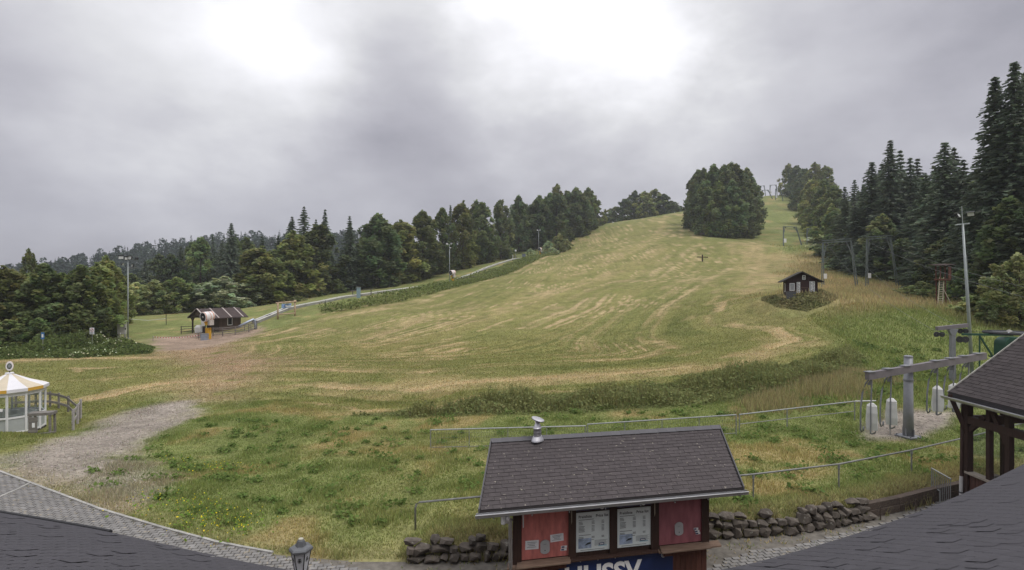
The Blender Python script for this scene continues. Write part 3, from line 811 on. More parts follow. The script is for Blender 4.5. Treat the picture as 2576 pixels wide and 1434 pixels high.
# notices taped to the left shutter
def sheet(parent, name, x, zc, w, h, y, m_, roll=0.0):
    c_, s_ = math.cos(roll), math.sin(roll)
    poly = [(x + dx * c_ - dz * s_, zc + dx * s_ + dz * c_) for dx, dz in ((-w / 2, -h / 2), (w / 2, -h / 2), (w / 2, h / 2), (-w / 2, h / 2))]
    return MB().prism(poly, 'Y', y, y + 0.004).build(name, m_, parent)
for px, zc, w, h, roll in ((1338, 1.40, 0.31, 0.20, -.02), (1401, 1.505, 0.31, 0.17, .05)):
    nb = sheet(kio, 'notice', kt(px), zc, w, h, 0.042, m_paper, roll)
    for q in range(4):
        sheet(nb, 'print_line', kt(px) - 0.01 * (q % 2), zc + h * (0.3 - 0.18 * q), w * (0.7 - 0.12 * (q % 3)), 0.008, 0.036, m_inkl, roll)
for px, zc in ((1419, 1.285), (1418, 1.225), (1752, 1.385), (1755, 1.325), (1757, 1.275)):
    st = sheet(kio, 'sticker', kt(px), zc, 0.145 if px < 1500 else 0.12, 0.05, 0.040, m_white)
    sheet(st, 'print_block', kt(px) - 0.025, zc, 0.065, 0.028, 0.034, m_blue)
# two price lists
for px0, px1, zz in ((1449, 1534, 0.0), (1553, 1638, 0.0)):
    a, b = kt(px0) + .005, kt(px1) - .005; w = b - a; cx = (a + b) / 2; z0, z1 = 1.13, 2.02
    MB().span((a - .02, 0.06, 1.0), (b + .02, 0.10, WT)).build('window_surround', m_kw, kio)
    bd = MB().span((a, 0.035, z0), (b, 0.055, z1)).build('price_board', m_board, kio)
    text('lettering', 'Preisliste', 0.088, m_ink, bd, (a + 0.055, 0.033, z1 - 0.125), (R(90), 0, 0), 0.001, bold=0.0015)
    text('lettering', 'Price list', 0.088, m_ink, bd, (a + 0.47, 0.033, z1 - 0.125), (R(90), 0, 0), 0.001, bold=0.0015)
    ln = MB(); rows = [(.165, .5, .3), (.21, .12, .0), (.24, .14, .0), (.27, .14, .0), (.315, .2, .0), (.345, .18, .0), (.375, .2, .0), (.405, .19, 0), (.435, .2, 0), (.515, .4, .3), (.56, .16, 0), (.585, .16, 0), (.635, .5, 0)]
    for dz, l1, _ in rows:
        z = z1 - dz
        ln.span((a + .06, 0.030, z - .006), (a + .06 + l1 * w * 0.9, 0.034, z + .006))
        if l1 < .3:
            ln.span((a + w * .46, 0.030, z - .006), (a + w * .55, 0.034, z + .006)); ln.span((a + w * .76, 0.030, z - .006), (a + w * .84, 0.034, z + .006))
    for q in range(6): ln.span((a + w * .55, 0.030, z1 - .655 - q * .022), (a + w * (.95 - .05 * (q % 2)), 0.034, z1 - .661 - q * .022))
    ln.span((a + .1, 0.030, z0 + .03), (b - .12, 0.034, z0 + .04))
    tag(ln.build('price_lines', m_inkl, bd), None, None, None, 'stuff')
    pic = MB().span((a + .05, 0.030, z0 + .075), (a + .05 + w * .39, 0.034, z0 + .30)).build('picture', mat('pale_blue_map', (0.36, 0.44, 0.58), 0.5, 0.4, 9), bd)
    MB().prism([(a + .20, z0 + .14), (a + .35, z0 + .17), (a + .35, z0 + .21), (a + .27, z0 + .20)], 'Y', 0.026, 0.0295).build('picture_detail', m_ink, pic)
    lg = MB().span((a + w * .68, 0.030, z0 + .115), (a + w * .84, 0.034, z0 + .17)).build('logo_block', m_blue, bd)
    MB().span((a + w * .70, 0.027, z0 + .132), (a + w * .82, 0.0295, z0 + .152)).build('logo_mark', m_white, lg)
    MB().span((a + w * .66, 0.031, z0 + .095), (a + w * .92, 0.034, z0 + .112)).build('logo_bar', m_cyan, bd)
    hb = MB().span((a, 0.03, 2.06), (b, 0.055, 2.18)).build('header_panel', mat('dark_lavender_header', (0.09, 0.085, 0.14), 0.5, 0.15), kio)
    MB().lathe([(0.03, 2.10), (0.055, 2.12), (0.055, 2.17)], (cx + .22, -0.02, 0), 12).build('lamp_bowl', m_white, kio)
for px in (1436, 1645):
    MB().prism([(kt(px), 2.35), (kt(px) + .03, 2.35), (kt(px) + .03, 1.86), (kt(px) + .012, 1.80)], 'Y', -0.02, -0.002).build('hanging_slat', mat('bleached_slat', (0.36, 0.31, 0.24), 0.8), kio)
MB().prism([(kt(1313), 2.35), (kt(1313) + .04, 2.35), (kt(1313) + .04, 1.82), (kt(1313) + .02, 1.80)], 'Y', 0.02, 0.04).build('hanging_slat', m_white, kio)
# sills and counters
MB().span((L0 - .12, -0.14, 0.985), (kt(1436), 0.12, 1.02)).build('shelf', m_sill, kio)
MB().span((L0 + .10, -0.24, 1.035), (kt(1434), 0.045, 1.065)).build('counter', m_sill, kio)
MB().span((kt(1436) + .004, -0.10, 0.985), (kt(1655) - .004, 0.12, 1.02)).build('shelf', m_kw, kio)
MB().span((kt(1655), -0.14, 0.985), (L1 + .28, 0.12, 1.02)).build('shelf', m_sill, kio)
MB().span((kt(1660), -0.26, 1.035), (L1 - .02, 0.045, 1.065)).build('counter', m_sill, kio)
MB().prism([(0.12, 1.02), (0.55, 1.02), (0.12, 1.28)], 'X', L1 + .005, L1 + .03).build('side_bracket', mat('grey_bracket_board', (0.33, 0.27, 0.24), 0.8), kio)
MB().span((L0 + .45, -0.06, 0.86), (kt(1425), -0.015, 0.98)).build('fascia_board', m_kb, kio)
MB().span((kt(1668), -0.06, 0.86), (kt(1752), -0.015, 0.98)).build('fascia_board', m_kb, kio)
nb_ = 34
bw = (L1 - L0 - .1) / nb_
bme = MB().span((-(bw - .008) / 2, 0.0, 0.0), ((bw - .008) / 2, 0.035, 0.984)).mesh('wall_board', m_kb)
for k in range(nb_):
    inst('wall_board', bme, kio, (L0 + .05 + (k + .5) * bw, 0.05 + random.uniform(-.004, .004), 0))
b0, b1 = kt(1405), kt(1693)
ban = MB().span((b0, 0.012, 0.25), (b1, 0.03, 0.945)).build('banner', m_blue, kio)
text('lettering', 'HUSSV', 0.62, m_white, ban, (b0 + .12, 0.010, 0.385), (R(90), 0, 0), 0.002, sx=1.02, bold=0.02)
lgx, lgz = kt(1669), 0.865
MB().lathe([(0.055, 0.0095), (0.055, 0.0115)], (lgx, 0, lgz), 20, 'Y').build('badge', m_white, ban)
bd2 = MB().lathe([(0.042, 0.006), (0.042, 0.0085)], (lgx, 0, lgz), 20, 'Y').build('badge_ring', m_blue, ban)
for q in range(3):
    th = math.pi / 3 * q
    MB().bar((lgx - .034 * math.cos(th), 0.004, lgz - .034 * math.sin(th)), (lgx + .034 * math.cos(th), 0.004, lgz + .034 * math.sin(th)), 0.008, 0.002, (0, 1, 0)).build('badge_spoke', m_white, bd2)
scr = MB().lathe([(0.012, 0.004), (0.012, 0.012)], (0, 0, 0), 8, 'Y').mesh('banner_screw', m_grey)
for k in range(4): inst('banner_screw', scr, ban, (b0 + .1 + k * .42, 0, 0.925))
# roof
T0, T1 = -2.96, 3.21
EY, EZ_, RY, RZ_ = -0.5, 2.50, 1.35, 3.42
rf = MB().add([(T0, EY, EZ_ - .015), (T1, EY, EZ_ - .015), (T1, RY, RZ_ - .015), (T0, RY, RZ_ - .015), (T1, 2 * RY - EY, EZ_ - .015), (T0, 2 * RY - EY, EZ_ - .015),
               (T0, EY, EZ_ - .14), (T1, EY, EZ_ - .14), (T1, RY, RZ_ - .14), (T0, RY, RZ_ - .14), (T1, 2 * RY - EY, EZ_ - .14), (T0, 2 * RY - EY, EZ_ - .14)],
              [(0, 1, 2, 3), (3, 2, 4, 5), (6, 9, 8, 7), (9, 11, 10, 8), (0, 6, 7, 1), (5, 4, 10, 11), (0, 3, 9, 6), (3, 5, 11, 9), (1, 7, 8, 2), (2, 8, 10, 4)]).build('roof', mat('dark_roof_deck', (0.045, 0.04, 0.04), 0.9), kio)
MB().prism([(RY - 1.2, WT - .1), (RY + 1.25, WT - .1), (RY, RZ_ - .12)], 'X', L0 + .06, L1 - .06).build('gable', m_kw, kio)
m_ks = mat('worn_bitumen_shingle', (0.072, 0.062, 0.064), 0.92, 0.13, 6.5, bump=0.3, coords='World', col2=(0.36, 0.33, 0.27), thr=0.655, stretch=(1, 1.6, .7))
sl = math.hypot(RY - EY, RZ_ - EZ_); th_ = math.atan2(RZ_ - EZ_, RY - EY)
ROWS, TW = 19, 0.2675
ex = sl / ROWS
kme_ = MB().add([(-TW / 2 + .004, 0, 0.010), (TW / 2 - .004, 0, 0.010), (TW / 2 - .004, ex + .02, 0.001), (-TW / 2 + .004, ex + .02, 0.001), (-TW / 2 + .004, 0, 0), (TW / 2 - .004, 0, 0)],
                [(0, 1, 2, 3), (0, 4, 5, 1), (0, 3, 4), (1, 5, 2)]).mesh('shingle', m_ks)
rest = MB(); cnt = 0
for r in range(ROWS):
    off = (r % 2) * TW / 2
    c_ = 0
    x = T0 + .02 - off + TW / 2
    while x - TW / 2 < T1 - .03:
        xa, xb = max(x - TW / 2, T0 + .02), min(x + TW / 2, T1 - .02)
        if xb - xa > .03:
            y, z = EY + r * ex * math.cos(th_), EZ_ + r * ex * math.sin(th_) + random.uniform(.0, .005)
            if cnt < 300:
                o = inst('shingle', kme_, rf, ((xa + xb) / 2, y, z), (th_, random.uniform(-.01, .01), 0), ((xb - xa) / TW, 1, 1)); cnt += 1
            else:
                m3 = Matrix.Rotation(th_, 3, 'X')
                rest.add([m3 @ Vector((vv.co.x * (xb - xa) / TW, vv.co.y, vv.co.z)) + Vector(((xa + xb) / 2, y, z)) for vv in kme_.vertices], [tuple(pp.vertices) for pp in kme_.polygons])
        x += TW
tag(rest.build('shingle_field', m_ks, rf), None, None, None, 'stuff')
m_cap = mat('dark_grey_flashing', (0.095, 0.092, 0.10), 0.6, 0.12, 6)
cme = MB().add([(0, -.13, -.052), (0, 0, .018), (0, .13, -.052), (.262, -.13, -.056), (.262, 0, .012), (.262, .13, -.056)], [(0, 3, 4, 1), (1, 4, 5, 2)]).mesh('ridge_cap', m_cap)
for k in range(24):
    inst('ridge_cap', cme, rf, (T0 - .02 + k * .2575, RY, RZ_ + .022 + .002 * (k % 2)))
for xx in (T0 - .03, T1):
    MB().add([(xx, EY - .02, EZ_ - .13), (xx, EY - .02, EZ_ + .035), (xx, RY, RZ_ + .04), (xx, RY, RZ_ - .12), (xx + .03, EY - .02, EZ_ - .13), (xx + .03, EY - .02, EZ_ + .035), (xx + .03, RY, RZ_ + .04), (xx + .03, RY, RZ_ - .12)],
             [(0, 1, 2, 3), (7, 6, 5, 4), (0, 4, 5, 1), (1, 5, 6, 2), (2, 6, 7, 3), (3, 7, 4, 0)]).build('verge_trim', m_cap, rf)
gp = [(-.065, .03), (-.06, -.03), (0, -.065), (.06, -.03), (.065, .03), (.052, .03), (.048, -.022), (0, -.05), (-.048, -.022), (-.052, .03)]
gut = MB().prism([(EY - .085 + a, EZ_ - .075 + b) for a, b in gp], 'X', T0 - .07, T1 + .09).build('gutter', m_zinc, kio)
MB().path([(T0 - .07, EY - .15, EZ_ - .042), (T1 + .09, EY - .15, EZ_ - .042)], 0.014, 6).build('gutter_bead', m_zinc, gut)
for k in range(8):
    MB().span((T0 + .3 + k * .82, EY - .155, EZ_ - .15), (T0 + .325 + k * .82, EY - .01, EZ_ - .138)).build('gutter_bracket', m_zinc, gut)
m_pipe = mat('pale_grey_downpipe', (0.46, 0.45, 0.45), 0.5, 0.1, 4)
dx = kt(1284)
dp_ = MB().path([(dx, EY - .08, EZ_ - .13), (dx, EY - .02, EZ_ - .28), (dx + .01, -.12, 2.1), (dx + .02, -.10, 0.06)], 0.042, 10).build('downpipe', m_pipe, kio, True)
for zc in (2.05, 1.15): MB().lathe([(0.05, zc), (0.05, zc + .03)], (dx + .014, -.112, 0), 10).build('pipe_clip', m_zinc, dp_)
MB().lathe([(0.03, 2.14), (0.06, 2.16), (0.062, 2.28), (0.05, 2.33)], (dx - .10, EY + .05, 0), 12).build('lamp_bowl', m_white, kio)
# flue on the ridge
fx = kt(1349, RY) - 0.31 * (RY - .12); fz = RZ_
flu = MB().lathe([(0.098, fz - .1), (0.098, fz + .24), (0.108, fz + .245), (0.108, fz + .27), (0.098, fz + .275), (0.094, fz + .30), (0.075, fz + .345), (0.06, fz + .36), (0.06, fz + .43)], (fx, RY - .12, 0), 18).build('flue_pipe', m_steel, kio, True)
MB().lathe([(0.165, fz - .05), (0.155, fz - .02), (0.11, fz + .06)], (fx, RY - .12, 0), 18).build('flue_collar', m_steel, flu)
MB().lathe([(0.06, 0), (0.16, .03), (0.165, .055), (0.14, .065)], (0, 0, 0), 18).build('flue_cowl', m_steel, flu, True, (fx, RY - .12, fz + .43), (R(8), R(14), 0))
for k in range(3):
    MB().lathe([(0.102, fz + .08 + k * .07), (0.102, fz + .095 + k * .07)], (fx, RY - .12, 0), 18).build('flue_band', m_zinc, flu)

# the kiosk stands on a skewed plan: its side walls run straight back from the walk
SKEW = 0.31
def skew(o):
    if o.data.users == 1 and tuple(o.rotation_euler) == (0.0, 0.0, 0.0):
        for v in o.data.vertices: v.co.x += SKEW * (v.co.y + o.location.y)
    else:
        o.location.x += SKEW * o.location.y
def skew_tree(o):
    for ch in o.children:
        skew(ch); skew_tree(ch)
skew_tree(kio)

# ================================================================ dry stone walls and timber edging
m_stone = mat('dark_basalt_stone', (0.098, 0.083, 0.070), 0.9, 0.35, 5.0, bump=0.6, coords='World', col2=(0.23, 0.22, 0.19), thr=0.62)
def rock(seed):
    r_ = random.Random(seed); bm = bmesh.new()
    for _ in range(20):
        v = Vector((r_.gauss(0, 1), r_.gauss(0, 1), r_.gauss(0, 1))).normalized()
        k_ = (abs(v.x) ** 3.2 + abs(v.y) ** 3.2 + abs(v.z) ** 3.2) ** (1 / 3.2)
        bm.verts.new(v / k_ * .5 * r_.uniform(.88, 1))
    res = bmesh.ops.convex_hull(bm, input=bm.verts[:])
    bmesh.ops.delete(bm, geom=[g_ for g_ in res['geom_interior'] if isinstance(g_, bmesh.types.BMVert)], context='VERTS')
    bmesh.ops.recalc_face_normals(bm, faces=bm.faces[:])
    me_ = bpy.data.meshes.new('stone'); bm.to_mesh(me_); bm.free(); me_.materials.append(m_stone); return me_
rocks = [rock(k) for k in range(9)]
def stone_wall(name, pts, label, hgt):
    P = [Vector((*flat(*p), 0)) for p in pts]
    root = thing(name, P[0], 0, label, 'stone wall')
    total = sum((b - a).length for a, b in zip(P[:-1], P[1:]))
    def along_(s):
        for a, b in zip(P[:-1], P[1:]):
            L = (b - a).length
            if s <= L: return a + (b - a) * (s / L), math.atan2((b - a).y, (b - a).x)
            s -= L
        return P[-1], math.atan2((P[-1] - P[-2]).y, (P[-1] - P[-2]).x)
    z = 0.0; row = 0
    while z < hgt:
        rh = random.uniform(.16, .22); s = -0.1 * (row % 2) - random.uniform(0, .2)
        while s < total:
            w = random.uniform(.20, .52)
            p_, a_ = along_(min(max(s + w / 2, 0), total))
            if row >= 2 and random.random() < .35: s += w; continue
            h_ = rh * random.uniform(.9, 1.25)
            inst('stone', random.choice(rocks), root, p_ - P[0] + Vector((0, 0.09 * row + random.uniform(-.05, .04), z + h_ * .45)), (random.uniform(-.1, .1), random.uniform(-.14, .14), a_ + random.uniform(-.12, .12)), (w * 1.12, random.uniform(.36, .46), h_ * 1.16))
            s += w
        z += rh * .95; row += 1
    return root
stone_wall('stone_wall', [(1032, 1412), (1150, 1408), (1296, 1402)], 'low dark dry stone wall left of the ticket kiosk', 0.46)
stone_wall('stone_wall', [(1782, 1352), (1900, 1345), (2000, 1339), (2100, 1322), (2185, 1303)], 'low dark dry stone wall right of the ticket kiosk', 0.42)
m_beam = mat('old_railway_sleeper', (0.085, 0.064, 0.052), 0.9, 0.35, 3.0, bump=0.6, stretch=(1, 9, 9), col2=(0.26, 0.22, 0.17), thr=0.62)
P = [Vector((*flat(*p), 0)) for p in ((2172, 1305), (2262, 1286), (2350, 1262), (2440, 1242), (2520, 1226))]
tw = thing('timber_edging', P[0], 0, 'edging of stacked brown timbers holding the lawn beside the stone wall', 'retaining wall')
for k, (a, b) in enumerate(zip(P[:-1], P[1:])):
    for z in (0.10, 0.315):
        MB().bar(a - P[0] + Vector((0, .06 + z * .15 + random.uniform(-.01, .01), z)), b - P[0] + Vector((-.012, .06 + z * .15, z)), 0.20, 0.205).build('timber_beam', m_beam, tw)
    MB().tube(a - P[0] + Vector((.5, -.04, -.1)), a - P[0] + Vector((.5, -.04, .40)), 0.02, 0.02, 6).build('stake', m_beam, tw)

# ================================================================ tube railings and mesh fences
m_galv = mat('galvanised_tube', (0.34, 0.35, 0.35), 0.45, 0.15, 5, metal=0.55)
m_galvd = mat('old_galvanised_tube', (0.22, 0.22, 0.21), 0.55, 0.2, 5, metal=0.4)
def gpt(px, py, z):
    d = (CAMZ - z) * FOC / (py * SY - 285); return Vector((xat(px, d), d, z))
def rail_run(pts):
    """points of the ground given by place in the photograph"""
    return [on(*p) for p in pts]
RB = [on(1045, 1333), on(1300, 1312, 12), on(1600, 1288, 12), on(1895, 1258), on(2110, 1229), on(2293, 1189), on(2440, 1150), on(2600, 1105)]
root = thing('tube_railing', RB[0], 0, 'long grey tube handrail on posts running behind the ticket kiosk', 'railing')
RH = 0.80
topp = [p + Vector((0, 0, RH)) - RB[0] for p in RB]
bend = [RB[0] - RB[0] + Vector((0.0, 0, -.3)), Vector((0, 0, RH - .16)), Vector((.03, 0, RH - .05)), Vector((.12, 0.01, RH))]
MB().path(bend + topp[1:], 0.03, 8).build('top_rail', m_galvd, root, True)
for k, p_ in enumerate(RB[1:]):
    po = MB().tube(p_ - RB[0] + Vector((0, 0, -.3)), p_ - RB[0] + Vector((0, 0, RH - .02)), 0.026, 0.026, 8).build('post', m_galvd, root)
    MB().lathe([(0.04, RH - .14), (0.04, RH - .02)], p_ - RB[0], 8).build('clamp', m_galv, po)
def mesh_panel(pa, pb, h, label, nposts):
    a, b = Vector(pa), Vector(pb)
    r_ = thing('mesh_fence_panel', a, 0, label, 'fence', 'wire fence behind the kiosk')
    d = b - a
    MB().tube((0, 0, h), d + Vector((0, 0, h)), 0.030, 0.030, 8).build('top_rail', m_galv, r_)
    MB().tube((0, 0, .08), d + Vector((0, 0, .08)), 0.016, 0.016, 6).build('bottom_rail', m_galvd, r_)
    for k in range(nposts):
        q = d * (k / (nposts - 1))
        MB().tube(q + Vector((0, 0, -.25)), q + Vector((0, 0, h)), 0.026 if k in (0, nposts - 1) else 0.02, None, 6).build('post', m_galv, r_)
    w = MB(); n = int(d.length / 0.11)
    for k in range(n):
        q = d * ((k + .5) / n)
        w.bar(q + Vector((0, 0, .08)), q + Vector((0, 0, h)), 0.005, 0.005)
    for z in (.3, .5, .7):
        if z < h: w.bar(Vector((0, 0, z)), d + Vector((0, 0, z)), 0.005, 0.005)
    tag(w.build('wire_mesh', m_galvd, r_), None, None, None, 'stuff')
fa = [on(1083, 1130), on(1473, 1120), on(1478, 1118), on(1852, 1094), on(1860, 1092), on(2150, 1058)]
mesh_panel(fa[0], fa[1], 0.86, 'left wire mesh fence panel with grey tube frame behind the flue pipe', 5)
mesh_panel(fa[2], fa[3], 0.90, 'right wire mesh fence panel with grey tube frame above the kiosk ridge', 5)
r_ = thing('two_bar_railing', fa[4], 0, 'two-bar tube railing between the wire fence and the lift hangers', 'railing')
d = fa[5] - fa[4]
MB().tube((0, 0, .88), d + Vector((0, 0, .92)), 0.030, 0.030, 8).build('top_rail', m_galv, r_)
MB().tube((0, 0, .45), d + Vector((0, 0, .45)), 0.018, 0.018, 6).build('lower_rail', m_galvd, r_)
for f in (0, .4, 1.0): MB().tube(d * f + Vector((0, 0, -.2)), d * f + Vector((0, 0, .9)), 0.026, 0.026, 6).build('post', m_galv, r_)
MB().tube(d + Vector((0, 0, .92)), d + Vector((.85, -.25, 1.0)), 0.03, 0.03, 8).build('end_rail', mat('bright_tube', (0.6, 0.6, 0.6), 0.4, 0.1, 5, metal=0.4), r_)

# ================================================================ hanger magazine of the drag lift
m_steelg = mat('painted_grey_steel', (0.235, 0.24, 0.26), 0.5, 0.14, 3, metal=0.25, col2=(0.30, 0.31, 0.32), thr=0.63)
m_beamg = mat('mauve_grey_beam', (0.20, 0.18, 0.195), 0.55, 0.14, 3, metal=0.2)
m_cover = mat('white_tarpaulin', (0.62, 0.62, 0.61), 0.6, 0.10, 3, bump=0.5)
mc = ground(2285, 23.55)
mag = thing('lift_hanger_magazine', mc, 0, 'grey steel column with long beam storing drag lift hangers in white covers', 'ski lift')
bl = at(2168, 937, 22.4) - mc; br = at(2463, 887, 25.2) - mc
bl.z -= .12; br.z -= .12
bd = (br - bl).normalized()
bx_ = bl + (br - bl) * ((0 - bl.x) / (br.x - bl.x))
H_ = 4.25 - mc.z + .0
MB().path([(0, 0, 0.02), (0, 0, 1.2), (0, 0, bx_.z + .42)], [0.21, 0.185, 0.165], 14).build('column', m_steelg, mag, True)
MB().lathe([(0.18, bx_.z + .42), (0.175, bx_.z + .47), (0.10, bx_.z + .50)], n=14).build('column_cap', m_steelg, mag)
bp_ = MB().box((0, 0, .06), (.72, .72, .05), R(20)).box((0, 0, .0), (.62, .62, .10), R(20)).build('base_plate', m_steelg, mag)
for k in range(4):
    a = R(20 + 45 + 90 * k); MB().lathe([(0.03, .085), (0.03, .14)], (0.42 * math.cos(a), 0.42 * math.sin(a), 0), 6).build('anchor_bolt', m_steelg, bp_)
    MB().bar((0.2 * math.cos(a - R(45)), .2 * math.sin(a - R(45)), .09), (0.2 * math.cos(a - R(45)), .2 * math.sin(a - R(45)), .40), .012, .16).build('gusset', m_steelg, bp_)
MB().lathe([(0.20, bx_.z - .62), (0.20, bx_.z - .54)], n=14).build('clamp_ring', m_steelg, mag)
side = Vector((0, 0, 1)).cross(bd).normalized()
bmh = MB().bar(bl + side * -.22, br + side * -.22, .18, .30).build('beam', m_beamg, mag)
for f in (.02, .16, .30, .55, .68, .80, .93):
    q = bl + (br - bl) * f + side * -.22 + Vector((0, 0, .17)); MB().box(q, (.42, .26, .03), math.atan2(bd.y, bd.x)).build('top_plate', m_steelg, bmh)
def hanger(px, lbl, covered, drop):
    f = None
    # place along the beam by the line of sight
    k = (px * SX - 512) / FOC
    A, B = bl + mc, br + mc
    f = (k * A.y - A.x) / ((B.x - A.x) - k * (B.y - A.y))
    q = A + (B - A) * f + side * -.22
    t_ = thing('drag_lift_hanger', q, R(-30), lbl, 'lift hanger', 'drag lift hangers on the storage beam')
    MB().tube((0, 0, -.14), (-.05, 0, -drop), .030, .026, 8).build('straight_bar', m_steelg, t_)
    MB().path([(-.08, -.02, -.14), (-.22, -.06, -.35), (-.33, -.12, -.75), (-.39, -.16, -1.3), (-.40, -.17, -1.8), (-.40, -.17, -drop + .18), (-.36, -.17, -drop + .07), (-.30, -.17, -drop + .14), (-.29, -.17, -drop + .3)], .032, 8).build('curved_bar', m_steelg, t_, True)
    MB().path([(-.05, 0, -drop + .02), (.0, 0, -drop - .0), (.12, 0.02, -drop + .06), (.15, .02, -drop + .25)], .028, 8).build('hook', m_steelg, t_, True)
    MB().prism([(-.02, -.14), (-.16, -.36), (-.14, -.42), (0, -.4)], 'Y', -.012, .012).build('gusset', m_steelg, t_)
    if covered:
        z0, z1 = -drop + .18, -drop + 1.28
        c_ = MB()
        rings = [(z0, .215, .15), (z0 + .3, .225, .17), (z0 + .7, .21, .16), (z1 - .12, .19, .13), (z1, .07, .05)]
        vs, fs = [], []
        for z, a, b in rings:
            for sx_, sy_ in ((-1, -1), (0, -1.15), (1, -1), (1.1, 0), (1, 1), (0, 1.1), (-1, 1), (-1.05, 0)):
                vs.append((.0 + sx_ * a * .86 + random.uniform(-.015, .015), sy_ * b + random.uniform(-.015, .015), z + random.uniform(-.012, .012)))
        for i in range(len(rings) - 1):
            for k2 in range(8): fs.append((i * 8 + k2, i * 8 + (k2 + 1) % 8, (i + 1) * 8 + (k2 + 1) % 8, (i + 1) * 8 + k2))
        fs += [tuple(range(8))[::-1], tuple(range(32, 40))]
        c_.add(vs, fs).build('cover', m_cover, t_)
        MB().tube((-.05, -.21, z0 - .12), (-.05, -.2, z1 + .1), .026, .026, 8).build('front_bar', m_steelg, t_)
hanger(2180, 'drag lift hanger with white cover at the left end of the beam', True, 2.42)
hanger(2229, 'second white covered drag lift hanger, just left of the column', True, 2.38)
hanger(2345, 'white covered drag lift hanger just right of the column', True, 2.25)
hanger(2386, 'white covered drag lift hanger beside the shelter roof corner', True, 2.28)
hanger(2424, 'bare curved drag lift hanger at the right end of the beam', False, 2.30)
sb = mc + Vector((-.55, .35, 0))
sb.z = hz(sb.x, sb.y)
t_ = thing('step_handrail', sb, 0, 'small bent tube handrail at the foot of the lift column', 'railing')
MB().path([(0, 0, -.1), (0, 0, .78), (.08, .1, .84), (.5, .55, .88)], .02, 6).build('front_post', m_galv, t_)
MB().path([(0, 0, .33), (.35, .5, .38)], .015, 6).build('cross_bar', m_galv, t_)

# ================================================================ first support of the lift and its drive wheel
m_green = mat('dark_green_machine', (0.025, 0.075, 0.052), 0.4, 0.18, 3)
m_rust = mat('dark_machine_metal', (0.045, 0.045, 0.05), 0.5, 0.2, 5, metal=0.4)
def pulley_set(parent, c, along_dir, r=.17, n=2):
    for k in range(n):
        q = Vector(c) + along_dir * (k * .34)
        w = MB()
        ax = along_dir.cross(Vector((0, 0, 1))).normalized()
        # a wheel standing upright, its axle along ax
        m3 = Matrix((along_dir, Vector((0, 0, 1)), ax)).transposed()
        vs = []; N = 14
        for rr, hh in ((.03, -.03), (r, -.03), (r, -.012), (r * .85, 0), (r, .012), (r, .03), (.03, .03)):
            for j in range(N): vs.append(m3 @ Vector((rr * math.cos(2 * math.pi * j / N), rr * math.sin(2 * math.pi * j / N), hh)) + q)
        fs = [(i * N + j, i * N + (j + 1) % N, (i + 1) * N + (j + 1) % N, (i + 1) * N + j) for i in range(6) for j in range(N)]
        wh = w.add(vs, fs).build('pulley', m_rust, parent)
    MB().bar(Vector(c) + Vector((0, 0, .06)), Vector(c) + along_dir * (.34 * (n - 1)) + Vector((0, 0, .06)), .05, .08).build('pulley_arm', m_rust, parent)
sc_ = ground(2396, 36.0)
sup = thing('lift_support', sc_, 0, 'grey T-shaped lift support with pulleys under both ends of its arm', 'ski lift')
tz = at(2396, 824, 36).z - sc_.z
MB().add([(-.16, -.12, -.2), (.16, -.12, -.2), (.16, .12, -.2), (-.16, .12, -.2), (-.13, -.11, tz - .5), (.13, -.11, tz - .5), (.13, .11, tz - .5), (-.13, .11, tz - .5), (-.32, -.11, tz - .1), (.32, -.11, tz - .1), (.32, .11, tz - .1), (-.32, .11, tz - .1)],
         [(3, 2, 1, 0), (0, 1, 5, 4), (1, 2, 6, 5), (2, 3, 7, 6), (3, 0, 4, 7), (4, 5, 9, 8), (5, 6, 10, 9), (6, 7, 11, 10), (7, 4, 8, 11), (8, 9, 10, 11)]).build('column', m_steelg, sup)
armL, armR = Vector((-1.28, -.30, tz - .04)), Vector((1.28, .36, tz + .12))
MB().bar(armL, armR, .20, .24).build('arm', m_beamg, sup)
LD = Vector((1, -.1, 0)).normalized()
pulley_set(sup, armL + Vector((-.1, -.1, -.38)), LD); pulley_set(sup, armR + Vector((-.5, -.05, -.38)), LD)
MB().box((0, 0, -.05), (.6, .5, .14)).build('base_plate', m_steelg, sup)
dc = ground(2539, 34.5); dz = at(2539, 837, 34.5).z - dc.z
drv = thing('lift_drive_station', dc, 0, 'dark green lift drive with flat spoked bullwheel on top behind the shelter roof', 'ski lift')
RW = 1.32
hoop = MB(); N = 36
vs = []
for rr, hh in ((RW - .08, -.05), (RW, -.07), (RW + .03, 0), (RW, .07), (RW - .08, .05)):
    for j in range(N): vs.append((rr * math.cos(2 * math.pi * j / N), rr * math.sin(2 * math.pi * j / N), dz + hh))
hoop.add(vs, [(i * N + j, i * N + (j + 1) % N, ((i + 1) % 5) * N + (j + 1) % N, ((i + 1) % 5) * N + j) for i in range(5) for j in range(N)])
wheel = hoop.build('bullwheel', m_rust, drv)
for k in range(8):
    a = 2 * math.pi * k / 8; MB().bar((.12 * math.cos(a), .12 * math.sin(a), dz + .06), ((RW - .04) * math.cos(a), (RW - .04) * math.sin(a), dz), .07, .06).build('spoke', m_steelg, wheel)
MB().lathe([(.16, dz - .1), (.2, dz + .04), (.12, dz + .14), (.03, dz + .2)], n=14).build('hub', mat('pale_hub', (0.33, 0.32, 0.29), 0.6), wheel)
hp = []
for k in range(9):
    a = math.pi * k / 8; hp.append((-.62 + (1 - math.cos(a)) * .47 * 1.0, 0))
prof = [(-.75, .0), (-.62, .9), (-.62, dz - .75)] + [(-.15 - .47 * math.cos(math.pi * k / 8 * .5) , dz - .75 + .47 * math.sin(math.pi * k / 8 * .5)) for k in range(1, 9)] + [(.62, dz - .28), (.62, 0)]
MB().prism(prof, 'Y', -.42, .42).build('motor_housing', m_green, drv)
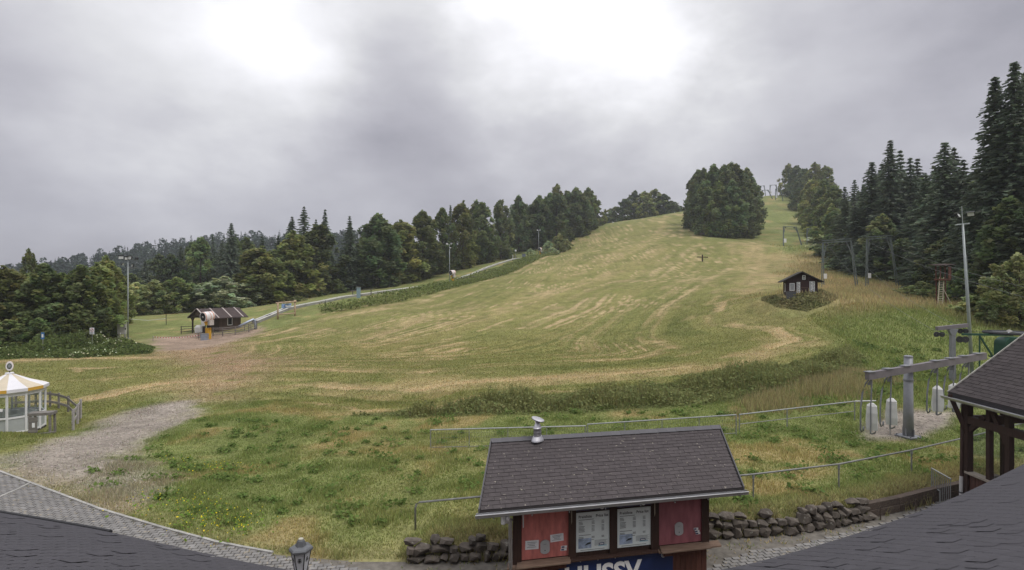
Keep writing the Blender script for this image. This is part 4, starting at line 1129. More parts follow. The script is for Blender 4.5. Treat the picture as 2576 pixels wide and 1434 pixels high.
MB().prism([(-.45, dz - 1.2), (.1, dz - 1.2), (.1, dz - .5), (-.3, dz - .5)], 'Y', -.5, -.43).build('motor_hatch', mat('green_hatch', (0.04, 0.085, 0.06), 0.35), drv)
MB().box((-.3, -.1, dz - 1.55), (1.3, 1.0, .10)).build('deck', m_green, drv)
MB().tube((-1.9, .0, dz - .13), (-1.9, .0, -.2), .045, .045, 8).build('arm_post', m_green, drv)
MB().bar((-3.0, 0, dz - .1), (.2, 0, dz - .14), .14, .14).build('arm', m_green, drv)
MB().bar((-1.9, 0, dz - .2), (-.9, -.1, dz - 1.9), .08, .08).build('brace', m_green, drv)
pulley_set(drv, (-3.25, -.1, dz - .42), LD, .21)

# ================================================================ open timber shelter at the right
m_sh = mat('dark_shelter_timber', (0.040, 0.022, 0.018), 0.7, 0.3, 3, stretch=(10, 10, 1))
m_shp = mat('brown_plank_wall', (0.075, 0.038, 0.030), 0.8, 0.3, 3, stretch=(10, 10, 1))
m_shr = mat('brown_black_shingle', (0.056, 0.047, 0.048), 0.92, 0.18, 6, bump=0.3, coords='World')
sx0, sy1 = 14.35, 17.0                      # outer corner post
sh = thing('timber_shelter', (sx0, sy1, 0.0), 0, 'open dark timber shelter with shingled roof and gutter at the right edge', 'shelter')
ec = at(2386, 986, 17.35)                    # roof corner
ez = ec.z; ex0 = ec.x - sx0; ey1 = ec.y - sy1
rise = math.tan(R(37)); RUN = 4.2; YN = -7.5
MB().add([(ex0, YN, ez), (ex0, ey1, ez), (ex0 + RUN, ey1, ez + RUN * rise), (ex0 + RUN, YN, ez + RUN * rise), (ex0, YN, ez - .10), (ex0, ey1, ez - .10), (ex0 + RUN, ey1, ez + RUN * rise - .12), (ex0 + RUN, YN, ez + RUN * rise - .12),
          (ex0 + 2 * RUN, YN, ez), (ex0 + 2 * RUN, ey1, ez), (ex0 + 2 * RUN, YN, ez - .1), (ex0 + 2 * RUN, ey1, ez - .1)],
         [(0, 3, 2, 1), (4, 5, 6, 7), (0, 1, 5, 4), (1, 2, 6, 5), (0, 4, 7, 3), (3, 8, 9, 2), (7, 6, 11, 10), (8, 10, 11, 9), (2, 9, 11, 6), (3, 7, 10, 8)]).build('roof', mat('shelter_roof_deck', (0.04, 0.034, 0.034), 0.9), sh)
roof_o = sh.children[-1] if False else [o for o in sh.children if o.name.startswith('roof')][0]
# shingle courses run along the eave
sl2 = RUN / math.cos(R(37)); ex2 = 0.14; TW2 = .30
sm = MB().add([(0.010 * 0, -TW2 / 2 + .004, 0.011), (0, TW2 / 2 - .004, 0.011), (ex2 + .02, TW2 / 2 - .004, .002), (ex2 + .02, -TW2 / 2 + .004, .002), (0, -TW2 / 2 + .004, 0), (0, TW2 / 2 - .004, 0)], [(0, 3, 2, 1), (0, 1, 5, 4), (0, 4, 3), (1, 2, 5)]).mesh('shingle', m_shr)
rest = MB(); tabs = []
for r in range(int(sl2 / ex2)):
    y = ey1 - TW2 / 2 - (r % 2) * TW2 / 2
    while y > -4.2:
        X = ex0 + r * ex2 * math.cos(R(37)); Z = ez + r * ex2 * math.sin(R(37)) + random.uniform(.001, .006)
        wx, wy = X + sx0, y + sy1; uu = wx / wy * FOC + 512
        tabs.append((uu < 1030, -wy, X, y, Z)); y -= TW2
tabs.sort(key=lambda q: (not q[0], q[1] * -1))
for k, (v, _, X, y, Z) in enumerate(tabs):
    if k < 300 and v: inst('shingle', sm, roof_o, (X, y, Z), (0, -R(37), random.uniform(-.01, .01)))
    else:
        m3 = Matrix.Rotation(-R(37), 3, 'Y'); rest.add([m3 @ vv.co + Vector((X, y, Z)) for vv in sm.vertices], [tuple(pp.vertices) for pp in sm.polygons])
tag(rest.build('shingle_field', m_shr, roof_o), None, None, None, 'stuff')
m_verge = mat('pale_verge_strip', (0.40, 0.39, 0.35), 0.6, 0.2, 6)
MB().bar((ex0 - .01, ey1 + .02, ez + .0), (ex0 + RUN, ey1 + .02, ez + RUN * rise + .0), .03, .05).build('verge_strip', m_verge, roof_o)
MB().span((ex0 - .012, YN, ez - .17), (ex0 + .02, ey1, ez - .012)).build('fascia', mat('dark_fascia', (0.035, 0.032, 0.035), 0.7), sh)
gut2 = MB().prism([(ex0 - .085 + a, ez - .17 + b) for a, b in gp], 'Y', YN, ey1 + .14).build('gutter', m_zinc, sh)
MB().path([(ex0 - .15, YN, ez - .137), (ex0 - .15, ey1 + .14, ez - .137)], 0.014, 6).build('gutter_bead', m_zinc, gut2)
PZ = ez - .05
def spost(x, y, w=.15): return MB().span((x - w / 2, y - w / 2, -.3), (x + w / 2, y + w / 2, PZ)).build('post', m_sh, sh)
spost(0, 0, .19); spost(0, -.78, .13); spost(0, -1.42, .15); spost(0, -2.7, .15)
for x in (1.15, 2.3, 3.6, 5.0): spost(x, 0.02, .13)
for x in (0, 1.6, 3.6): MB().span((x + 3.4, -1.07, -.3), (x + 3.53, -.94, PZ)).build('post', m_sh, sh)
MB().span((-.09, -6.5, PZ - .85), (.09, .0, PZ - .62)).build('top_beam', m_sh, sh)
MB().span((.1, -.08, PZ - .85), (6.5, .08, PZ - .62)).build('top_beam', m_sh, sh)
for (p_, q_) in (((0, 0, PZ - 1.25), (-.36, .26, PZ + .0)), ((0, 0, PZ - 1.15), (.02, -.62, PZ - .5)), ((0, -1.42, PZ - 1.2), (.0, -.85, PZ - .25)), ((0, 0.02, PZ - 1.15), (.75, .02, PZ - .6)), ((2.3, .02, PZ - 1.2), (1.6, .02, PZ - .5))):
    MB().bar(p_, q_, .11, .13).build('brace', m_sh, sh)
SZ = at(2432, 1187, 17).z
for k in range(46):
    y = -.12 - k * .125
    inst('plank', MATS.setdefault('_pl', MB().span((-.025, -.058, -.15), (.025, .058, SZ - .03)).mesh('plank', m_shp)), sh, (random.uniform(-.004, .004), y, 0))
MB().span((-.12, -6.0, SZ - .03), (.14, .0, SZ + .035)).build('sill', mat('pale_sill_board', (0.27, 0.235, 0.20), 0.8, 0.25, 4), sh)
for k in range(50):
    inst('plank', MATS.setdefault('_pl2', MB().span((-.058, -.025, -.3), (.058, .025, SZ - .23)).mesh('plank', m_shp)), sh, (.17 + k * .125, 0.02, 0))
MB().span((.1, -.1, SZ - .23), (6.4, .12, SZ - .17)).build('sill', m_sh, sh)
m_glass = bpy.data.materials.new('shelter_glass'); m_glass.use_nodes = True
gt = m_glass.node_tree; gt.nodes.clear()
go = gt.nodes.new('ShaderNodeOutputMaterial'); g1 = gt.nodes.new('ShaderNodeBsdfTransparent'); g2 = gt.nodes.new('ShaderNodeBsdfGlossy'); gx_ = gt.nodes.new('ShaderNodeMixShader'); fr = gt.nodes.new('ShaderNodeFresnel')
g1.inputs[0].default_value = (0.86, 0.9, 0.88, 1); g2.inputs['Roughness'].default_value = 0.03
gx_.inputs[0].default_value = 0.07; gt.links.new(g1.outputs[0], gx_.inputs[1]); gt.links.new(g2.outputs[0], gx_.inputs[2]); gt.links.new(gx_.outputs[0], go.inputs[0])
for a, b in ((.1, 1.08), (1.22, 2.23), (2.37, 3.53)):
    MB().span((a, .012, SZ - .17), (b, .02, PZ - .86)).build('window_pane', m_glass, sh)
MB().span((.4, -6.3, .0), (6.4, -.3, .06)).build('floor', mat('shelter_floor', (0.12, 0.10, 0.085), 0.9, 0.2, 3), sh)
MB().path([(-.13, .10, -.05), (-.13, .10, 1.0), (-.12, .10, 1.15)], .05, 10).build('downpipe', m_pipe, sh)
MB().lathe([(.058, .62), (.058, .66)], (-.13, .10, 0), 10).build('pipe_clip', m_rust, sh)
MB().path([(-.12, .10, 1.15), (-.10, .10, PZ - 1.0), (-.02, .16, PZ - .3)], .045, 10).build('downpipe', mat('brown_downpipe', (0.06, 0.035, 0.03), 0.6), sh)
tb = thing('counter_table', (sx0 + 2.0, sy1 - 2.6, 0.06), 0, 'pale grey table top inside the timber shelter', 'table')
MB().span((-.9, -.45, .95), (1.2, .45, 1.0)).build('table_top', mat('pale_table', (0.5, 0.52, 0.53), 0.4), tb)
for x, y in ((-.8, -.35), (-.8, .35), (1.1, -.35), (1.1, .35)): MB().tube((x, y, 0), (x, y, .95), .03, .03, 6).build('leg', m_galv, tb)
# crowd barrier beside it
ba = Vector((*flat(2342, 1222), 0)); bb = Vector((*flat(2428, 1240), 0))
ba = at(2345, 1224, 18.6); ba.z = 0.32
bb = Vector((sx0 - .28, sy1 + .25, 0))
br_ = thing('metal_barrier', bb, 0, 'grey metal barrier gate with upright bars beside the shelter downpipe', 'barrier')
d_ = at(2344, 1192, 18.3) - bb
A0 = Vector((d_.x, d_.y, 0)); zt_ = 1.02
MB().path([A0 + Vector((0, 0, .38)), A0 + Vector((0, 0, zt_ - .03)), Vector((-.04, 0, zt_ - .02))], .022, 8).build('frame', m_galv, br_)
MB().path([A0 + Vector((0, 0, .38)), A0 * .6 + Vector((0, 0, .38)), A0 * .6 + Vector((0, 0, .02)), Vector((-.02, 0, .06))], .022, 8).build('frame', m_galv, br_)
for k in range(1, 11):
    q = A0 * (k / 11); MB().tube(q + Vector((0, 0, .40 if k > 6 else .05)), q + Vector((0, 0, zt_ - .03)), .011, .011, 5).build('bar', m_galv, br_)

# ================================================================ floodlight masts
m_mast = mat('grey_green_mast', (0.33, 0.36, 0.36), 0.45, 0.12, 2, metal=0.3)
m_lampb = mat('floodlight_housing', (0.03, 0.03, 0.033), 0.5, 0.1)
m_lampg = mat('floodlight_glass', (0.55, 0.56, 0.54), 0.2, 0.1)
def flood(root, c, rz, tilt, s=1.0):
    h = MB().add([(-.30 * s, 0, -.22 * s), (.30 * s, 0, -.22 * s), (.30 * s, 0, .22 * s), (-.30 * s, 0, .22 * s), (-.2 * s, .2 * s, -.14 * s), (.2 * s, .2 * s, -.14 * s), (.2 * s, .2 * s, .14 * s), (-.2 * s, .2 * s, .14 * s)],
                 [(0, 1, 2, 3), (7, 6, 5, 4), (0, 4, 5, 1), (1, 5, 6, 2), (2, 6, 7, 3), (3, 7, 4, 0)]).build('floodlight', m_lampb, root, False, c, (tilt, 0, rz))
    MB().span((-.24 * s, -.02, -.17 * s), (.24 * s, -.004, .17 * s)).build('glass', m_lampg, h)
    MB().span((-.31 * s, -.16 * s, .225 * s), (.31 * s, .1 * s, .24 * s)).build('visor', m_lampb, h)
def mast(p, hgt, label, lamps, r=.11, lean=0.0):
    t_ = thing('floodlight_mast', p, 0, label, 'light mast', rot=(0, lean, 0), group='floodlight masts along the slope')
    MB().path([(0, 0, -.3), (0, 0, hgt * .5), (0, 0, hgt)], [r, r * .8, r * .55], 10).build('pole', m_mast, t_, True)
    MB().box((0, 0, .02), (.5, .5, .06)).build('base_plate', m_mast, t_)
    MB().bar((-.55, 0, hgt - .05), (.55, .08, hgt + .0), .09, .09).build('cross_arm', m_mast, t_)
    for (x, y, z, rz, tl, s) in lamps: flood(t_, (x, y, hgt + z), rz, tl, s)
    return t_
p0 = ground(322, 79.0)
mast(p0, at(322, 652, 79).z - p0.z, 'floodlight mast with five lamps beside the trees at the left', [(-.95, -.1, .25, R(20), R(-10), 1.25), (-.1, -.1, .1, R(60), R(-10), 1.1), (.35, -.15, .18, R(-20), R(-12), 1.25), (-.65, -.1, -.75, R(100), R(15), .9), (.6, 0, -.95, R(-40), R(-10), 1.1), (1.1, .2, .1, R(-110), R(-10), .9)])
p1 = ground(1131, 150.0)
mast(p1, at(1130, 615, 150).z - p1.z, 'slim floodlight mast standing over the middle snow gun', [(-.7, -.1, .2, R(30), R(-10), 1.3), (.5, -.1, .25, R(-30), R(-10), 1.3), (.2, -.1, -.9, 0, R(-10), 1.0)], r=.12)
p2 = ground(1355, 243.0)
mast(p2, at(1353, 580, 243).z - p2.z, 'farthest floodlight mast beside the shrubs below the wood', [(-.5, -.1, .2, R(30), R(-10), 1.6), (.6, -.1, .2, R(-30), R(-10), 1.5)], r=.15)
p3 = ground(2446, 40.0)
mt = mast(p3, (at(2420, 562, 40).z - p3.z), 'tall leaning floodlight mast in front of the spruces at the right', [(-.38, -.15, .62, R(35), R(-25), .78), (.55, -.1, .66, R(-55), R(20), .8)], r=.125, lean=R(-3.6))
MB().path([(0, 0, 12.0 - .8), (0, 0, 12.6)], .03, 6).build('lamp_stem', m_mast, mt)
MB().path([(.14, 0, 1.0), (.14, 0, 9.0)], .012, 5).build('conduit', m_mast, mt)

# ================================================================ snow guns
m_gy = mat('snow_gun_yellow', (0.62, 0.34, 0.03), 0.5, 0.15, 3)
m_go = mat('snow_gun_orange', (0.55, 0.16, 0.04), 0.5, 0.15, 3)
m_gw = mat('snow_gun_white', (0.72, 0.70, 0.70), 0.4, 0.10, 2)
def gun(p, rz, scale, label, tilt=R(6)):
    t_ = thing('snow_gun', p, rz, label, 'snow gun', 'snow guns along the slope')
    def S(*a): return tuple(scale * q for q in a)
    s = scale
    MB().span(S(-.27, -.27, -.15), S(.27, .27, 1.62)).build('tower_base', m_gy, t_)
    MB().lathe([(s * .20, s * 1.62), (s * .20, s * 2.0)], n=12).build('swivel', m_rust, t_)
    MB().span(S(-.33, -.3, 2.0), S(.40, .3, 2.25)).prism([(s * x, s * z) for x, z in ((-.52, 2.25), (.5, 2.25), (.5, 2.72), (.2, 2.50), (-.2, 2.50), (-.52, 2.72))], 'Y', -s * .28, s * .28).build('yoke', m_gy, t_)
    cb = MB().span(S(.36, -.34, 2.0), S(.82, .3, 2.75)).build('control_box', mat('pale_control_box2', (0.5, 0.45, 0.42), 0.5), t_)
    MB().span(S(.44, -.36, 2.15), S(.74, -.345, 2.6)).build('control_panel', m_grey, cb)
    bar = thing('barrel_axis', S(0, 0, 3.25), 0); bar.parent = t_
    bar.rotation_euler = (tilt, 0, 0)
    COL.objects.unlink(bar); bpy.data.objects.remove(bar)
    def ax(prof, n=22):
        b = MB(); m3 = Matrix.Rotation(tilt, 3, 'X')
        b.lathe([(s * r_, s * h_) for r_, h_ in prof], n=n, axis='Y')
        b.v = [tuple(m3 @ Vector(v) + Vector((0, 0, 3.25 * s))) for v in b.v]
        return b
    brl = ax([(.66, -.72), (.70, -.60), (.70, .0), (.66, .25), (.60, .62), (.55, .66)]).build('barrel', m_gw, t_, True)
    ax([(.60, -.80), (.70, -.80), (.72, -.77), (.72, -.66), (.70, -.64)]).build('nozzle_ring', m_gw, brl)
    ax([(.722, -.76), (.728, -.75), (.728, -.69), (.722, -.68)]).build('rim_stripe', m_go, brl)
    ax([(.02, -.800), (.60, -.802), (.60, -.79)]).build('fan_grille', m_rust, brl)
    ax([(.02, -.90), (.12, -.88), (.18, -.80)], 14).build('fan_hub', mat('pale_fan_hub', (0.30, 0.31, 0.30), 0.4), brl)
    for k in range(10):
        a = 2 * math.pi * k / 10; b = MB(); m3 = Matrix.Rotation(tilt, 3, 'X')
        b.bar((s * .17 * math.cos(a), -s * .815, s * .17 * math.sin(a)), (s * .58 * math.cos(a + .3), -s * .815, s * .58 * math.sin(a + .3)), s * .05, s * .02, (0, 1, 0))
        b.v = [tuple(m3 @ Vector(v) + Vector((0, 0, 3.25 * s))) for v in b.v]
        b.build('grille_spoke', m_black, brl)
    ax([(.705, -.06), (.710, -.05), (.706, .0), (.70, .01)]).build('stripe', m_go, brl)
    ax([(.63, .40), (.645, .42), (.645, .50), (.60, .52)]).build('stripe', m_go, brl)
    b = MB(); b.span((s * -.1, -s * .2, s * .703), (s * .22, s * .02, s * .712)); m3 = Matrix.Rotation(tilt, 3, 'X') @ Matrix.Rotation(R(-28), 3, 'Y')
    b.v = [tuple(m3 @ Vector(v) + Vector((0, 0, 3.25 * s))) for v in b.v]; b.build('emblem', m_ink, brl)
    MB().tube(S(.32, 0, 2.3), S(.55, .05, 3.05), s * .07, s * .07, 8).build('side_arm', m_go, t_)
    return t_
g1p = ground(524, 78.5)
gun(g1p, R(-27), 1.02, 'big white and orange snow gun on a yellow post in front of the brown hut')
g2p = ground(1139, 148.5)
gun(g2p, R(-44), 1.0, 'white snow gun on yellow post at the foot of the slim mast')
g3p = ground(1359, 241.0)
gun(g3p, R(-30), 1.05, 'farthest white snow gun on orange post beside the shrubs')

# ================================================================ brown hut with porch at the left
m_hut = mat('grey_brown_hut_boards', (0.105, 0.075, 0.062), 0.85, 0.25, 2, stretch=(10, 10, 1))
m_hroof = mat('dark_brown_felt_roof', (0.070, 0.052, 0.050), 0.9, 0.15, 2)
m_batten = mat('pale_roof_batten', (0.42, 0.37, 0.35), 0.8, 0.15)
hp_ = ground(548, 86.0)
hut = thing('brown_hut', hp_, R(57), 'small brown wooden hut with open porch and battened roof behind the snow gun', 'hut')
ridge_z = at(530, 775, 86).z - hp_.z; eave_z = at(560, 795, 86).z - hp_.z
HL0, HL1, HW = -3.1, 2.9, 2.1
OV = .65
for s_ in (1, -1):
    b = MB().add([(HL0 - .2, 0, ridge_z), (HL1 + .55, 0, ridge_z), (HL1 + .55, -s_ * (HW + OV), eave_z - .15), (HL0 - .2, -s_ * (HW + OV), eave_z - .15), (HL0 - .2, 0, ridge_z - .12), (HL1 + .55, 0, ridge_z - .12), (HL1 + .55, -s_ * (HW + OV), eave_z - .27), (HL0 - .2, -s_ * (HW + OV), eave_z - .27)],
                 [(0, 1, 2, 3), (7, 6, 5, 4), (0, 4, 5, 1), (1, 5, 6, 2), (2, 6, 7, 3), (3, 7, 4, 0)]).build('roof_plane', m_hroof, hut)
    for x in (HL0 - .15, -1.3, .7, 2.6):
        MB().bar((x, -s_ * .02, ridge_z + .03), (x, -s_ * (HW + OV - .02), eave_z - .12), .17, .06).build('roof_batten', m_batten, b)
MB().span((-.7, -HW + .4, -.3), (HL1 - .1, HW - .4, eave_z + .25)).build('wall', m_hut, hut)
bw = .22
hb = MB().span((-bw / 2 + .008, -.03, -.2), (bw / 2 - .008, 0, eave_z + .2)).mesh('wall_board', m_hut)
for k in range(16): inst('wall_board', hb, hut, (-.62 + k * bw, -HW + .4, 0))
MB().prism([(-HW + .4, eave_z + .2), (HW - .4, eave_z + .2), (0, ridge_z - .13)], 'X', HL0 + .1, HL0 + .2).build('gable', m_hut, hut)
MB().prism([(-HW + .4, eave_z + .2), (HW - .4, eave_z + .2), (0, ridge_z - .13)], 'X', HL1 - .2, HL1 - .1).build('gable', m_hut, hut)
wf = MB().span((.55, -HW + .30, .75), (1.35, -HW + .36, 1.95)).build('window', m_white, hut)
MB().span((.64, -HW + .285, .84), (1.26, -HW + .298, 1.86)).build('pane', mat('dark_window', (0.03, 0.03, 0.032), 0.15, 0.1), wf)
for y in (-HW + .3, HW - .3):
    MB().span((HL0 + .05, y - .09, -.2), (HL0 + .23, y + .09, eave_z)).build('porch_post', m_sh, hut)
    MB().prism([(y - .1, eave_z - .7), (y + .1, eave_z - .7), (y + .75, eave_z + .12), (y - .75, eave_z + .12)], 'X', HL0 + .06, HL0 + .2).build('post_bracket', m_sh, hut)
MB().span((HL0, -HW - .3, eave_z - .12), (HL0 + .16, HW + .3, eave_z + .1)).build('tie_beam', m_sh, hut)
# pole fences of the hut yard
m_pole = mat('grey_weathered_pole', (0.17, 0.15, 0.14), 0.85, 0.25, 3, stretch=(1, 1, 5))
def pole_fence(name, pts, label, rails, h, m_, r=.045, board=False, group=None):
    b0_ = Vector(pts[0]); t_ = thing(name, b0_, 0, label, 'fence', group)
    for p_ in pts: 
        if board: MB().box(Vector(p_) - b0_ + Vector((0, 0, h / 2 - .1)), (.09, .09, h + .2)).build('post', m_, t_)
        else: MB().tube(Vector(p_) - b0_ + Vector((0, 0, -.2)), Vector(p_) - b0_ + Vector((0, 0, h)), r * 1.3, r * 1.2, 7).build('post', m_, t_)
    for a, b in zip(pts[:-1], pts[1:]):
        a, b = Vector(a) - b0_, Vector(b) - b0_; e = (b - a).normalized() * .12
        for z in rails:
            if board: MB().bar(a - e + Vector((0, -.06, z + random.uniform(-.02, .02))), b + e + Vector((0, -.06, z + random.uniform(-.02, .02))), .03, .15).build('board', m_, t_)
            else: MB().tube(a - e + Vector((0, 0, z)), b + e + Vector((0, 0, z + random.uniform(-.03, .03))), r, r * .9, 7).build('rail', m_, t_)
    return t_
pole_fence('pole_fence', [ground(456, 83), ground(484, 83.5), ground(512, 84)], 'dark three-rail pole fence left of the snow gun', (.35, .75, 1.12), 1.25, mat('dark_pole', (0.055, 0.048, 0.045), 0.85, 0.2))
pole_fence('pole_fence', [ground(536, 81), ground(560, 80.8), ground(592, 81.5), ground(626, 83.5), ground(646, 86)], 'grey pole fence curving in front of the brown hut', (.3, .62, .95, 1.2), 1.3, m_pole, .055)
# steel pipe leaning over the yard
m_pipe2 = mat('blue_grey_steel_pipe', (0.33, 0.37, 0.45), 0.35, 0.15, 3, metal=0.5)
q0, q1 = ground(604, 84), ground(640, 85.5)
pp = thing('steel_pipe', q0, 0, 'thick bent steel pipe lying on the pole fence right of the hut', 'pipe')
e = q1 - q0
MB().path([Vector((0, 0, .9)), e * .5 + Vector((0, 0, 1.3)), e * .92 + Vector((0, 0, 1.62)), e * 1.0 + Vector((0, 0, 1.5)), e * 1.05 + Vector((0, 0, .9)), e * 1.08 + Vector((0, 0, .0))], .19, 10).build('pipe', m_pipe2, pp, True)
MB().lathe([(.26, -.1), (.26, .1)], (0, 0, .9), 12).build('flange', m_pipe2, pp)
for k in range(2): MB().tube(e * (.3 + .45 * k) + Vector((0, 0, 0)), e * (.3 + .45 * k) + Vector((0, 0, 1.1)), .05, .05, 6).build('prop', m_pole, pp)
# covered switch box, cabinet, steel box
q = ground(500, 80.0)
t_ = thing('covered_hydrant', q, 0, 'hydrant wrapped in a pale tarpaulin left of the snow gun', 'hydrant')
MB().tube((-.1, 0, -.1), (-.1, 0, .8), .07, .07, 8).tube((.2, 0, -.1), (.2, 0, .8), .07, .07, 8).build('stand', m_galv, t_)
MB().add([(-.42, -.3, .72), (.45, -.3, .78), (.45, .3, .78), (-.42, .3, .72), (-.46, -.32, 1.5), (.38, -.3, 1.5), (.38, .3, 1.5), (-.46, .3, 1.5), (-.25, -.15, 1.85), (.28, -.15, 1.9), (.28, .15, 1.9), (-.25, .15, 1.85)],
         [(3, 2, 1, 0), (0, 1, 5, 4), (1, 2, 6, 5), (2, 3, 7, 6), (3, 0, 4, 7), (4, 5, 9, 8), (5, 6, 10, 9), (6, 7, 11, 10), (7, 4, 8, 11), (8, 9, 10, 11)]).build('tarpaulin', mat('grey_white_tarp', (0.50, 0.51, 0.50), 0.6, 0.15, 2), t_)
MB().tube((.62, 0, -.1), (.62, 0, 1.7), .08, .08, 8).build('riser', m_rust, t_); MB().span((.42, -.12, 1.7), (.82, .12, 2.6)).build('control_head', mat('pale_control_box', (0.55, 0.56, 0.56), 0.5), t_)
q = ground(515, 77.6)
t_ = thing('steel_box', q, R(10), 'knee-high blue-grey steel box at the foot of the snow gun', 'box')
MB().span((-.42, -.35, -.2), (.42, .35, .88)).build('body', m_pipe2, t_); MB().span((-.45, -.38, .88), (.45, .38, .93)).build('lid', m_galv, t_)
q = ground(307, 78.0)
t_ = thing('switch_cabinet', q + Vector((0, 0, .55)), R(20), 'grey electrical cabinet on a stand at the foot of the left mast', 'cabinet')
MB().span((-.48, -.35, .25), (.48, .35, 2.0)).build('body', mat('cabinet_grey', (0.42, 0.42, 0.42), 0.5, 0.06), t_); MB().span((-.45, -.365, .3), (.45, -.352, 1.95)).build('door', m_pipe, t_)
MB().span((-.52, -.39, 2.0), (.52, .39, 2.06)).build('lid', m_pipe, t_); MB().span((-.45, -.3, -.8), (-.35, .3, .25)).span((.35, -.3, -.8), (.45, .3, .25)).build('stand', m_galv, t_)
MB().span((.47, -.42, .9), (.56, -.3, 1.15)).build('handle', m_black, t_)
# barrier tape round the earth patch
m_tape = mat('red_white_tape', (0.62, 0.45, 0.42), 0.5, 0.5, 1.2, stretch=(6, 6, 1))
a, b = ground(385, 76.5), ground(500, 78.5)
tp = thing('barrier_tape', a, 0, 'sagging red and white barrier tape in front of the bare earth', 'tape')
stripe = [mat('tape_white', (0.72, 0.70, 0.68), 0.5), mat('tape_red', (0.50, 0.07, 0.06), 0.5)]
for k in range(34):
    f0, f1 = k / 34, (k + 1) / 34
    def tz_(f): return .62 - 1.0 * f * (1 - f)
    MB().bar((b - a) * f0 + Vector((0, 0, tz_(f0))), (b - a) * f1 + Vector((0, 0, tz_(f1))), .012, .09).build('tape_stripe', stripe[k % 2], tp)
for f in (0, 1): MB().tube((b - a) * f + Vector((0, 0, -.1)), (b - a) * f + Vector((0, 0, .75)), .03, .03, 6).build('stake', m_pole, tp)
a, b = ground(328, 92), ground(418, 92)
tp = thing('rope_line', a, 0, 'thin white rope line on a stake across the far meadow', 'rope')
MB().path([Vector((0, 0, 1.0)), (b - a) * .5 + Vector((0, 0, .75)), (b - a) + Vector((0, 0, 1.0))], .03, 5).build('rope', m_white, tp)
MB().tube((b - a) + Vector((0, 0, -.1)), (b - a) + Vector((0, 0, 1.7)), .05, .05, 6).build('stake', m_rust, tp)
# signs in the weeds at the left
def small_sign(px, d, h, label, col, mark, w=.55, hh=.8):
    q = ground(px, d); t_ = thing('sign_post', q, 0, label, 'sign')
    MB().tube((0, 0, -.2), (0, 0, h), .03, .03, 6).build('post', m_galv, t_)
    pl = MB().span((-w / 2, -.05, h - hh), (w / 2, -.03, h)).build('plate', col, t_)
    if mark:
        MB().lathe([(.20, -.058), (.20, -.052)], (0, 0, h - .3), 16, 'Y').build('ring', mat('sign_red', (0.5, 0.05, 0.05), 0.5), pl)
        MB().lathe([(.145, -.064), (.145, -.0585)], (0, 0, h - .3), 16, 'Y').build('disc', m_white, pl)
        MB().bar((-.11, -.067, h - .41), (.11, -.067, h - .19), .05, .004, (0, 1, 0)).build('slash', m_ink, pl)
        MB().span((-.18, -.056, h - .68), (.18, -.052, h - .60)).build('print_line', m_ink, pl)
    else:
        MB().span((-.1, -.056, h - .55), (.1, -.052, h - .2)).build('mark', m_white, pl)
small_sign(232, 66, 2.75, 'white prohibition sign on a post before the trees', m_paper, True)
small_sign(108, 60, 2.6, 'small blue sign on a post in the flowering weeds', mat('sign_blue', (0.05, 0.16, 0.38), 0.5), False, .38, .75)
q = ground(302, 68); t_ = thing('marker_stake', q, 0, 'thin pale marker stake below the electrical cabinet', 'stake')
MB().tube((0, 0, -.2), (0.03, 0, 1.9), .035, .03, 6).build('stake', m_pale, t_); MB().lathe([(.045, 1.85), (.02, 1.95)], (0.03, 0, 0), 6).build('cap', m_white, t_)

# ================================================================ log frame with banner
q0, q1 = ground(699, 93.0), ground(742, 95.0)
m_log = mat('peeled_log', (0.42, 0.31, 0.21), 0.8, 0.3, 2, stretch=(1, 1, 3))
lf = thing('log_sign_frame', q0, 0, 'log frame with a small blue banner hung from its top bar', 'sign')
e = q1 - q0; fh = at(699, 762, 93).z - q0.z
MB().path([(0, 0, -.3), (0, .0, fh + .1)], [.17, .14], 9).build('post', m_log, lf, True); MB().path([e + Vector((0, 0, -.3)), Vector((e.x, e.y, fh + .45))], [.17, .14], 9).build('post', m_log, lf, True)
MB().tube((-.35, 0, fh - .05), (e.x + .3, e.y, fh + .2), .15, .13, 9).build('top_log', m_log, lf); MB().tube((-.1, -.02, .85), (e.x + .1, e.y - .02, .98), .11, .10, 9).build('cross_log', m_log, lf)
sb_ = MB().add([(.55, .2, fh - .95), (e.x - .7, e.y + .1, fh - .85), (e.x - .7, e.y + .1, fh - .12), (.55, .2, fh - .2), (.55, .24, fh - .95), (e.x - .7, e.y + .14, fh - .85), (e.x - .7, e.y + .14, fh - .12), (.55, .24, fh - .2)],
               [(0, 1, 2, 3), (7, 6, 5, 4), (0, 4, 5, 1), (1, 5, 6, 2), (2, 6, 7, 3), (3, 7, 4, 0)]).build('banner', mat('blue_white_banner', (0.20, 0.30, 0.52), 0.5, 0.35, 1.2), lf)
MB().prism([(1.1, fh - .82), (e.x - .8, fh - .75), (e.x - .8, fh - .25), (1.1, fh - .32)], 'Y', .17, .19).build('banner_field', m_blue, sb_)
text('lettering', 'Rental', .52, m_white, sb_, (1.22, .165, fh - .72), (R(90), R(-1), math.atan2(e.y, e.x) * 0), .004, sx=.78, bold=.02)
for x in (.7, e.x - .9): MB().tube((x, .1, fh - .2), (x, .05, fh + .02), .02, .02, 5).build('rope', m_white, lf)

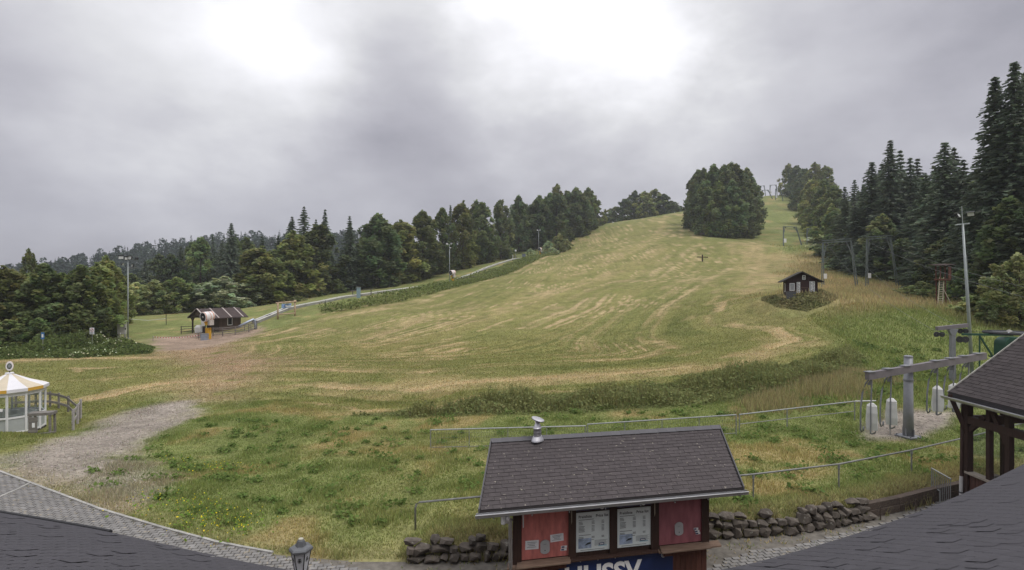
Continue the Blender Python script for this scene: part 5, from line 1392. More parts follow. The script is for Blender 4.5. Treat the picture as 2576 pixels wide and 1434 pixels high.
# ================================================================ conveyor lift up the left side
cp = [ground(640, 90.5), ground(720, 101), ground(815, 107), ground(905, 118), ground(1000, 132), ground(1130, 158), ground(1220, 190), ground(1312, 226)]
m_conv = mat('conveyor_side_grey', (0.27, 0.265, 0.25), 0.6, 0.2, 1); m_convt = mat('conveyor_pale_edge', (0.62, 0.61, 0.58), 0.5, 0.08); m_belt = mat('dark_rubber_belt', (0.05, 0.05, 0.05), 0.8)
cv = thing('conveyor_lift', cp[0], 0, 'low pale conveyor lift running up the left edge of the slope', 'ski lift')
cps = []
for a, b in zip(cp[:-1], cp[1:]):
    n = max(2, int((b - a).length / 6))
    for k in range(n): q = a.lerp(b, k / n); q.z = hz(q.x, q.y); cps.append(q)
cps.append(cp[-1])
for a, b in zip(cps[:-1], cps[1:]):
    a, b = a - cp[0], b - cp[0]; d = (b - a).normalized(); sd = d.cross(Vector((0, 0, 1))).normalized()
    sg = MB().bar(a + Vector((0, 0, .20)), b + Vector((0, 0, .14)), .95, .56).build('segment', m_conv, cv)
    MB().bar(a + Vector((0, 0, .43)), b + Vector((0, 0, .43)), .6, .02).build('belt', m_belt, sg)
    for s_ in (-1, 1): MB().bar(a + sd * s_ * .40 + Vector((0, 0, .47)), b + sd * s_ * .40 + Vector((0, 0, .47)), .2, .10).build('edge_cover', m_convt, sg)
q = ground(1318, 224)
t_ = thing('conveyor_top_box', q, 0, 'small dark control box and post at the upper end of the conveyor', 'box')
MB().span((-.7, -.5, 0), (.7, .5, 2.0)).build('box', mat('slate_box', (0.10, 0.12, 0.16), 0.6), t_); MB().tube((-4.6, 0, -.2), (-4.6, 0, 1.6), .15, .15, 6).build('post', m_white, t_); MB().tube((-3.4, 3, 0), (-3.4, 3, 3.6), .1, .1, 6).build('mast', m_galv, t_); MB().span((-3.75, 2.9, 3.2), (-3.05, 3.1, 3.9)).build('lamp', m_paper, t_)
MB().span((-4.6, -.1, 1.0), (-.7, .1, 1.15)).build('rail', m_galv, t_)
# wooden ramps with blue post in the weeds
q = ground(902, 112)
t_ = thing('blue_post', q, 0, 'short blue-grey steel post in the weeds below the conveyor', 'post')
MB().span((-.35, -.25, -.3), (.35, .25, 2.2)).build('post', mat('blue_grey_post', (0.24, 0.33, 0.38), 0.5, 0.1), t_); MB().span((-.42, -.32, 2.2), (.42, .32, 2.3)).build('cap', m_galv, t_)
for i_, (a_, b_, da, db, lb) in enumerate(((880, 938, 116, 117, 'old grey plank platform in the weeds beside the blue post'), (1152, 1195, 152, 152.5, 'old grey plank platform in the weeds beside the middle snow gun'))):
    a, b = ground(a_, da), ground(b_, db); t_ = thing('plank_platform', a, 0, lb, 'platform')
    for k in range(3): MB().bar(Vector((0, k * .4, 1.35)), Vector(((b - a).x, (b - a).y + k * .4, (b - a).z * .6 + 1.5)), .36, .09).build('plank', m_pole, t_)
    for f in (.1, .9): MB().tube((b - a) * f + Vector((0, .4, -.2)), (b - a) * f + Vector((0, .4, 1.35)), .1, .1, 6).build('leg', m_pole, t_)
q = ground(1767, 152.0)
t_ = thing('wooden_cross_post', q, 0, 'small dark wooden post with crossbar on a grass tuft high on the slope', 'post')
MB().span((-.14, -.14, -.3), (.14, .14, 1.9)).build('post', m_sh, t_); MB().bar((-1.5, 0, 1.25), (1.6, .1, 1.2), .16, .22).build('crossbar', m_sh, t_)
q = ground(1775, 222.0)
t_ = thing('salt_trough', q, 0, 'small wooden trough at the foot of the central clump of trees', 'trough')
MB().span((-2.2, -.4, .7), (2.0, .4, 1.2)).build('trough', m_pole, t_); MB().span((-2.0, -.2, -.2), (-1.8, .2, .7)).build('leg', m_pole, t_); MB().span((1.6, -.2, -.2), (1.8, .2, .7)).build('leg', m_paper, t_)

# ================================================================ dark hut on the slope
hq = ground(2017, 62.0); hq.z = at(2017, 739, 62).z
sh2 = thing('slope_hut', hq, R(-20), 'small dark brown gabled hut with white vertical banners on the slope', 'hut')
m_dk = mat('very_dark_brown_boards', (0.040, 0.022, 0.024), 0.8, 0.3, 2, stretch=(12, 12, 1))
Wd, Dp, ez2, az = 1.62, 2.6, 1.62, 2.55
MB().prism([(-Wd, -.6), (Wd, -.6), (Wd, ez2), (0, az - .1), (-Wd, ez2)], 'Y', 0.04, Dp).build('wall', m_dk, sh2)
for k in range(17):
    x = -Wd + .095 + k * .1906; zt2 = ez2 + (az - .12 - ez2) * (1 - abs(x) / Wd)
    MB().span((x - .088, 0.0, -.6), (x + .088, .038, zt2)).build('wall_board', m_dk, sh2)
for s_ in (1, -1):
    MB().add([(0, -.55, az + .02), (s_ * (Wd + .55), -.55, ez2 - .22), (s_ * (Wd + .55), Dp + .4, ez2 - .22), (0, Dp + .4, az + .02), (0, -.55, az - .09), (s_ * (Wd + .55), -.55, ez2 - .33), (s_ * (Wd + .55), Dp + .4, ez2 - .33), (0, Dp + .4, az - .09)],
             [(0, 1, 2, 3), (7, 6, 5, 4), (0, 4, 5, 1), (1, 5, 6, 2), (2, 6, 7, 3), (3, 7, 4, 0)]).build('roof_plane', mat('mossy_dark_roof', (0.05, 0.045, 0.04), 0.9, 0.25, 3), sh2)
def sgn(x0, x1, z0, z1, rows, cols):
    s_ = MB().span((x0, -.05, z0), (x1, -.02, z1)).build('sign_board', m_white, sh2)
    for c_ in range(cols):
        for r_ in range(rows):
            cx_ = x0 + (x1 - x0) * (c_ + .5) / cols; cz = z1 - (z1 - z0) * (r_ + .7) / (rows + .5); w = (x1 - x0) / cols * .32
            g_ = MB(); hgt_ = (z1 - z0) / (rows + .5) * .36
            g_.span((cx_ - w, -.055, cz - hgt_), (cx_ - w * .45, -.051, cz + hgt_)).span((cx_ - w * .45, -.055, cz + hgt_ * .5), (cx_ + w * .8, -.051, cz + hgt_))
            if (r_ + c_) % 3: g_.span((cx_ + w * .4, -.055, cz - hgt_), (cx_ + w * .9, -.051, cz + hgt_ * .45))
            if (r_ + c_) % 2: g_.span((cx_ - w * .4, -.055, cz - hgt_), (cx_ + w * .35, -.051, cz - hgt_ * .5))
            g_.build('letter', m_ink, s_)
sgn(-.52, -.17, .12, 1.34, 8, 1); sgn(.78, 1.32, .18, 1.42, 9, 2)
dr = MB().span((-.10, -.03, -.1), (.70, -.004, 1.5)).build('door', mat('dark_door_boards', (0.05, 0.026, 0.026), 0.75, 0.3, 3, stretch=(12, 1, 1)), sh2)
MB().span((-.06, -.045, .68), (.66, -.031, .73)).build('door_rail', mat('brown_rail', (0.16, 0.10, 0.07), 0.8), dr)
pl = MB().span((.04, -.06, 1.62), (.38, -.03, 2.12)).build('round_print_sign', m_white, sh2)
MB().lathe([(.11, -.068), (.11, -.062)], (.21, 0, 1.94), 14, 'Y').build('print_disc', m_ink, pl); MB().lathe([(.045, -.074), (.045, -.0685)], (.21, 0, 1.92), 12, 'Y').build('print_dot', m_white, pl); MB().span((.09, -.068, 1.68), (.33, -.062, 1.78)).build('print_line', m_inkl, pl)
wn_ = MB().span((-1.26, -.05, .34), (-.74, -.01, 1.22)).build('window', m_white, sh2); MB().span((-1.2, -.058, .42), (-.80, -.051, 1.16)).build('pane', mat('grey_shutter', (0.33, 0.34, 0.35), 0.4), wn_)
wn_ = MB().span((-Wd - .05, .5, .2), (-Wd - .005, 1.1, 1.2)).build('window', m_white, sh2); MB().span((-Wd - .058, .6, .3), (-Wd - .051, 1.0, 1.1)).build('pane', m_dk, wn_)
MB().span((-.2, -.5, -.35), (.8, -.05, -.1)).build('doorstep', m_sill, sh2)
q = ground(1990, 61.0); t_ = thing('grey_crate', q, R(-20), 'grey crate in the weeds at the left side of the slope hut', 'crate')
MB().span((-.45, -.35, -.1), (.45, .35, .75)).build('body', mat('dark_grey_crate', (0.10, 0.10, 0.11), 0.7), t_); MB().span((-.48, -.38, .75), (.48, .38, .8)).build('lid', m_lgrey, t_)

# ================================================================ lift towers and ropes
m_tw = mat('green_grey_tower', (0.165, 0.195, 0.195), 0.5, 0.15, 2, metal=0.3)
def portal(pl_, pr_, hl, hr, lean, label, r=.14, detail=True, group='lift towers up the right side'):
    a, b = Vector(pl_), Vector(pr_); t_ = thing('lift_tower', a, 0, label, 'ski lift', group)
    e = b - a; top_l = Vector((0.0, 0, hl)); top_r = Vector((e.x - lean, e.y, e.z + hr))
    if detail:
        for s_, (bb_, tt_) in enumerate(((Vector((0, 0, -.4)), top_l), (e + Vector((0, 0, -.4)), top_r))):
            for o_ in (-.2, .2):
                MB().tube(bb_ + Vector((o_, 0, 0)), tt_ + Vector((o_ * .35, 0, 0)), r * .62, r * .55, 6).build('leg_tube', m_tw, t_)
            for k in range(5): q_ = bb_.lerp(tt_, .12 + k * .18); MB().bar(q_ - Vector((.2, 0, 0)), q_ + Vector((.2, 0, .05)), .06, .06).build('leg_tie', m_tw, t_)
    else:
        MB().tube((0, 0, -.4), top_l, r, r * .8, 6).build('leg', m_tw, t_); MB().tube(e + Vector((0, 0, -.4)), top_r, r, r * .8, 6).build('leg', m_tw, t_)
    MB().bar(top_l + Vector((-.15, 0, .0)), top_r + Vector((.15, 0, .0)), r * 1.6, r * .9).build('cross_beam', m_tw, t_)
    if detail: MB().bar(top_l + Vector((-.15, 0, .38)), top_r + Vector((.15, 0, .38)), r * 1.6, r * .9).build('cross_beam', m_tw, t_)
    for f, s_ in ((.14, 1), (.84, -1)):
        q_ = top_l.lerp(top_r, f); MB().bar(top_l.lerp(Vector((0, 0, 0)), .42) if s_ > 0 else top_r.lerp(e, .38), q_, r * .8, r * .8).build('brace', m_tw, t_)
        MB().bar(q_ + Vector((-.3, -.25, -.35)), q_ + Vector((.35, .3, -.3)), .14, .24).build('roller_battery', m_rust, t_)
        MB().bar(q_ + Vector((0, 0, -.3)), q_, .08, .08).build('drop_arm', m_tw, t_)
    MB().span((.02, -.26, 1.4), (.55 * (r / .14), -.22, 1.4 + .85 * (r / .14))).build('number_plate', m_white, t_)
    MB().bar(top_l.lerp(Vector((0, 0, 0)), .42) + Vector((.05, 0, -.2)), top_l.lerp(Vector((0, 0, 0)), .42) + Vector((.7, 0, -.15)), .1, .08).build('step', m_tw, t_)
    return t_
def P3(px, py, d): v = at(px, py, d); return v
tA, tB = ground(2070, 92), ground(2156, 92)
portal(tA, tB, at(2072, 611, 92).z - tA.z, at(2140, 606, 92).z - tB.z, 1.05, 'green-grey lift tower frame just behind the dark slope hut')
tC, tD = ground(2181, 92), ground(2259, 92)
portal(tC, tD, at(2181, 602, 92).z - tC.z, at(2240, 598, 92).z - tD.z, 1.3, 'green-grey lift tower frame in front of the spruces, right of the hut')
uA, uB = ground(1971, 200), ground(2017, 200)
portal(uA, uB, at(1971, 570, 200).z - uA.z, at(2003, 571, 200).z - uB.z, 2.1, 'farther lift tower frame in the open grass up the slope', .24, False)
uC, uD = ground(2030, 200), ground(2070, 200)
portal(uC, uD, at(2030, 575, 200).z - uC.z, at(2062, 574, 200).z - uD.z, 1.2, 'farther lift tower frame half hidden by the forest edge', .22, False)
wA, wB = ground(1917, 372), ground(1944, 366)
portal(wA, wB, at(1918, 479, 372).z - wA.z, at(1934, 478, 366).z - wB.z, 3.2, 'highest lift tower standing in the gap on the hilltop', .30, False)
wC, wD = ground(1913, 398), ground(1926, 398)
portal(wC, wD, at(1912, 468, 398).z - wC.z, at(1924, 467, 398).z - wD.z, 1.0, 'hilltop lift tower against the sky beside the central trees', .28, False)
wE, wF = ground(1937, 398), ground(1955, 398)
portal(wE, wF, at(1937, 466, 398).z - wE.z, at(1952, 465, 398).z - wF.z, .6, 'hilltop lift tower against the sky beside the right-hand wood', .28, False)
wG, wH = ground(1951, 360), ground(1970, 352)
portal(wG, wH, at(1951, 475, 360).z - wG.z, at(1966, 475, 352).z - wH.z, 1.6, 'high lift tower at the edge of the right-hand wood', .26, False)
m_rope = mat('steel_rope', (0.16, 0.165, 0.17), 0.7, 0.1)
def rope(a, b, sag, label, r=.009):
    a, b = Vector(a), Vector(b); t_ = thing('lift_rope', a, 0, label, 'cable', 'ropes of the drag lifts')
    MB().path([(b - a) * (k / 10) + Vector((0, 0, -sag * 4 * (k / 10) * (1 - k / 10))) for k in range(11)], r, 5).build('rope', m_rope, t_)
zl = at(2085, 618, 92); zr = at(2130, 616, 92)
pL = sc_ + armL + Vector((0, 0, -.22)); pR = sc_ + armR + Vector((-.3, 0, -.22))
rope(pL, zl, 1.2, 'left lift rope from the T-shaped support up to the tower by the hut')
rope(pR, zr, 1.2, 'right lift rope from the T-shaped support up to the tower by the hut')
rope(pL, dc + Vector((-3.1, -.1, dz - .25)), .05, 'short lift rope from the left end of the T-arm to the drive')
rope(pR, dc + Vector((-1.2, .6, dz)), .05, 'short lift rope from the right end of the T-arm to the bullwheel')
rope(at(2192, 612, 92), at(2620, 760, 33), .5, 'lower bright lift rope running down from the right tower past the tall mast', .013)
rope(at(2232, 610, 92), at(2640, 738, 33), .5, 'upper bright lift rope running down from the right tower past the tall mast', .013)
for i_, (a, b, lb) in enumerate(((zl, at(1980, 577, 200), 'left rope of the nearer lift, from the hut tower up the slope'), (zr, at(2000, 577, 200), 'right rope of the nearer lift, from the hut tower up the slope'), (at(2192, 612, 92), at(2036, 580, 200), 'left rope of the farther lift, along the forest edge'), (at(2232, 610, 92), at(2058, 580, 200), 'right rope of the farther lift, along the forest edge'))):
    rope(a, b, 1.6, lb, .012)

# ================================================================ hunting stand with ladder
hs_ = ground(2366, 61.0)
st_ = thing('ladder_stand', hs_, 0, 'raised wooden ladder stand with small roof at the forest edge', 'hunting stand')
hh = at(2366, 668, 61).z - hs_.z
m_lad = mat('pale_ladder_wood', (0.40, 0.36, 0.27), 0.8, 0.2); m_rb = mat('red_brown_wood', (0.14, 0.06, 0.045), 0.8, 0.2)
lb_, lt_ = Vector((-.75, -.9, 0)), Vector((.05, -.1, hh * .66))
for s_ in (-.28, .28): MB().tube(lb_ + Vector((s_, 0, -.2)), lt_ + Vector((s_ * .8, 0, .2)), .05, .045, 6).build('ladder_rail', m_lad, st_)
for k in range(11): q_ = lb_.lerp(lt_, .06 + k * .087); MB().tube(q_ - Vector((.3, 0, 0)), q_ + Vector((.3, 0, 0)), .04, .04, 6).build('rung', m_lad, st_)
for x, y in ((-.3, .3), (.75, .3)): MB().tube((x + .5, y + .5, -.2), (x, y, hh), .07, .06, 6).build('leg', m_rb, st_)
MB().tube((.95, -.5, -.2), (.2, 0, hh * .45), .04, .04, 6).build('strut', m_lad, st_)
MB().tube((-.25, -.3, hh * .6), (-.25, -.3, hh - .1), .05, .05, 6).tube((.7, -.3, hh * .6), (.7, -.3, hh - .1), .05, .05, 6).build('front_posts', m_rb, st_)
MB().span((-.4, -.4, hh * .62), (.85, .45, hh * .66)).build('floor', m_rb, st_); MB().span((.55, -.45, hh * .66), (.85, -.38, hh - .1)).build('side_panel', m_rb, st_)
MB().add([(-.75, -.7, hh - .05), (1.2, -.7, hh + .05), (1.2, .8, hh + .2), (-.75, .8, hh + .1), (-.75, -.7, hh - .0), (1.2, -.7, hh + .1), (1.2, .8, hh + .25), (-.75, .8, hh + .15)], [(3, 2, 1, 0), (4, 5, 6, 7), (0, 1, 5, 4), (1, 2, 6, 5), (2, 3, 7, 6), (3, 0, 4, 7)]).build('roof', m_sh, st_)

# ================================================================ striped pavilion with yellow and white roof
pc = ground(24, 30.0)
pav = thing('drinks_pavilion', pc, 0, 'round glazed drinks pavilion with white and yellow striped tent roof', 'pavilion')
m_tw_ = mat('tent_white_cloth', (0.68, 0.67, 0.70), 0.7, 0.06, 2); m_ty = mat('tent_cream_cloth', (0.55, 0.48, 0.37), 0.7, 0.08, 2); m_yel = mat('tent_yellow_band', (0.62, 0.36, 0.06), 0.7, 0.08)
m_fw = mat('white_frame', (0.72, 0.72, 0.73), 0.4, 0.05)
NS = 12; RA = 1.50; RE = 1.68
e_z = at(24, 988, 30 - 1.9).z - pc.z; a_z = at(24, 940, 30).z - pc.z
ph = math.pi / NS * 0.6
def rp(r_, k, z): a = 2 * math.pi * k / NS + ph; return Vector((r_ * math.cos(a), r_ * math.sin(a), z))
for k in range(NS):
    odd = k % 2
    MB().add([rp(RE, k, e_z), rp(RE, k + 1, e_z), rp(.16, k + 1, a_z), rp(.16, k, a_z), rp(.9, k, (e_z + a_z) / 2 - .04), rp(.9, k + 1, (e_z + a_z) / 2 - .04)], [(0, 1, 5, 4), (4, 5, 2, 3)]).build('roof_panel', m_ty if odd else m_tw_, pav)
    MB().add([rp(RE + .004, k, e_z), rp(RE + .004, k + 1, e_z), rp(RE, k + 1, e_z - .17), rp(RE, k, e_z - .17), rp(RE - .02, k, e_z), rp(RE - .02, k + 1, e_z), rp(RE - .02, k + 1, e_z - .17), rp(RE - .02, k, e_z - .17)], [(0, 3, 2, 1), (4, 5, 6, 7), (3, 7, 6, 2)]).build('valance', m_yel if odd else m_tw_, pav)
    MB().add([rp(RE - .03, k, e_z - .171), rp(RE - .03, k + 1, e_z - .171), rp(RA, k + 1, e_z - .33), rp(RA, k, e_z - .33)], [(0, 3, 2, 1)]).build('eave_band', m_tw_, pav)
    MB().tube(rp(RA, k, 0), rp(RA, k, e_z - .2), .055, .055, 6).build('frame_post', m_fw, pav)
    a, b = rp(RA - .01, k, 0), rp(RA - .01, k + 1, 0); e = (b - a).normalized() * .05
    for z in (.08, .88, e_z - .34): MB().bar(a + e + Vector((0, 0, z)), b - e + Vector((0, 0, z)), .06, .10).build('frame_rail', m_fw, pav)
    gl = MB().add([a + e + Vector((0, 0, .93)), b - e + Vector((0, 0, .93)), b - e + Vector((0, 0, e_z - .38)), a + e + Vector((0, 0, e_z - .38))], [(0, 1, 2, 3)]).build('window_pane', m_glass, pav)
    MB().add([a + e + Vector((0, 0, .12)), b - e + Vector((0, 0, .12)), b - e + Vector((0, 0, .84)), a + e + Vector((0, 0, .84))], [(0, 1, 2, 3)]).build('lower_panel', mat('pale_grey_panel', (0.40, 0.42, 0.42), 0.4, 0.06), pav)
MB().lathe([(.18, a_z - .03), (.20, a_z + .03), (.17, a_z + .07)], n=14).build('crown_ring', m_tw_, pav)
MB().tube((0, 0, a_z + .06), (0, 0, a_z + .16), .03, .03, 6).build('sign_stem', m_black, pav)
lg = MB().lathe([(.21, -.07), (.235, -.05), (.235, .05), (.21, .07)], (0, 0, 0), 24, 'Y').build('round_sign', mat('sign_rim_pink', (0.58, 0.50, 0.48), 0.5), pav, False, (0, 0, a_z + .42), (0, 0, R(38)))
lg.scale = (.72, .8, 1.15)
for s_ in (-1, 1):
    MB().lathe([(.195, s_ * .072), (.195, s_ * .078)], (0, 0, 0), 24, 'Y').build('sign_face', m_white, lg)
    MB().lathe([(.15, s_ * .079), (.15, s_ * .084)], (0, 0, 0), 24, 'Y').build('sign_emblem', mat('sign_dark_green_grey', (0.10, 0.11, 0.10), 0.5, 0.4, 20), lg)
    MB().lathe([(.085, s_ * .085), (.085, s_ * .089)], (0, 0, .01), 20, 'Y').build('sign_center', m_inkl, lg)
MB().lathe([(RA - .5, .0), (RA - .5, .85), (RA - .35, .88), (RA - .35, .93)], (0, .1, 0), 12, phase=ph).build('bar_counter', mat('grey_bar_front', (0.30, 0.31, 0.30), 0.5, 0.1), pav)
MB().lathe([(RA + .05, -.35), (RA + .05, .04)], n=NS, phase=ph).build('floor', mat('dark_floor', (0.06, 0.055, 0.05), 0.9), pav)
# door: framed leaf standing a little proud
k = 9
a, b = rp(RA + .04, k, 0), rp(RA + .04, k + 1, 0)
dw = MB()
for p_, q_ in ((a + Vector((0, 0, .04)), a + Vector((0, 0, e_z - .3))), (b + Vector((0, 0, .04)), b + Vector((0, 0, e_z - .3)))): dw.bar(p_, q_, .10, .06)
for z in (.07, .9, e_z - .33): dw.bar(a + Vector((0, 0, z)), b + Vector((0, 0, z)), .06, .09)
dr_ = dw.build('door', m_fw, pav)
nmid = (a + b) / 2; tn = (b - a).normalized(); nn_ = Vector((nmid.x, nmid.y, 0)).normalized() * .05
for off, w, h_, z in ((-.10, .13, .17, 1.42), (.14, .22, .15, 1.38)):
    c0 = nmid + nn_ + tn * off + Vector((0, 0, z)); MB().add([c0 - tn * w / 2 - Vector((0, 0, h_ / 2)), c0 + tn * w / 2 - Vector((0, 0, h_ / 2)), c0 + tn * w / 2 + Vector((0, 0, h_ / 2)), c0 - tn * w / 2 + Vector((0, 0, h_ / 2))], [(0, 1, 2, 3)]).build('door_notice', m_paper, dr_)
# grey timber rack beside the pavilion
bq = ground(108, 28.6)
bx2 = thing('timber_rack', bq, R(14), 'weathered grey timber stand leaning beside the pavilion', 'stand')
m_gw2 = mat('weathered_grey_timber', (0.20, 0.185, 0.17), 0.9, 0.25, 3, stretch=(2, 2, 6))
MB().span((-.55, -.28, .98), (.52, .28, 1.12)).build('top', m_gw2, bx2)
for x in (-.48, .44):
    for y in (-.22, .22): MB().bar((x, y, -.2), (x * .95, y, .98), .09, .09).build('leg', m_gw2, bx2)
for z in (.2, .72, .86): MB().span((-.52, -.275, z - .06), (-.1, -.25, z + .06)).build('slat', m_gw2, bx2)
MB().span((-.50, -.27, .10), (-.12, -.25, .9)).build('front_panel', m_gw2, bx2); MB().span((-.34, -.29, .38), (-.22, -.275, .62)).build('tag', m_paper, bx2)
MB().bar((0.05, -.5, .06), (.75, -.35, .1), .09, .1).build('foot_beam', m_gw2, bx2)
# grey board fence
pole_fence('board_fence', [ground(40, 34.5), ground(90, 35.0), ground(126, 35.0), ground(148, 34.6), ground(172, 33.8), ground(199, 31.6)], 'weathered grey two-board fence behind the striped pavilion', (.38, .88), 1.0, m_gw2, board=True)
pole_fence('board_fence', [ground(203, 32.3), ground(195, 31.2), ground(184, 29.6)], 'short weathered fence section with pale boards nearest the gravel', (.45, .95), 1.15, mat('bleached_grey_board', (0.36, 0.34, 0.33), 0.85, 0.2, 3), board=True)

# ================================================================ trees
m_bark = mat('grey_brown_bark', (0.085, 0.068, 0.055), 0.95, 0.3, 3, stretch=(3, 3, 1))
m_leaf = tint_mat('broad_leaves', trans=0.50, gain=1.5, spread=0.28)
m_need = tint_mat('spruce_needles', trans=0.38, gain=1.7, spread=0.25)
def rand_dirs(n, r_):
    v = r_.normal(size=(n, 3)); return v / np.linalg.norm(v, axis=1)[:, None]
def leaf_cards(P, size, col, r_, flat_=0.0, jit=0.25):
    n = len(P)
    nrm_ = rand_dirs(n, r_)
    nrm_[:, 2] = np.abs(nrm_[:, 2]) + flat_
    nrm_ /= np.linalg.norm(nrm_, axis=1)[:, None]
    a = np.cross(nrm_, rand_dirs(n, r_)); a /= np.linalg.norm(a, axis=1)[:, None] + 1e-9
    b = np.cross(nrm_, a)
    s = size * r_.uniform(.6, 1.4, size=(n, 1))
    U = a * s; V = b * s * r_.uniform(.5, .9, size=(n, 1))
    c = np.array(col)[None] * r_.uniform(1 - jit, 1 + jit, size=(n, 1)) * (1 + r_.normal(size=(n, 3)) * 0.06)
    return U, V, np.clip(c, 0.005, 1)
def broadleaf(seed, col, zlo=0.12, clumps=46, per=190, fullness=1.0, pointy=0.0, size=.013, loose=0.0):
    """crown and trunk of height 1 and about 0.5 across: many leafy sprays set near the outline of the crown"""
    r_ = np.random.default_rng(seed)
    P = []; C = []; cen = []
    lob = [(r_.uniform(0, 6.28), r_.uniform(.75, 1.2)) for _ in range(5)]
    n_c = int(clumps * 2.3)
    for k in range(n_c):
        t = 1 - (1 - r_.random()) ** .9
        env = (max(0.02, math.sin(math.pi * min(1, (t * .90 + .10)) ** .72)) ** .6) * (1 - pointy * t)
        ang_ = r_.uniform(0, 2 * math.pi)
        env *= 1 + .14 * math.sin(2 * ang_ + lob[0][0]) + .10 * math.sin(3 * ang_ + lob[1][0] + 5 * t)
        rad = .245 * env * (r_.uniform(.55, 1.08) if r_.random() < .8 else r_.uniform(.1, .6)) * fullness
        s = r_.uniform(.028, .062) * (1 - .35 * t)
        cen.append((rad * math.cos(ang_), rad * math.sin(ang_), zlo + (1 - zlo) * t * .95, s))
    for k in range(9):                                     # leaders that break the outline of the top
        a_ = r_.uniform(0, 6.28); rr = r_.uniform(0, .13) * fullness; z = r_.uniform(.90, .985) - rr * .9
        for q in range(3): cen.append((rr * math.cos(a_), rr * math.sin(a_), z - .03 * q, .016 + .008 * q))
    for (x, y, z, s) in cen:
        n = max(14, int(per * .36 * (s / .045) ** 1.7))
        d = rand_dirs(n, r_); rr = s * r_.uniform(.35, 1.12 + loose, size=(n, 1))
        out = np.array([x, y, 0]); L_ = np.linalg.norm(out) + 1e-6
        q = d * rr * np.array([1.0, 1.0, 1.45]); q[:, 2] -= .2 * (q @ (out / L_))          # sprays hang outward
        P.append(q + np.array([x, y, z])); C.append(np.tile(r_.uniform(.68, 1.36) * np.array(col) * np.array([r_.uniform(.88, 1.14), 1, r_.uniform(.8, 1.1)]), (n, 1)))
    P = np.concatenate(P); C = np.concatenate(C)
    keep = P[:, 2] > .01; P = P[keep]; C = C[keep]
    U, V, c = leaf_cards(P, size, (1, 1, 1), r_, .35)
    crown = cards('crown', P, U, V, C * c, m_leaf)
    t_ = MB()
    t_.path([(0, 0, -.04), (0.005, 0, .1), (-.004, .004, .45), (0, 0, .8)], [.022, .017, .011, .004], 7)
    for x, y, z, s in cen[:16]:
        z0 = max(.1, z - .18 - .3 * math.hypot(x, y)); t_.path([(0, 0, z0), (x * .5, y * .5, (z0 + z) / 2 - .01), (x * .95, y * .95, z)], [.007, .005, .002], 5)
    return crown, t_.mesh('trunk', m_bark)
def spruce(seed, col, width=.30, levels=34, zlo=.05, per=10, size=.012, droop=.35, ragged=.25):
    r_ = np.random.default_rng(seed); P = []; Ud = []; S = []; sprig = []
    for L in range(levels):
        t = L / (levels - 1)
        z = zlo + (1 - zlo) * (t ** .92) * .985
        R0 = width * .5 * ((1 - t) ** .82) * r_.uniform(1 - ragged, 1 + ragged * .6) + .006
        if t < .12: R0 *= .75 + 2 * t
        nb = max(4, int(per * (1 - t * .55)))
        a0 = r_.uniform(0, 6.28)
        for k in range(nb):
            a = a0 + 2 * math.pi * k / nb + r_.uniform(-.25, .25); Rb = R0 * r_.uniform(.65, 1.12)
            n = max(5, int(5 + Rb / .0065))
            f = np.sort(r_.uniform(.12, 1, size=n))
            dx, dy = math.cos(a), math.sin(a)
            rr = f * Rb
            zz = z - droop * rr * f + .12 * rr * (f > .75) + r_.normal(size=n) * .004
            lat = r_.normal(size=n) * .22 * (Rb * (1.05 - f)) * .6
            p = np.stack([dx * rr - dy * lat, dy * rr + dx * lat, zz], 1)
            P.append(p); sprig.append(np.tile([dx, dy, -.45], (n, 1))); S.append(size * (1.15 - .45 * f) * (1.15 - .5 * t))
    P = np.concatenate(P); D = np.concatenate(sprig); S = np.concatenate(S)
    n = len(P)
    D = D + r_.normal(size=(n, 3)) * .35; D /= np.linalg.norm(D, axis=1)[:, None]
    W = np.cross(D, np.array([0, 0, 1.0]) + r_.normal(size=(n, 3)) * .5); W /= np.linalg.norm(W, axis=1)[:, None] + 1e-9
    U = D * (S * 1.5)[:, None]; V = W * (S * .62)[:, None]
    c = np.array(col)[None] * r_.uniform(.7, 1.3, size=(n, 1)) * (1 + r_.normal(size=(n, 3)) * .05)
    crown = cards('crown', P, U, V, np.clip(c, .004, 1), m_need)
    t_ = MB().path([(0, 0, -.04), (0, 0, .3), (0, 0, .97)], [.013, .010, .0015], 7)
    rr_ = random.Random(seed)
    for k in range(10):
        a = rr_.uniform(0, 6.28); z = rr_.uniform(.1, .6); L = width * .35 * (1 - z); t_.path([(0, 0, z), (L * math.cos(a), L * math.sin(a), z - .1 * L)], [.003, .001], 4)
    return crown, t_.mesh('trunk', m_bark)
DKG, MDG, OLV, LTG, SPR = (0.112, 0.140, 0.070), (0.135, 0.168, 0.074), (0.175, 0.195, 0.078), (0.235, 0.285, 0.150), (0.104, 0.126, 0.090)
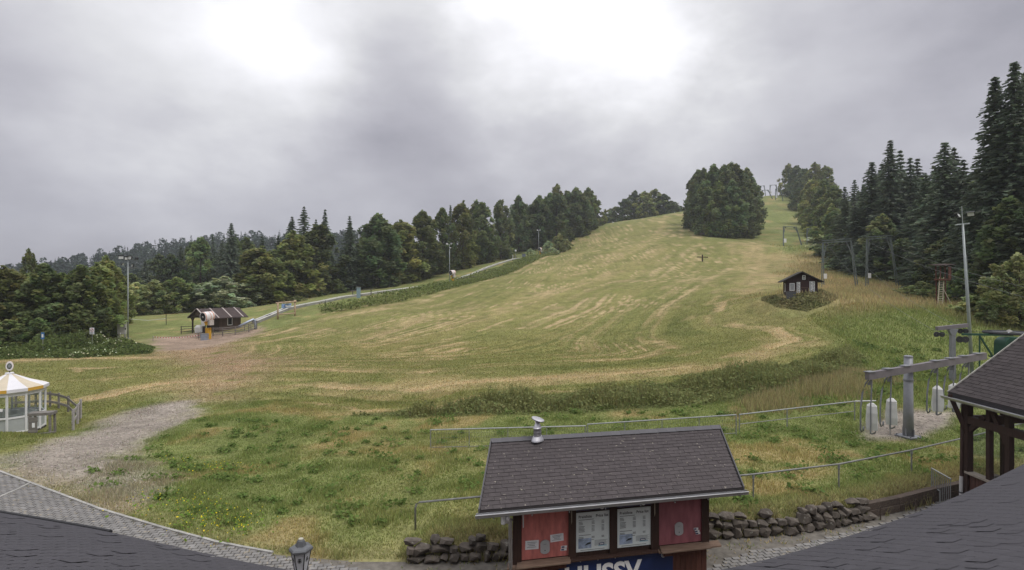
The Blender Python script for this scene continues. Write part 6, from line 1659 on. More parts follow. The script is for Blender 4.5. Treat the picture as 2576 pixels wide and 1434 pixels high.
PROTO = {
 'broad': [broadleaf(1, MDG), broadleaf(2, DKG, clumps=52), broadleaf(3, OLV, pointy=.25), broadleaf(4, MDG, zlo=.08, pointy=.15, clumps=50)],
 'dense': [broadleaf(11, DKG, zlo=.02, clumps=58, pointy=.35), broadleaf(12, MDG, zlo=.03, clumps=58, pointy=.3), broadleaf(13, DKG, zlo=.03, clumps=60, pointy=.15), broadleaf(14, OLV, zlo=.02, clumps=56, pointy=.25)],
 'bush': [broadleaf(21, (0.24, 0.265, 0.13), zlo=.04, clumps=40, fullness=1.35, per=150, size=.016), broadleaf(22, (0.32, 0.375, 0.235), zlo=.04, clumps=38, fullness=1.4, per=150, size=.016, loose=.25), broadleaf(23, MDG, zlo=.03, clumps=42, fullness=1.3, per=150, size=.016)],
 'spruce': [spruce(31, SPR), spruce(32, SPR, .26, droop=.45), spruce(33, (0.098, 0.12, 0.08), .34, ragged=.35), spruce(34, SPR, .30, 30, ragged=.4)],
 'tallspruce': [spruce(41, SPR, .25, 46, per=12, size=.0085, ragged=.4, droop=.5), spruce(42, SPR, .22, 46, per=12, size=.0085, ragged=.45, droop=.5)],
}
NT = 0
def tree(kind, px, d, top, width, label, group, variant=None, cat=None, name=None, base=None):
    """a tree d metres away whose tip is seen at the place (px, top); width in metres"""
    global NT
    p_ = ground(px, d); zt_ = at(px, top, d).z
    if base is not None: p_.z += base
    h = max(1.2, zt_ - p_.z) * (1.03 if kind in ('dense', 'broad', 'bush') else 1.0)
    v = random.randrange(len(PROTO[kind])) if variant is None else variant
    crown, trunk = PROTO[kind][v]
    t_ = thing(name or {'broad': 'broadleaf_tree', 'dense': 'broadleaf_tree', 'bush': 'shrub', 'spruce': 'spruce_tree', 'tallspruce': 'spruce_tree'}[kind], p_, random.uniform(0, 6.28), label, cat or ('shrub' if kind == 'bush' else 'tree'), group)
    ref = {'broad': .55, 'dense': .52, 'bush': .70, 'spruce': .30, 'tallspruce': .24}[kind]
    sx = width / ref
    inst('crown', crown, t_, (0, 0, 0), (0, 0, 0), (sx, sx, h)); inst('trunk', trunk, t_, (0, 0, 0), (0, 0, 0), (min(sx, h) * .9, min(sx, h) * .9, h))
    NT += 1
    return t_
ORD = ['first', 'second', 'third', 'fourth', 'fifth', 'sixth', 'seventh', 'eighth', 'ninth', 'tenth', 'eleventh', 'twelfth', 'thirteenth', 'fourteenth', 'fifteenth', 'sixteenth', 'seventeenth', 'eighteenth', 'nineteenth', 'twentieth', 'twenty-first', 'twenty-second', 'twenty-third', 'twenty-fourth', 'twenty-fifth', 'twenty-sixth', 'twenty-seventh', 'twenty-eighth']
# --- trees at the left edge, in front of the meadow
left = [(-60, 74, 700, 8, 'dense'), (10, 73, 672, 8.5, 'dense'), (62, 76, 690, 8, 'broad'), (110, 74, 668, 8.5, 'dense'), (160, 76, 690, 8, 'dense'), (205, 74, 672, 8, 'dense'), (245, 78, 664, 8.0, 'dense'), (268, 82, 648, 6.5, 'broad'), (292, 92, 672, 6, 'dense')]
for i, (px, d, tp, w, k) in enumerate(left):
    tree(k, px, d, tp, w, 'leafy tree, %s from the left edge in the near clump by the mast' % ORD[i], 'trees left of the first mast', variant=[3, 3, 2, 1, 3, 1, 3, 2, 3][i])
tree('broad', 73, 110, 630, 5, 'thin pale birch rising above the left clump of trees', 'trees left of the first mast', 2)
for i, (px, d, tp, w) in enumerate(((180, 66, 790, 5.5), (95, 68, 800, 5.0), (20, 67, 805, 6))):
    tree('bush', px, d, tp, w, 'dark low shrub, %s from the right under the left clump of trees' % ORD[i], 'low shrubs under the left trees', 2)
# --- shrubs behind the meadow
for i, (px, d, tp, w, v, lb) in enumerate(((345, 113, 712, 9, 0, 'pale leafy shrub just right of the first mast'), (385, 114, 706, 10, 0, 'round olive shrub, second right of the first mast'), (440, 116, 698, 11, 2, 'dark round shrub between the two pale shrubs behind the brown hut'), (480, 119, 712, 9, 2, 'dark low shrub directly behind the brown hut roof'),
        (520, 124, 716, 7, 1, 'small silvery shrub left of the big pale shrub'), (565, 122, 697, 15, 1, 'big silvery pale green shrub above the brown hut'), (610, 127, 735, 8, 1, 'low silvery shrub at the right foot of the big pale shrub'))):
    tree('bush', px, d, tp, w, lb, 'shrubs along the far meadow', v)
# --- second line, far left
far_left = [(330, 165, 690), (365, 172, 655), (400, 180, 640), (430, 168, 640), (455, 176, 620), (485, 182, 612), (505, 170, 600), (535, 178, 590), (590, 176, 600), (620, 182, 600)]
for i, (px, d, tp) in enumerate(far_left):
    tree('spruce' if i % 3 == 1 else 'dense', px, d, tp, 12 if i % 3 != 1 else 8, 'dark tree, %s from the left mast in the wood behind the shrubs' % ORD[i], 'dark wood behind the shrubs')
tree('tallspruce', 582, 168, 560, 11, 'tall pointed spruce towering over the big pale shrub', 'dark wood behind the shrubs', 0)
tree('spruce', 560, 172, 606, 10, 'shorter spruce left of the tall pointed spruce', 'dark wood behind the shrubs', 2)
# --- wall of trees along the left side of the slope
wp = [640, 765, 880, 1030, 1100, 1190, 1300, 1370, 1450, 1500]
wd = [130, 145, 156, 175, 190, 211, 254, 272, 290, 303]
wtop = [620, 558, 560, 546, 528, 520, 508, 484, 474, 505]
px = 650; i = 0
names = {}
while px < 1500:
    d = float(np.interp(px, wp, wd)) + random.uniform(-2, 3); tp = float(np.interp(px, wp, wtop)) + random.uniform(-14, 16)
    if px < 700: tp += 40
    k = 'spruce' if (random.random() < .12 and px > 760) else 'dense'
    w = (16 if k == 'dense' else 9) * random.uniform(.85, 1.15)
    tree(k, px, d, tp, w, ('%s spruce' if k == 'spruce' else '%s leafy tree') % ORD[names.setdefault(k, 0)] + ' from the left in the front row of the forest wall', 'front row of the forest wall')
    names[k] += 1
    px += random.uniform(.72, 1.0) * 10.5 * FOC / d / SX * .86; i += 1
px = 660; n2_ = 0
while px < 1500:
    d = float(np.interp(px, wp, wd)) + 13 + random.uniform(-3, 5); tp = float(np.interp(px, wp, wtop)) + random.uniform(-16, 12)
    k = 'spruce' if random.random() < .28 else 'dense'
    if 1290 < px < 1480: k = 'dense'
    tree(k, px, d, tp, (16 if k == 'dense' else 10) * random.uniform(.9, 1.2), 'tree top, %s from the left in the second row of the forest wall' % ORD[n2_], 'second row of the forest wall')
    px += random.uniform(.7, 1.05) * 10 * FOC / d / SX; n2_ += 1
for px, tp, w, lb in ((765, 520, 12, 'tallest dark spruce of the group left of the forest wall'), (735, 545, 10, 'dark spruce just left of the tallest spruce'), (818, 527, 10, 'dark spruce just right of the tallest spruce'), (700, 592, 10, 'lower spruce at the left end of the forest wall'), (795, 552, 9, 'spruce between the two tallest spruces of the forest wall'), (880, 543, 10, 'ragged spruce tip right of the tall spruce group')):
    tree('spruce', px, float(np.interp(px, wp, wd)) + 8, tp, w, lb, 'spruces at the left of the forest wall')
tree('dense', 655, 131, 622, 15, 'broad olive tree standing forward at the left end of the forest wall', 'front row of the forest wall', 3)
for i, (px, d, tp, w) in enumerate(((1352, 262, 500, 17), (1400, 268, 486, 18), (1450, 284, 476, 18), (1480, 300, 474, 14))):
    tree('dense', px, d, tp, w, 'big round dark tree, %s from the left at the upper end of the forest wall' % ORD[i], 'big trees at the top of the forest wall', (2, 0, 2, 1)[i])
tree('spruce', 1497, 315, 494, 8, 'slim spruce at the upper right end of the forest wall', 'big trees at the top of the forest wall')
for i, (px, d, tp, w, v) in enumerate(((1335, 240, 625, 5, 1), (1378, 244, 606, 7, 1), (1405, 248, 588, 9, 0), (1425, 252, 602, 7, 0), (1390, 238, 622, 6, 1))):
    tree('bush', px, d, tp, w, 'pale green shrub, %s of the clump right of the farthest mast' % ORD[i], 'shrubs by the farthest mast', v)
tree('spruce', 1523, 345, 532, 9, 'small spruce on the skyline between the two woods', 'skyline trees')
tree('bush', 750, 122, 745, 4.5, 'small round shrub on the meadow edge right of the log frame', 'shrubs along the far meadow', 0)
# --- clump on the ridge
for i, (px, d, tp, w) in enumerate(((1548, 372, 520, 16), (1572, 368, 500, 17), (1598, 372, 480, 18), (1622, 366, 482, 18), (1648, 372, 476, 18), (1670, 370, 488, 16), (1688, 374, 505, 14))):
    tree('dense', px, d, tp, w, 'dark tree, %s from the left in the round clump on the ridge' % ORD[i], 'round clump on the ridge')
for i, (px, tp) in enumerate(((1712, 518), (1738, 520))): tree('dense', px, 400, tp, 9, 'small far tree, %s in the dip left of the central clump' % ORD[i], 'skyline trees')
# --- central clump on the slope
cc_ = [(1748, 262, 440, 14), (1770, 246, 424, 15), (1795, 236, 418, 16), (1825, 228, 414, 17), (1852, 230, 414, 17), (1878, 240, 424, 16), (1892, 256, 450, 13), (1780, 226, 470, 14), (1810, 218, 460, 14), (1842, 217, 455, 14), (1872, 224, 470, 14), (1756, 280, 430, 14), (1840, 256, 410, 16)]
for i, (px, d, tp, w) in enumerate(cc_):
    tree('dense', px, d, tp, w, 'lower dark tree, %s of those filling the middle of the central clump' % ORD[i - 7] if i > 6 else 'dark tree, %s from the left in the crown line of the central clump' % ORD[i], 'central clump of trees', (0, 2, 1, 0, 2, 2, 0, 0, 1, 2, 0, 1, 2)[i])
for i, (px, d, tp, w) in enumerate(((1800, 213, 555, 8), (1830, 213, 562, 7), (1880, 218, 560, 8))): tree('bush', px, d, tp, w, 'low shrub, %s from the left at the foot of the central clump' % ORD[i], 'shrubs under the central clump', 2)
# --- wood along the right side of the slope
rows = [(1984, 385, 412, 14, 'dense'), (2004, 372, 416, 17, 'dense'), (2024, 350, 424, 17, 'dense'), (2050, 330, 410, 17, 'dense'), (2076, 330, 418, 17, 'dense'), (2014, 320, 448, 13, 'dense'), (2032, 280, 470, 13, 'dense'), (2050, 240, 500, 12, 'dense'), (2070, 205, 512, 12, 'dense'),
        (2094, 178, 520, 11, 'dense'), (2100, 150, 530, 12, 'dense'), (2128, 134, 500, 11, 'spruce'), (2046, 255, 450, 15, 'dense'), (2072, 225, 455, 14, 'dense'), (2098, 200, 470, 14, 'dense'), (2125, 180, 470, 12, 'spruce'), (2150, 165, 452, 11, 'spruce')]
for i, (px, d, tp, w, k) in enumerate(rows):
    tree(k, px, d, tp, w, 'edge tree of the right-hand wood, %s counting down from the hilltop' % ORD[i - 5] if i > 4 else 'dark tree, %s from the left on the skyline of the right-hand wood' % ORD[i], 'wood right of the lift track')
spr = [(2150, 118, 520, 8), (2172, 122, 468, 9), (2193, 118, 406, 10), (2218, 122, 412, 9), (2240, 112, 352, 10), (2264, 116, 378, 10), (2290, 112, 396, 9), (2308, 118, 398, 9), (2330, 100, 440, 9), (2352, 108, 420, 9), (2376, 88, 356, 10), (2400, 92, 372, 9), (2424, 86, 400, 8), (2462, 80, 432, 8), (2482, 84, 440, 8), (2440, 78, 470, 8)]
for i, (px, d, tp, w) in enumerate(spr):
    tree('tallspruce' if i in (4, 10, 2) else 'spruce', px, d, tp, w * 1.25, 'spruce, %s from the left in the row behind the lift ropes' % ORD[i], 'spruces behind the lift ropes')
for i, (px, d, tp, w) in enumerate(((2502, 66, 190, 11), (2530, 70, 270, 10), (2552, 64, 152, 11), (2580, 66, 180, 11), (2518, 74, 330, 9))):
    tree('tallspruce', px, d, tp, w, 'very tall spruce, %s from the left at the right edge' % ORD[i] if i < 4 else 'shorter spruce between the very tall spruces at the right edge', 'very tall spruces at the right edge', i % 2)
fill = sorted([(2135, 124, 590, 9), (2165, 112, 600, 9), (2200, 106, 590, 9), (2235, 103, 585, 9), (2270, 99, 600, 9), (2300, 94, 605, 8), (2330, 84, 610, 8), (2290, 104, 520, 9), (2350, 90, 540, 9), (2220, 108, 540, 9), (2415, 75, 540, 9), (2450, 70, 560, 8), (2490, 64, 520, 8), (2540, 60, 500, 9), (2575, 58, 520, 9), (2380, 78, 600, 8), (2255, 125, 470, 11), (2320, 120, 450, 11), (2400, 105, 450, 10), (2440, 100, 460, 10)])
for i, (px, d, tp, w) in enumerate(fill):
    tree('dense' if i % 3 == 0 else 'spruce', px, d, tp, w, 'dark understorey tree, %s from the left among the spruces behind the ropes' % ORD[i], 'understorey of the spruce wood')
for i, (px, d, tp, w, v, lb) in enumerate(((2422, 63.5, 678, 5.0, 2, 'big dark round bush right of the ladder stand'), (2322, 68, 708, 4.2, 0, 'olive bush left of the ladder stand'), (2300, 74, 718, 4.5, 0, 'small olive bush among the trunks left of the ladder stand'), (2480, 54, 742, 5, 0, 'olive bush right of the tall leaning mast'), (2525, 52, 690, 6, 0, 'tall olive bush at the right edge behind the drive wheel'), (2565, 50, 640, 6, 0, 'light olive bush farthest right under the tall spruces'), (2450, 56, 770, 4, 0, 'low bush just right of the foot of the bank behind the mast'), (2100, 124, 665, 7, 1, 'pale shrub at the forest edge behind the left tower'), (2060, 170, 590, 8, 1, 'pale shrub at the forest edge by the farther tower'))):
    tree('bush', px, d, tp, w, lb, 'bushes along the right-hand wood', v)

# --- far forests that read as one mass
def far_forest(name, label, areas, seed, col, n_per=120, gap=None):
    r_ = np.random.default_rng(seed); Ps = []; Us = []; Vs = []; Cs = []
    for (n, fx, fy, hmin, hmax) in areas:
        x = fx[0] + (fx[1] - fx[0]) * r_.random(n); y = fy[0] + (fy[1] - fy[0]) * r_.random(n)
        if gap is not None: k_ = gap(x, y); x = x[k_]; y = y[k_]; n = len(x)
        z = height(x, y); H_ = r_.uniform(hmin, hmax, n); conif = r_.random(n) < .5
        m_ = n_per
        t = r_.random((n, m_)) ** .8
        rad = np.where(conif[:, None], (1 - t) * .16 * H_[:, None] + .15, np.sin(np.pi * np.clip(t * .8 + .18, 0, 1)) ** .6 * .26 * H_[:, None])
        a = r_.uniform(0, 6.283, (n, m_)); rr = rad * np.sqrt(r_.uniform(.3, 1, (n, m_)))
        P = np.stack([x[:, None] + rr * np.cos(a), y[:, None] + rr * np.sin(a), z[:, None] + H_[:, None] * (.04 + .96 * t)], -1).reshape(-1, 3)
        s = np.where(conif[:, None], .85 - .5 * t, 1.0 + 0 * t).reshape(-1, 1) * .75
        U, V, c = leaf_cards(P, 1.0, (1, 1, 1), r_, .5, .12)
        tc = np.where(conif[:, None], 0.9, 1.15) * r_.uniform(.8, 1.2, (n, 1)) * np.ones((n, m_))
        Ps.append(P); Us.append(U * s); Vs.append(V * s); Cs.append(c * np.array(col)[None] * tc.reshape(-1, 1))
    me_ = cards(name, np.concatenate(Ps), np.concatenate(Us), np.concatenate(Vs), np.concatenate(Cs), m_need)
    return tag(inst(name, me_), label, 'forest', None, 'stuff')
far_forest('distant_forest', 'distant dark wooded hill rising behind the left trees', [(1500, (-620, -60), (340, 620), 11, 19), (420, (-260, -90), (215, 345), 8, 14)], 5, (0.040, 0.052, 0.043), gap=lambda x, y: (x < -0.30 * y + 20))
far_forest('distant_forest', 'distant wooded hill seen between the spruces at the right', [(700, (150, 520), (300, 600), 14, 24), (250, (100, 260), (150, 300), 14, 22)], 6, (0.075, 0.092, 0.070), gap=lambda x, y: (x > 0.47 * y + 45 + 0.10 * (y - 150)) & (x > 0.5 * y + 20))
print('TREES', NT)

# ================================================================ grass, weeds, flowers: what nobody could count
m_grass = tint_mat('grass_blades', trans=0.38, gain=1.55)
def in_frame(x, y, z, pad=12):
    u = x / y * FOC + 512; v = 285 + (CAMZ - z) / y * FOC
    return (u > -pad) & (u < 1024 + pad) & (v < 570 + pad) & (v > 0)
def scatter(n, x0, x1, y0, y1, r_, power=1.0):
    y = y0 + (y1 - y0) * r_.random(n) ** power
    x = x0 + (x1 - x0) * r_.random(n)
    return x, y
def grass(name, label, x, y, h, w, r_, tint=(1, 1, 1), lean=.5, jit=.3, col=None, mixcol=0.0):
    z = height(x, y)
    k = in_frame(x, y, z); x, y, z = x[k], y[k], z[k]
    h = np.broadcast_to(h, k.shape)[k] if np.ndim(h) else h
    n = len(x)
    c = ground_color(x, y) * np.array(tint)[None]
    if col is not None:
        c = c * (1 - mixcol) + np.array(col)[None] * mixcol
    c = c * r_.uniform(1 - jit, 1 + jit, (n, 1)) * (1 + r_.normal(size=(n, 3)) * .05)
    B = np.stack([x, y, z - .015], 1); hh = (h * r_.uniform(.5, 1.3, n))
    a = r_.uniform(0, 6.283, n); l = lean * hh * r_.uniform(.2, 1, n)
    T = B + np.stack([np.cos(a) * l, np.sin(a) * l, hh + .015], 1)
    a2 = r_.uniform(-.9, .9, n); ww = w * r_.uniform(.6, 1.4, n)
    W = np.stack([np.cos(a2) * ww, np.sin(a2) * ww, np.zeros(n)], 1)
    return tag(inst(name, blades(name, B, T, W, np.clip(c, .01, 1), m_grass)), label, 'grass', None, 'stuff')
r_ = np.random.default_rng(77)
# lawn between the walk and the bank
x, y = scatter(520000, -32, 32, 13.6, 36, r_, 1.25)
lawn = (polydist(WALK, x, y) < -.05) & (polydist(GRAVEL, x, y) + (fbm(x, y, 2.2, 41) - .5) * 3.2 < -.3 + 1.4 * (r_.random(len(x)) < .12)) & (polydist(PAD, x, y) < .1) & (polydist(BANK, x, y) < .2)
inx = (polydist(MEADOW, x, y) > 0)
lawn &= ~(inx & (r_.random(len(x)) < .55))
clump = fbm(x, y, 1.1, 301, 3)
hl = .05 + .10 * sstep(.45, .75, clump) + .05 * (fbm(x, y, 5, 305) - .3)
grass('lawn_grass', 'short rough grass of the lawn between walk and bank', x[lawn], y[lawn], hl[lawn], .016, r_, (.98, 1.04, .95))
# dark broad-leaved tufts scattered in the lawn
def leafmass(name, label, x, y, hgt, size, col, r_, jit=.3, cat='weeds', zjit=True, flat_=.4):
    z = height(x, y); k = in_frame(x, y, z + .3, 20); x, y, z = x[k], y[k], z[k]; n = len(x)
    hv = (np.broadcast_to(hgt, k.shape)[k] if np.ndim(hgt) else np.full(n, hgt))
    P = np.stack([x, y, z + hv * r_.random(n)], 1)
    sz = size if np.ndim(size) == 0 else np.asarray(size)[k][:, None]
    U, V, c = leaf_cards(P, 1.0, (1, 1, 1), r_, flat_, jit)
    cc2 = np.asarray(col); cc2 = np.tile(cc2, (n, 1)) if cc2.ndim == 1 else cc2[k]
    return tag(inst(name, cards(name, P, U * sz, V * sz, cc2 * c, m_grass)), label, cat, None, 'stuff')
# clumps: gather leaves round random centres
def clumps(n, per, x0, x1, y0, y1, spread, r_, test):
    cx, cy = scatter(n, x0, x1, y0, y1, r_); k = test(cx, cy); cx, cy = cx[k], cy[k]
    s = r_.uniform(.4, 1.2, len(cx)) * spread
    X = (cx[:, None] + r_.normal(size=(len(cx), per)) * s[:, None]).ravel(); Y = (cy[:, None] + r_.normal(size=(len(cx), per)) * s[:, None]).ravel()
    return X, Y, np.repeat(s, per)
def on_lawn(x, y): return (polydist(WALK, x, y) < -.6) & (polydist(GRAVEL, x, y) < -.6) & (polydist(MEADOW, x, y) < -.5) & (polydist(PAD, x, y) < -.4)
X, Y, S = clumps(420, 46, -26, 24, 16, 31, .22, r_, on_lawn)
leafmass('lawn_weeds', 'dark green leafy weed tufts dotted over the lawn', X, Y, .10 + S * .5, .045, (0.105, 0.15, 0.044), r_)
X, Y, S = clumps(150, 60, 10, 40, 24, 46, .35, r_, lambda x, y: polydist(LUSH, x, y) > 0)
leafmass('lush_weeds', 'lush weed tufts on the green bank under the lift ropes', X, Y, .12 + S * .5, .07, (0.105, 0.14, 0.046), r_)
# fine tufts of the mown slope, larger and sparser with distance
x, y = scatter(420000, -60, 60, 33, 100, r_, 1.2)
k = (polydist(MEADOW, x, y) > -2) & (polydist(MUD, x, y) < 0) & (r_.random(len(x)) < sstep(98, 45, y))
grass('mown_grass', 'short mown grass and hay of the lower slope', x[k], y[k], .055 + .0006 * y[k], .035, r_, (1, 1, 1), .9, .32)
x, y = scatter(90000, 8, 48, 28, 62, r_)
k = (polydist(LUSH, x, y) > -3) & (polydist(BANK, x, y) < 0) & (polydist(MEADOW, x, y) < .5)
grass('lush_grass', 'long green grass on the bank under the lift ropes', x[k], y[k], .22, .03, r_, (.95, 1.0, .9), .6)
# tall dry meadow round the slope hut and towers
x, y = scatter(170000, 18, 110, 46, 190, r_, 1.2)
k = ((polydist(DRY, x, y) > -4) | ((x > .30 * y) & (polydist(WOODR, x, y) < 3))) & (polydist(LUSH, x, y) < 0) & (r_.random(len(x)) < sstep(1.0, -9.0, polydist(MEADOW, x, y) + (fbm(x, y, 6, 401) - .5) * 8)) & (r_.random(len(x)) < sstep(200, 110, y))
grass('tall_dry_grass', 'tall dry reddish grass round the slope hut and lift towers', x[k], y[k], .40 + .002 * y[k], .05, r_, (1.12, 1.14, 1.22), .5, .3)
# weeds on the bank between lawn and mown slope
x, y = scatter(260000, -14, 44, 27, 48, r_)
bd_ = polydist(BANK, x, y) + (fbm(x, y, 1.5, 15) - .5) * 1.0
k = bd_ > 0
x, y, bd_ = x[k], y[k], bd_[k]
hb_ = (.12 + 1.0 * sstep(.25, .8, fbm(x, y, 2.4, 17))) * sstep(0, .7, bd_)
tone = fbm(x, y, 3.0, 19)[:, None]
colb = np.array([[.085, .115, .040]]) * (1 - tone) + np.array([[.20, .205, .09]]) * tone
half = r_.random(len(x)) < .55
leafmass('bank_weeds', 'tall dark nettles and weeds on the bank above the lawn', x[half], y[half], hb_[half], .060, colb[half], r_, .35)
grass('bank_grass', 'long seeding grass on the weedy bank', x[~half], y[~half], hb_[~half] * 1.15, .022, r_, (1.35, 1.3, 1.2), .5, .4, (0.17, 0.165, 0.075), .5)
# reddish seed grass on the right of the bank
x, y = scatter(60000, 10, 36, 26, 36, r_); gq = onpoly([(1850, 1000), (2160, 920), (2260, 960), (2200, 1010), (2000, 1050), (1850, 1050)])
k = polydist(gq, x, y) + (fbm(x, y, 1.6, 411) - .5) * 4 > .2 + 1.6 * r_.random(len(x))
grass('seed_grass', 'straw coloured seeding grass below the bank by the lift hangers', x[k], y[k], .45, .02, r_, (1, 1, 1), .5, .35, (0.27, 0.22, 0.12), .65)
# overhanging dry grass on the stone walls and timber edging
x, y = scatter(200000, -6, 18, 13.6, 21.5, r_); e = polydist(WALK, x, y); k = (e < -.12) & (e > -1.25) & (x > xat(1000, 14.4))
kiosk_poly = [(kx + math.cos(KZ) * a - math.sin(KZ) * b + .0, ky + math.sin(KZ) * a + math.cos(KZ) * b) for a, b in ((L0 - .1, -.6), (L1 + .1, -.6), (L1 + .95, 2.8), (L0 + .75, 2.8))]
k &= polydist(kiosk_poly, x, y) < -.05
grass('verge_grass', 'dry tangled grass hanging over the stone walls', x[k], y[k], .13, .013, r_, (.95, 1.05, .95), 1.1, .4)
x, y = scatter(60000, -6, 16, 13.4, 19, r_); e = polydist(WALK, x, y); k = (e > -.32) & (e < .16) & (x > xat(1000, 14.4)) & (polydist(kiosk_poly, x, y) < -.05) & (fbm(x, y, .7, 57) > .52)
grass('wall_foot_grass', 'tufts of grass growing at the foot and in the joints of the stone walls', x[k], y[k], .34, .014, r_, (1, 1, 1), .5, .4, (0.17, 0.17, 0.07), .6)
# grass in the paving edges and on the dirt by the walk
x, y = scatter(26000, -22, 17, 13, 22, r_); e = polydist(WALK, x, y); k = (e > .0) & (polydist(PAVE, x, y) < .25) & (polydist(kiosk_poly, x, y) < -.1)
k &= (fbm(x, y, .8, 51) > .48)
x, y = x[k], y[k]; n = len(x)
a = r_.uniform(0, 6.283, n); hh = r_.uniform(.02, .07, n); B = np.stack([x, y, np.full(n, -.02)], 1)
cw = np.where(r_.random((n, 1)) < .55, np.array([[.30, .235, .12]]), np.array([[.12, .15, .045]])) * r_.uniform(.7, 1.25, (n, 1))
W = np.stack([np.cos(a + 1.4), np.sin(a + 1.4), 0 * a], 1) * .014
tag(inst('path_grass', blades('path_grass', B, B + np.stack([np.cos(a) * .06, np.sin(a) * .06, hh + .02], 1), W, cw, m_grass)), 'sparse straw and grass on the dirt beside the paving', 'grass', None, 'stuff')
# strip of weeds along the conveyor
r_ = np.random.default_rng(5)
CW = onpoly([(800, 775), (870, 768), (1000, 742), (1138, 708), (1240, 682), (1420, 604), (1432, 612), (1260, 696), (1145, 724), (1010, 760), (880, 782), (810, 790)])
x, y = scatter(240000, -60, 60, 90, 262, r_); k = polydist(CW, x, y) > 0; x, y = x[k], y[k]
hb_ = .3 + 1.5 * fbm(x, y, 5, 23); tone = fbm(x, y, 8, 29)[:, None]
leafmass('conveyor_weeds', 'rank weeds growing in a strip below the conveyor lift', x, y, hb_, .16, np.array([[.075, .105, .034]]) * (1 - tone) + np.array([[.165, .18, .07]]) * tone, r_, .3)
# weeds round the slope hut
HW_ = onpoly([(1925, 735), (1985, 725), (2070, 735), (2100, 752), (2080, 765), (2030, 782), (1960, 772), (1920, 755)])
x, y = scatter(60000, 22, 46, 46, 68, r_); k = polydist(HW_, x, y) > -.2; k &= ~((abs(x - hq.x) < 2.2) & (y > hq.y - .6)); x, y = x[k], y[k]
tone = fbm(x, y, 2.5, 31)[:, None]
leafmass('hut_weeds', 'dark weeds and shrubs round the slope hut', x, y, (.12 + .85 * fbm(x, y, 2.0, 27)) * sstep(-.3, 2.2, polydist(HW_, x, y) + (fbm(x, y, 1.3, 28) - .5) * 2.5) * np.where((x > hq.x - 1.6) & (x < hq.x + 1.8) & (y < hq.y) & (y > hq.y - 3), .35, 1), .10, np.array([[.09, .115, .045]]) * (1 - tone) + np.array([[.20, .165, .09]]) * tone, r_, .3)
# knotweed with white flowers before the left trees
KW = onpoly([(-60, 880), (60, 868), (200, 858), (290, 860), (390, 874), (380, 890), (200, 902), (0, 905), (-60, 908)])
x, y = scatter(150000, -75, -30, 52, 86, r_); k = polydist(KW, x, y) > 0; x, y = x[k], y[k]; kd = polydist(KW, x, y)
hk = ((.1 + 1.9 * sstep(.35, .8, fbm(x, y, 3.0, 35))) * sstep(0.5, 5, kd) * sstep(-33, -48, x) + .15 + .5 * fbm(x, y, 1.6, 36)) * sstep(-.2, .8, kd)
leafmass('knotweed', 'bank of tall leafy weeds in front of the left trees', x, y, hk, .10, (0.085, 0.110, 0.038), r_, .3)
kk = (r_.random(len(x)) < .035) & (x < -38) & (fbm(x, y, 2.0, 37) > .52); hf = hk[kk]
xf, yf = x[kk], y[kk]; zf = height(xf, yf) + hf * r_.uniform(.75, 1.12, len(xf))
U, V, c = leaf_cards(np.stack([xf, yf, zf], 1), .075, (0.50, 0.52, 0.36), r_, .2)
tag(inst('white_blossom', cards('white_blossom', np.stack([xf, yf, zf], 1), U, V, c, m_grass)), 'creamy white blossom on the weeds before the left trees', 'flowers', None, 'stuff')
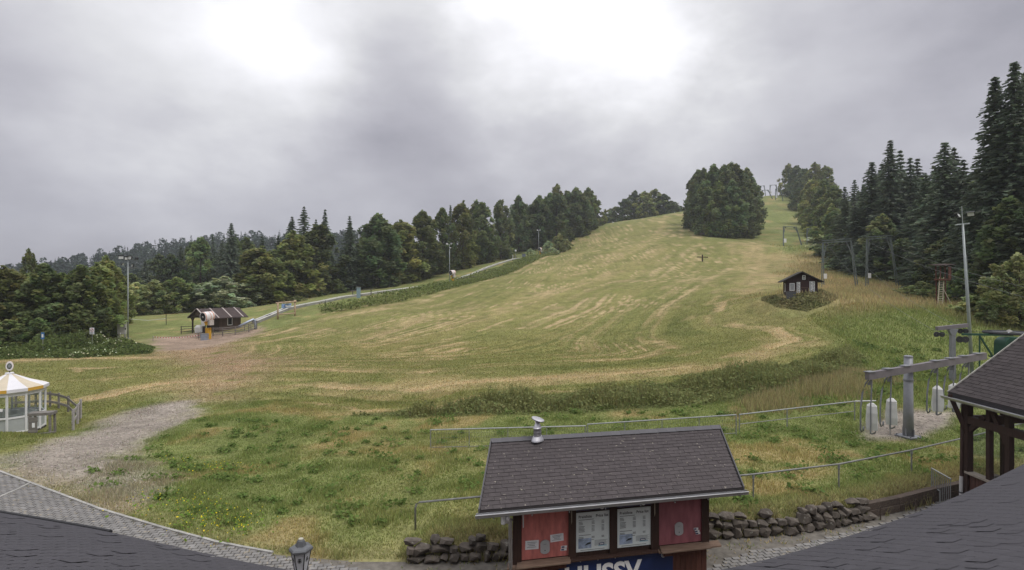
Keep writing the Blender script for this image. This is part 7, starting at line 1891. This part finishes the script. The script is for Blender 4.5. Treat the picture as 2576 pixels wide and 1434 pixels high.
# yellow flowers in the lawn, white umbels on the bank
fp = [on(*p) for p in ((470, 1280), (500, 1300), (440, 1290), (540, 1330), (560, 1318), (600, 1350), (480, 1320), (520, 1290), (400, 1270), (500, 1185), (540, 1180), (560, 1190), (440, 1160), (620, 1330), (350, 1282))]
X = np.concatenate([p.x + r_.normal(size=24) * .5 for p in fp]); Y = np.concatenate([p.y + r_.normal(size=24) * .45 for p in fp]); Zz = height(X, Y) + r_.uniform(.12, .38, len(X))
U, V, c = leaf_cards(np.stack([X, Y, Zz], 1), .016, (0.60, 0.48, 0.03), r_, .8)
tag(inst('yellow_flowers', cards('yellow_flowers', np.stack([X, Y, Zz], 1), U, V, c, m_grass)), 'small yellow flowers scattered in the lawn by the gravel', 'flowers', None, 'stuff')
leafmass('flower_leaves', 'bright green stalks under the yellow flowers', X + r_.normal(size=len(X)) * .05, Y + r_.normal(size=len(X)) * .05, .26, .035, (0.13, 0.20, 0.04), r_)
# gravel pebbles
m_peb = tint_mat('pebbles', trans=0.0)
x, y = scatter(70000, -24, 24, 15, 36, r_); n2 = fbm(x, y, 2.2, 41)
k = (polydist(GRAVEL, x, y) + (n2 - .5) * 3.0 > -.6 + .5 * r_.random(len(x))) | (polydist(GRAV2, x, y) + (n2 - .5) * 4 > r_.random(len(x)) * 1.2) | (polydist(PAD, x, y) > -.3 + .3 * r_.random(len(x))); k &= polydist(WALK, x, y) < 0
x, y = x[k], y[k]; z = height(x, y) + .004; n = len(x)
Pp = np.stack([x, y, z], 1); U, V, c = leaf_cards(Pp, .022, (0.31, 0.275, 0.245), r_, 1.2, .45)
tag(inst('gravel_pebbles', cards('gravel_pebbles', Pp, U, V, c, m_peb)), 'loose pale gravel of the track and lift pad', 'gravel', None, 'stuff')

# ================================================================ damp morning air
hzmat = bpy.data.materials.new('morning_haze'); hzmat.use_nodes = True
ht = hzmat.node_tree; ht.nodes.clear()
ho = ht.nodes.new('ShaderNodeOutputMaterial'); hv = ht.nodes.new('ShaderNodeVolumePrincipled')
hv.inputs['Color'].default_value = (0.86, 0.90, 1.0, 1); hv.inputs['Density'].default_value = 0.00026; hv.inputs['Anisotropy'].default_value = 0.2
ht.links.new(hv.outputs[0], ho.inputs['Volume'])
zlo = float(GZ.min()) - 1.0; zhi = max(float(GZ.max()), CAMZ) + 45.0
hzo = MB().span((float(gx[0]) - 5, float(gy[0]) - 5, zlo), (float(gx[-1]) + 5, float(gy[-1]) + 5, zhi)).build('haze', hzmat)
tag(hzo, 'thin even haze of the damp morning air', 'haze', None, 'stuff')
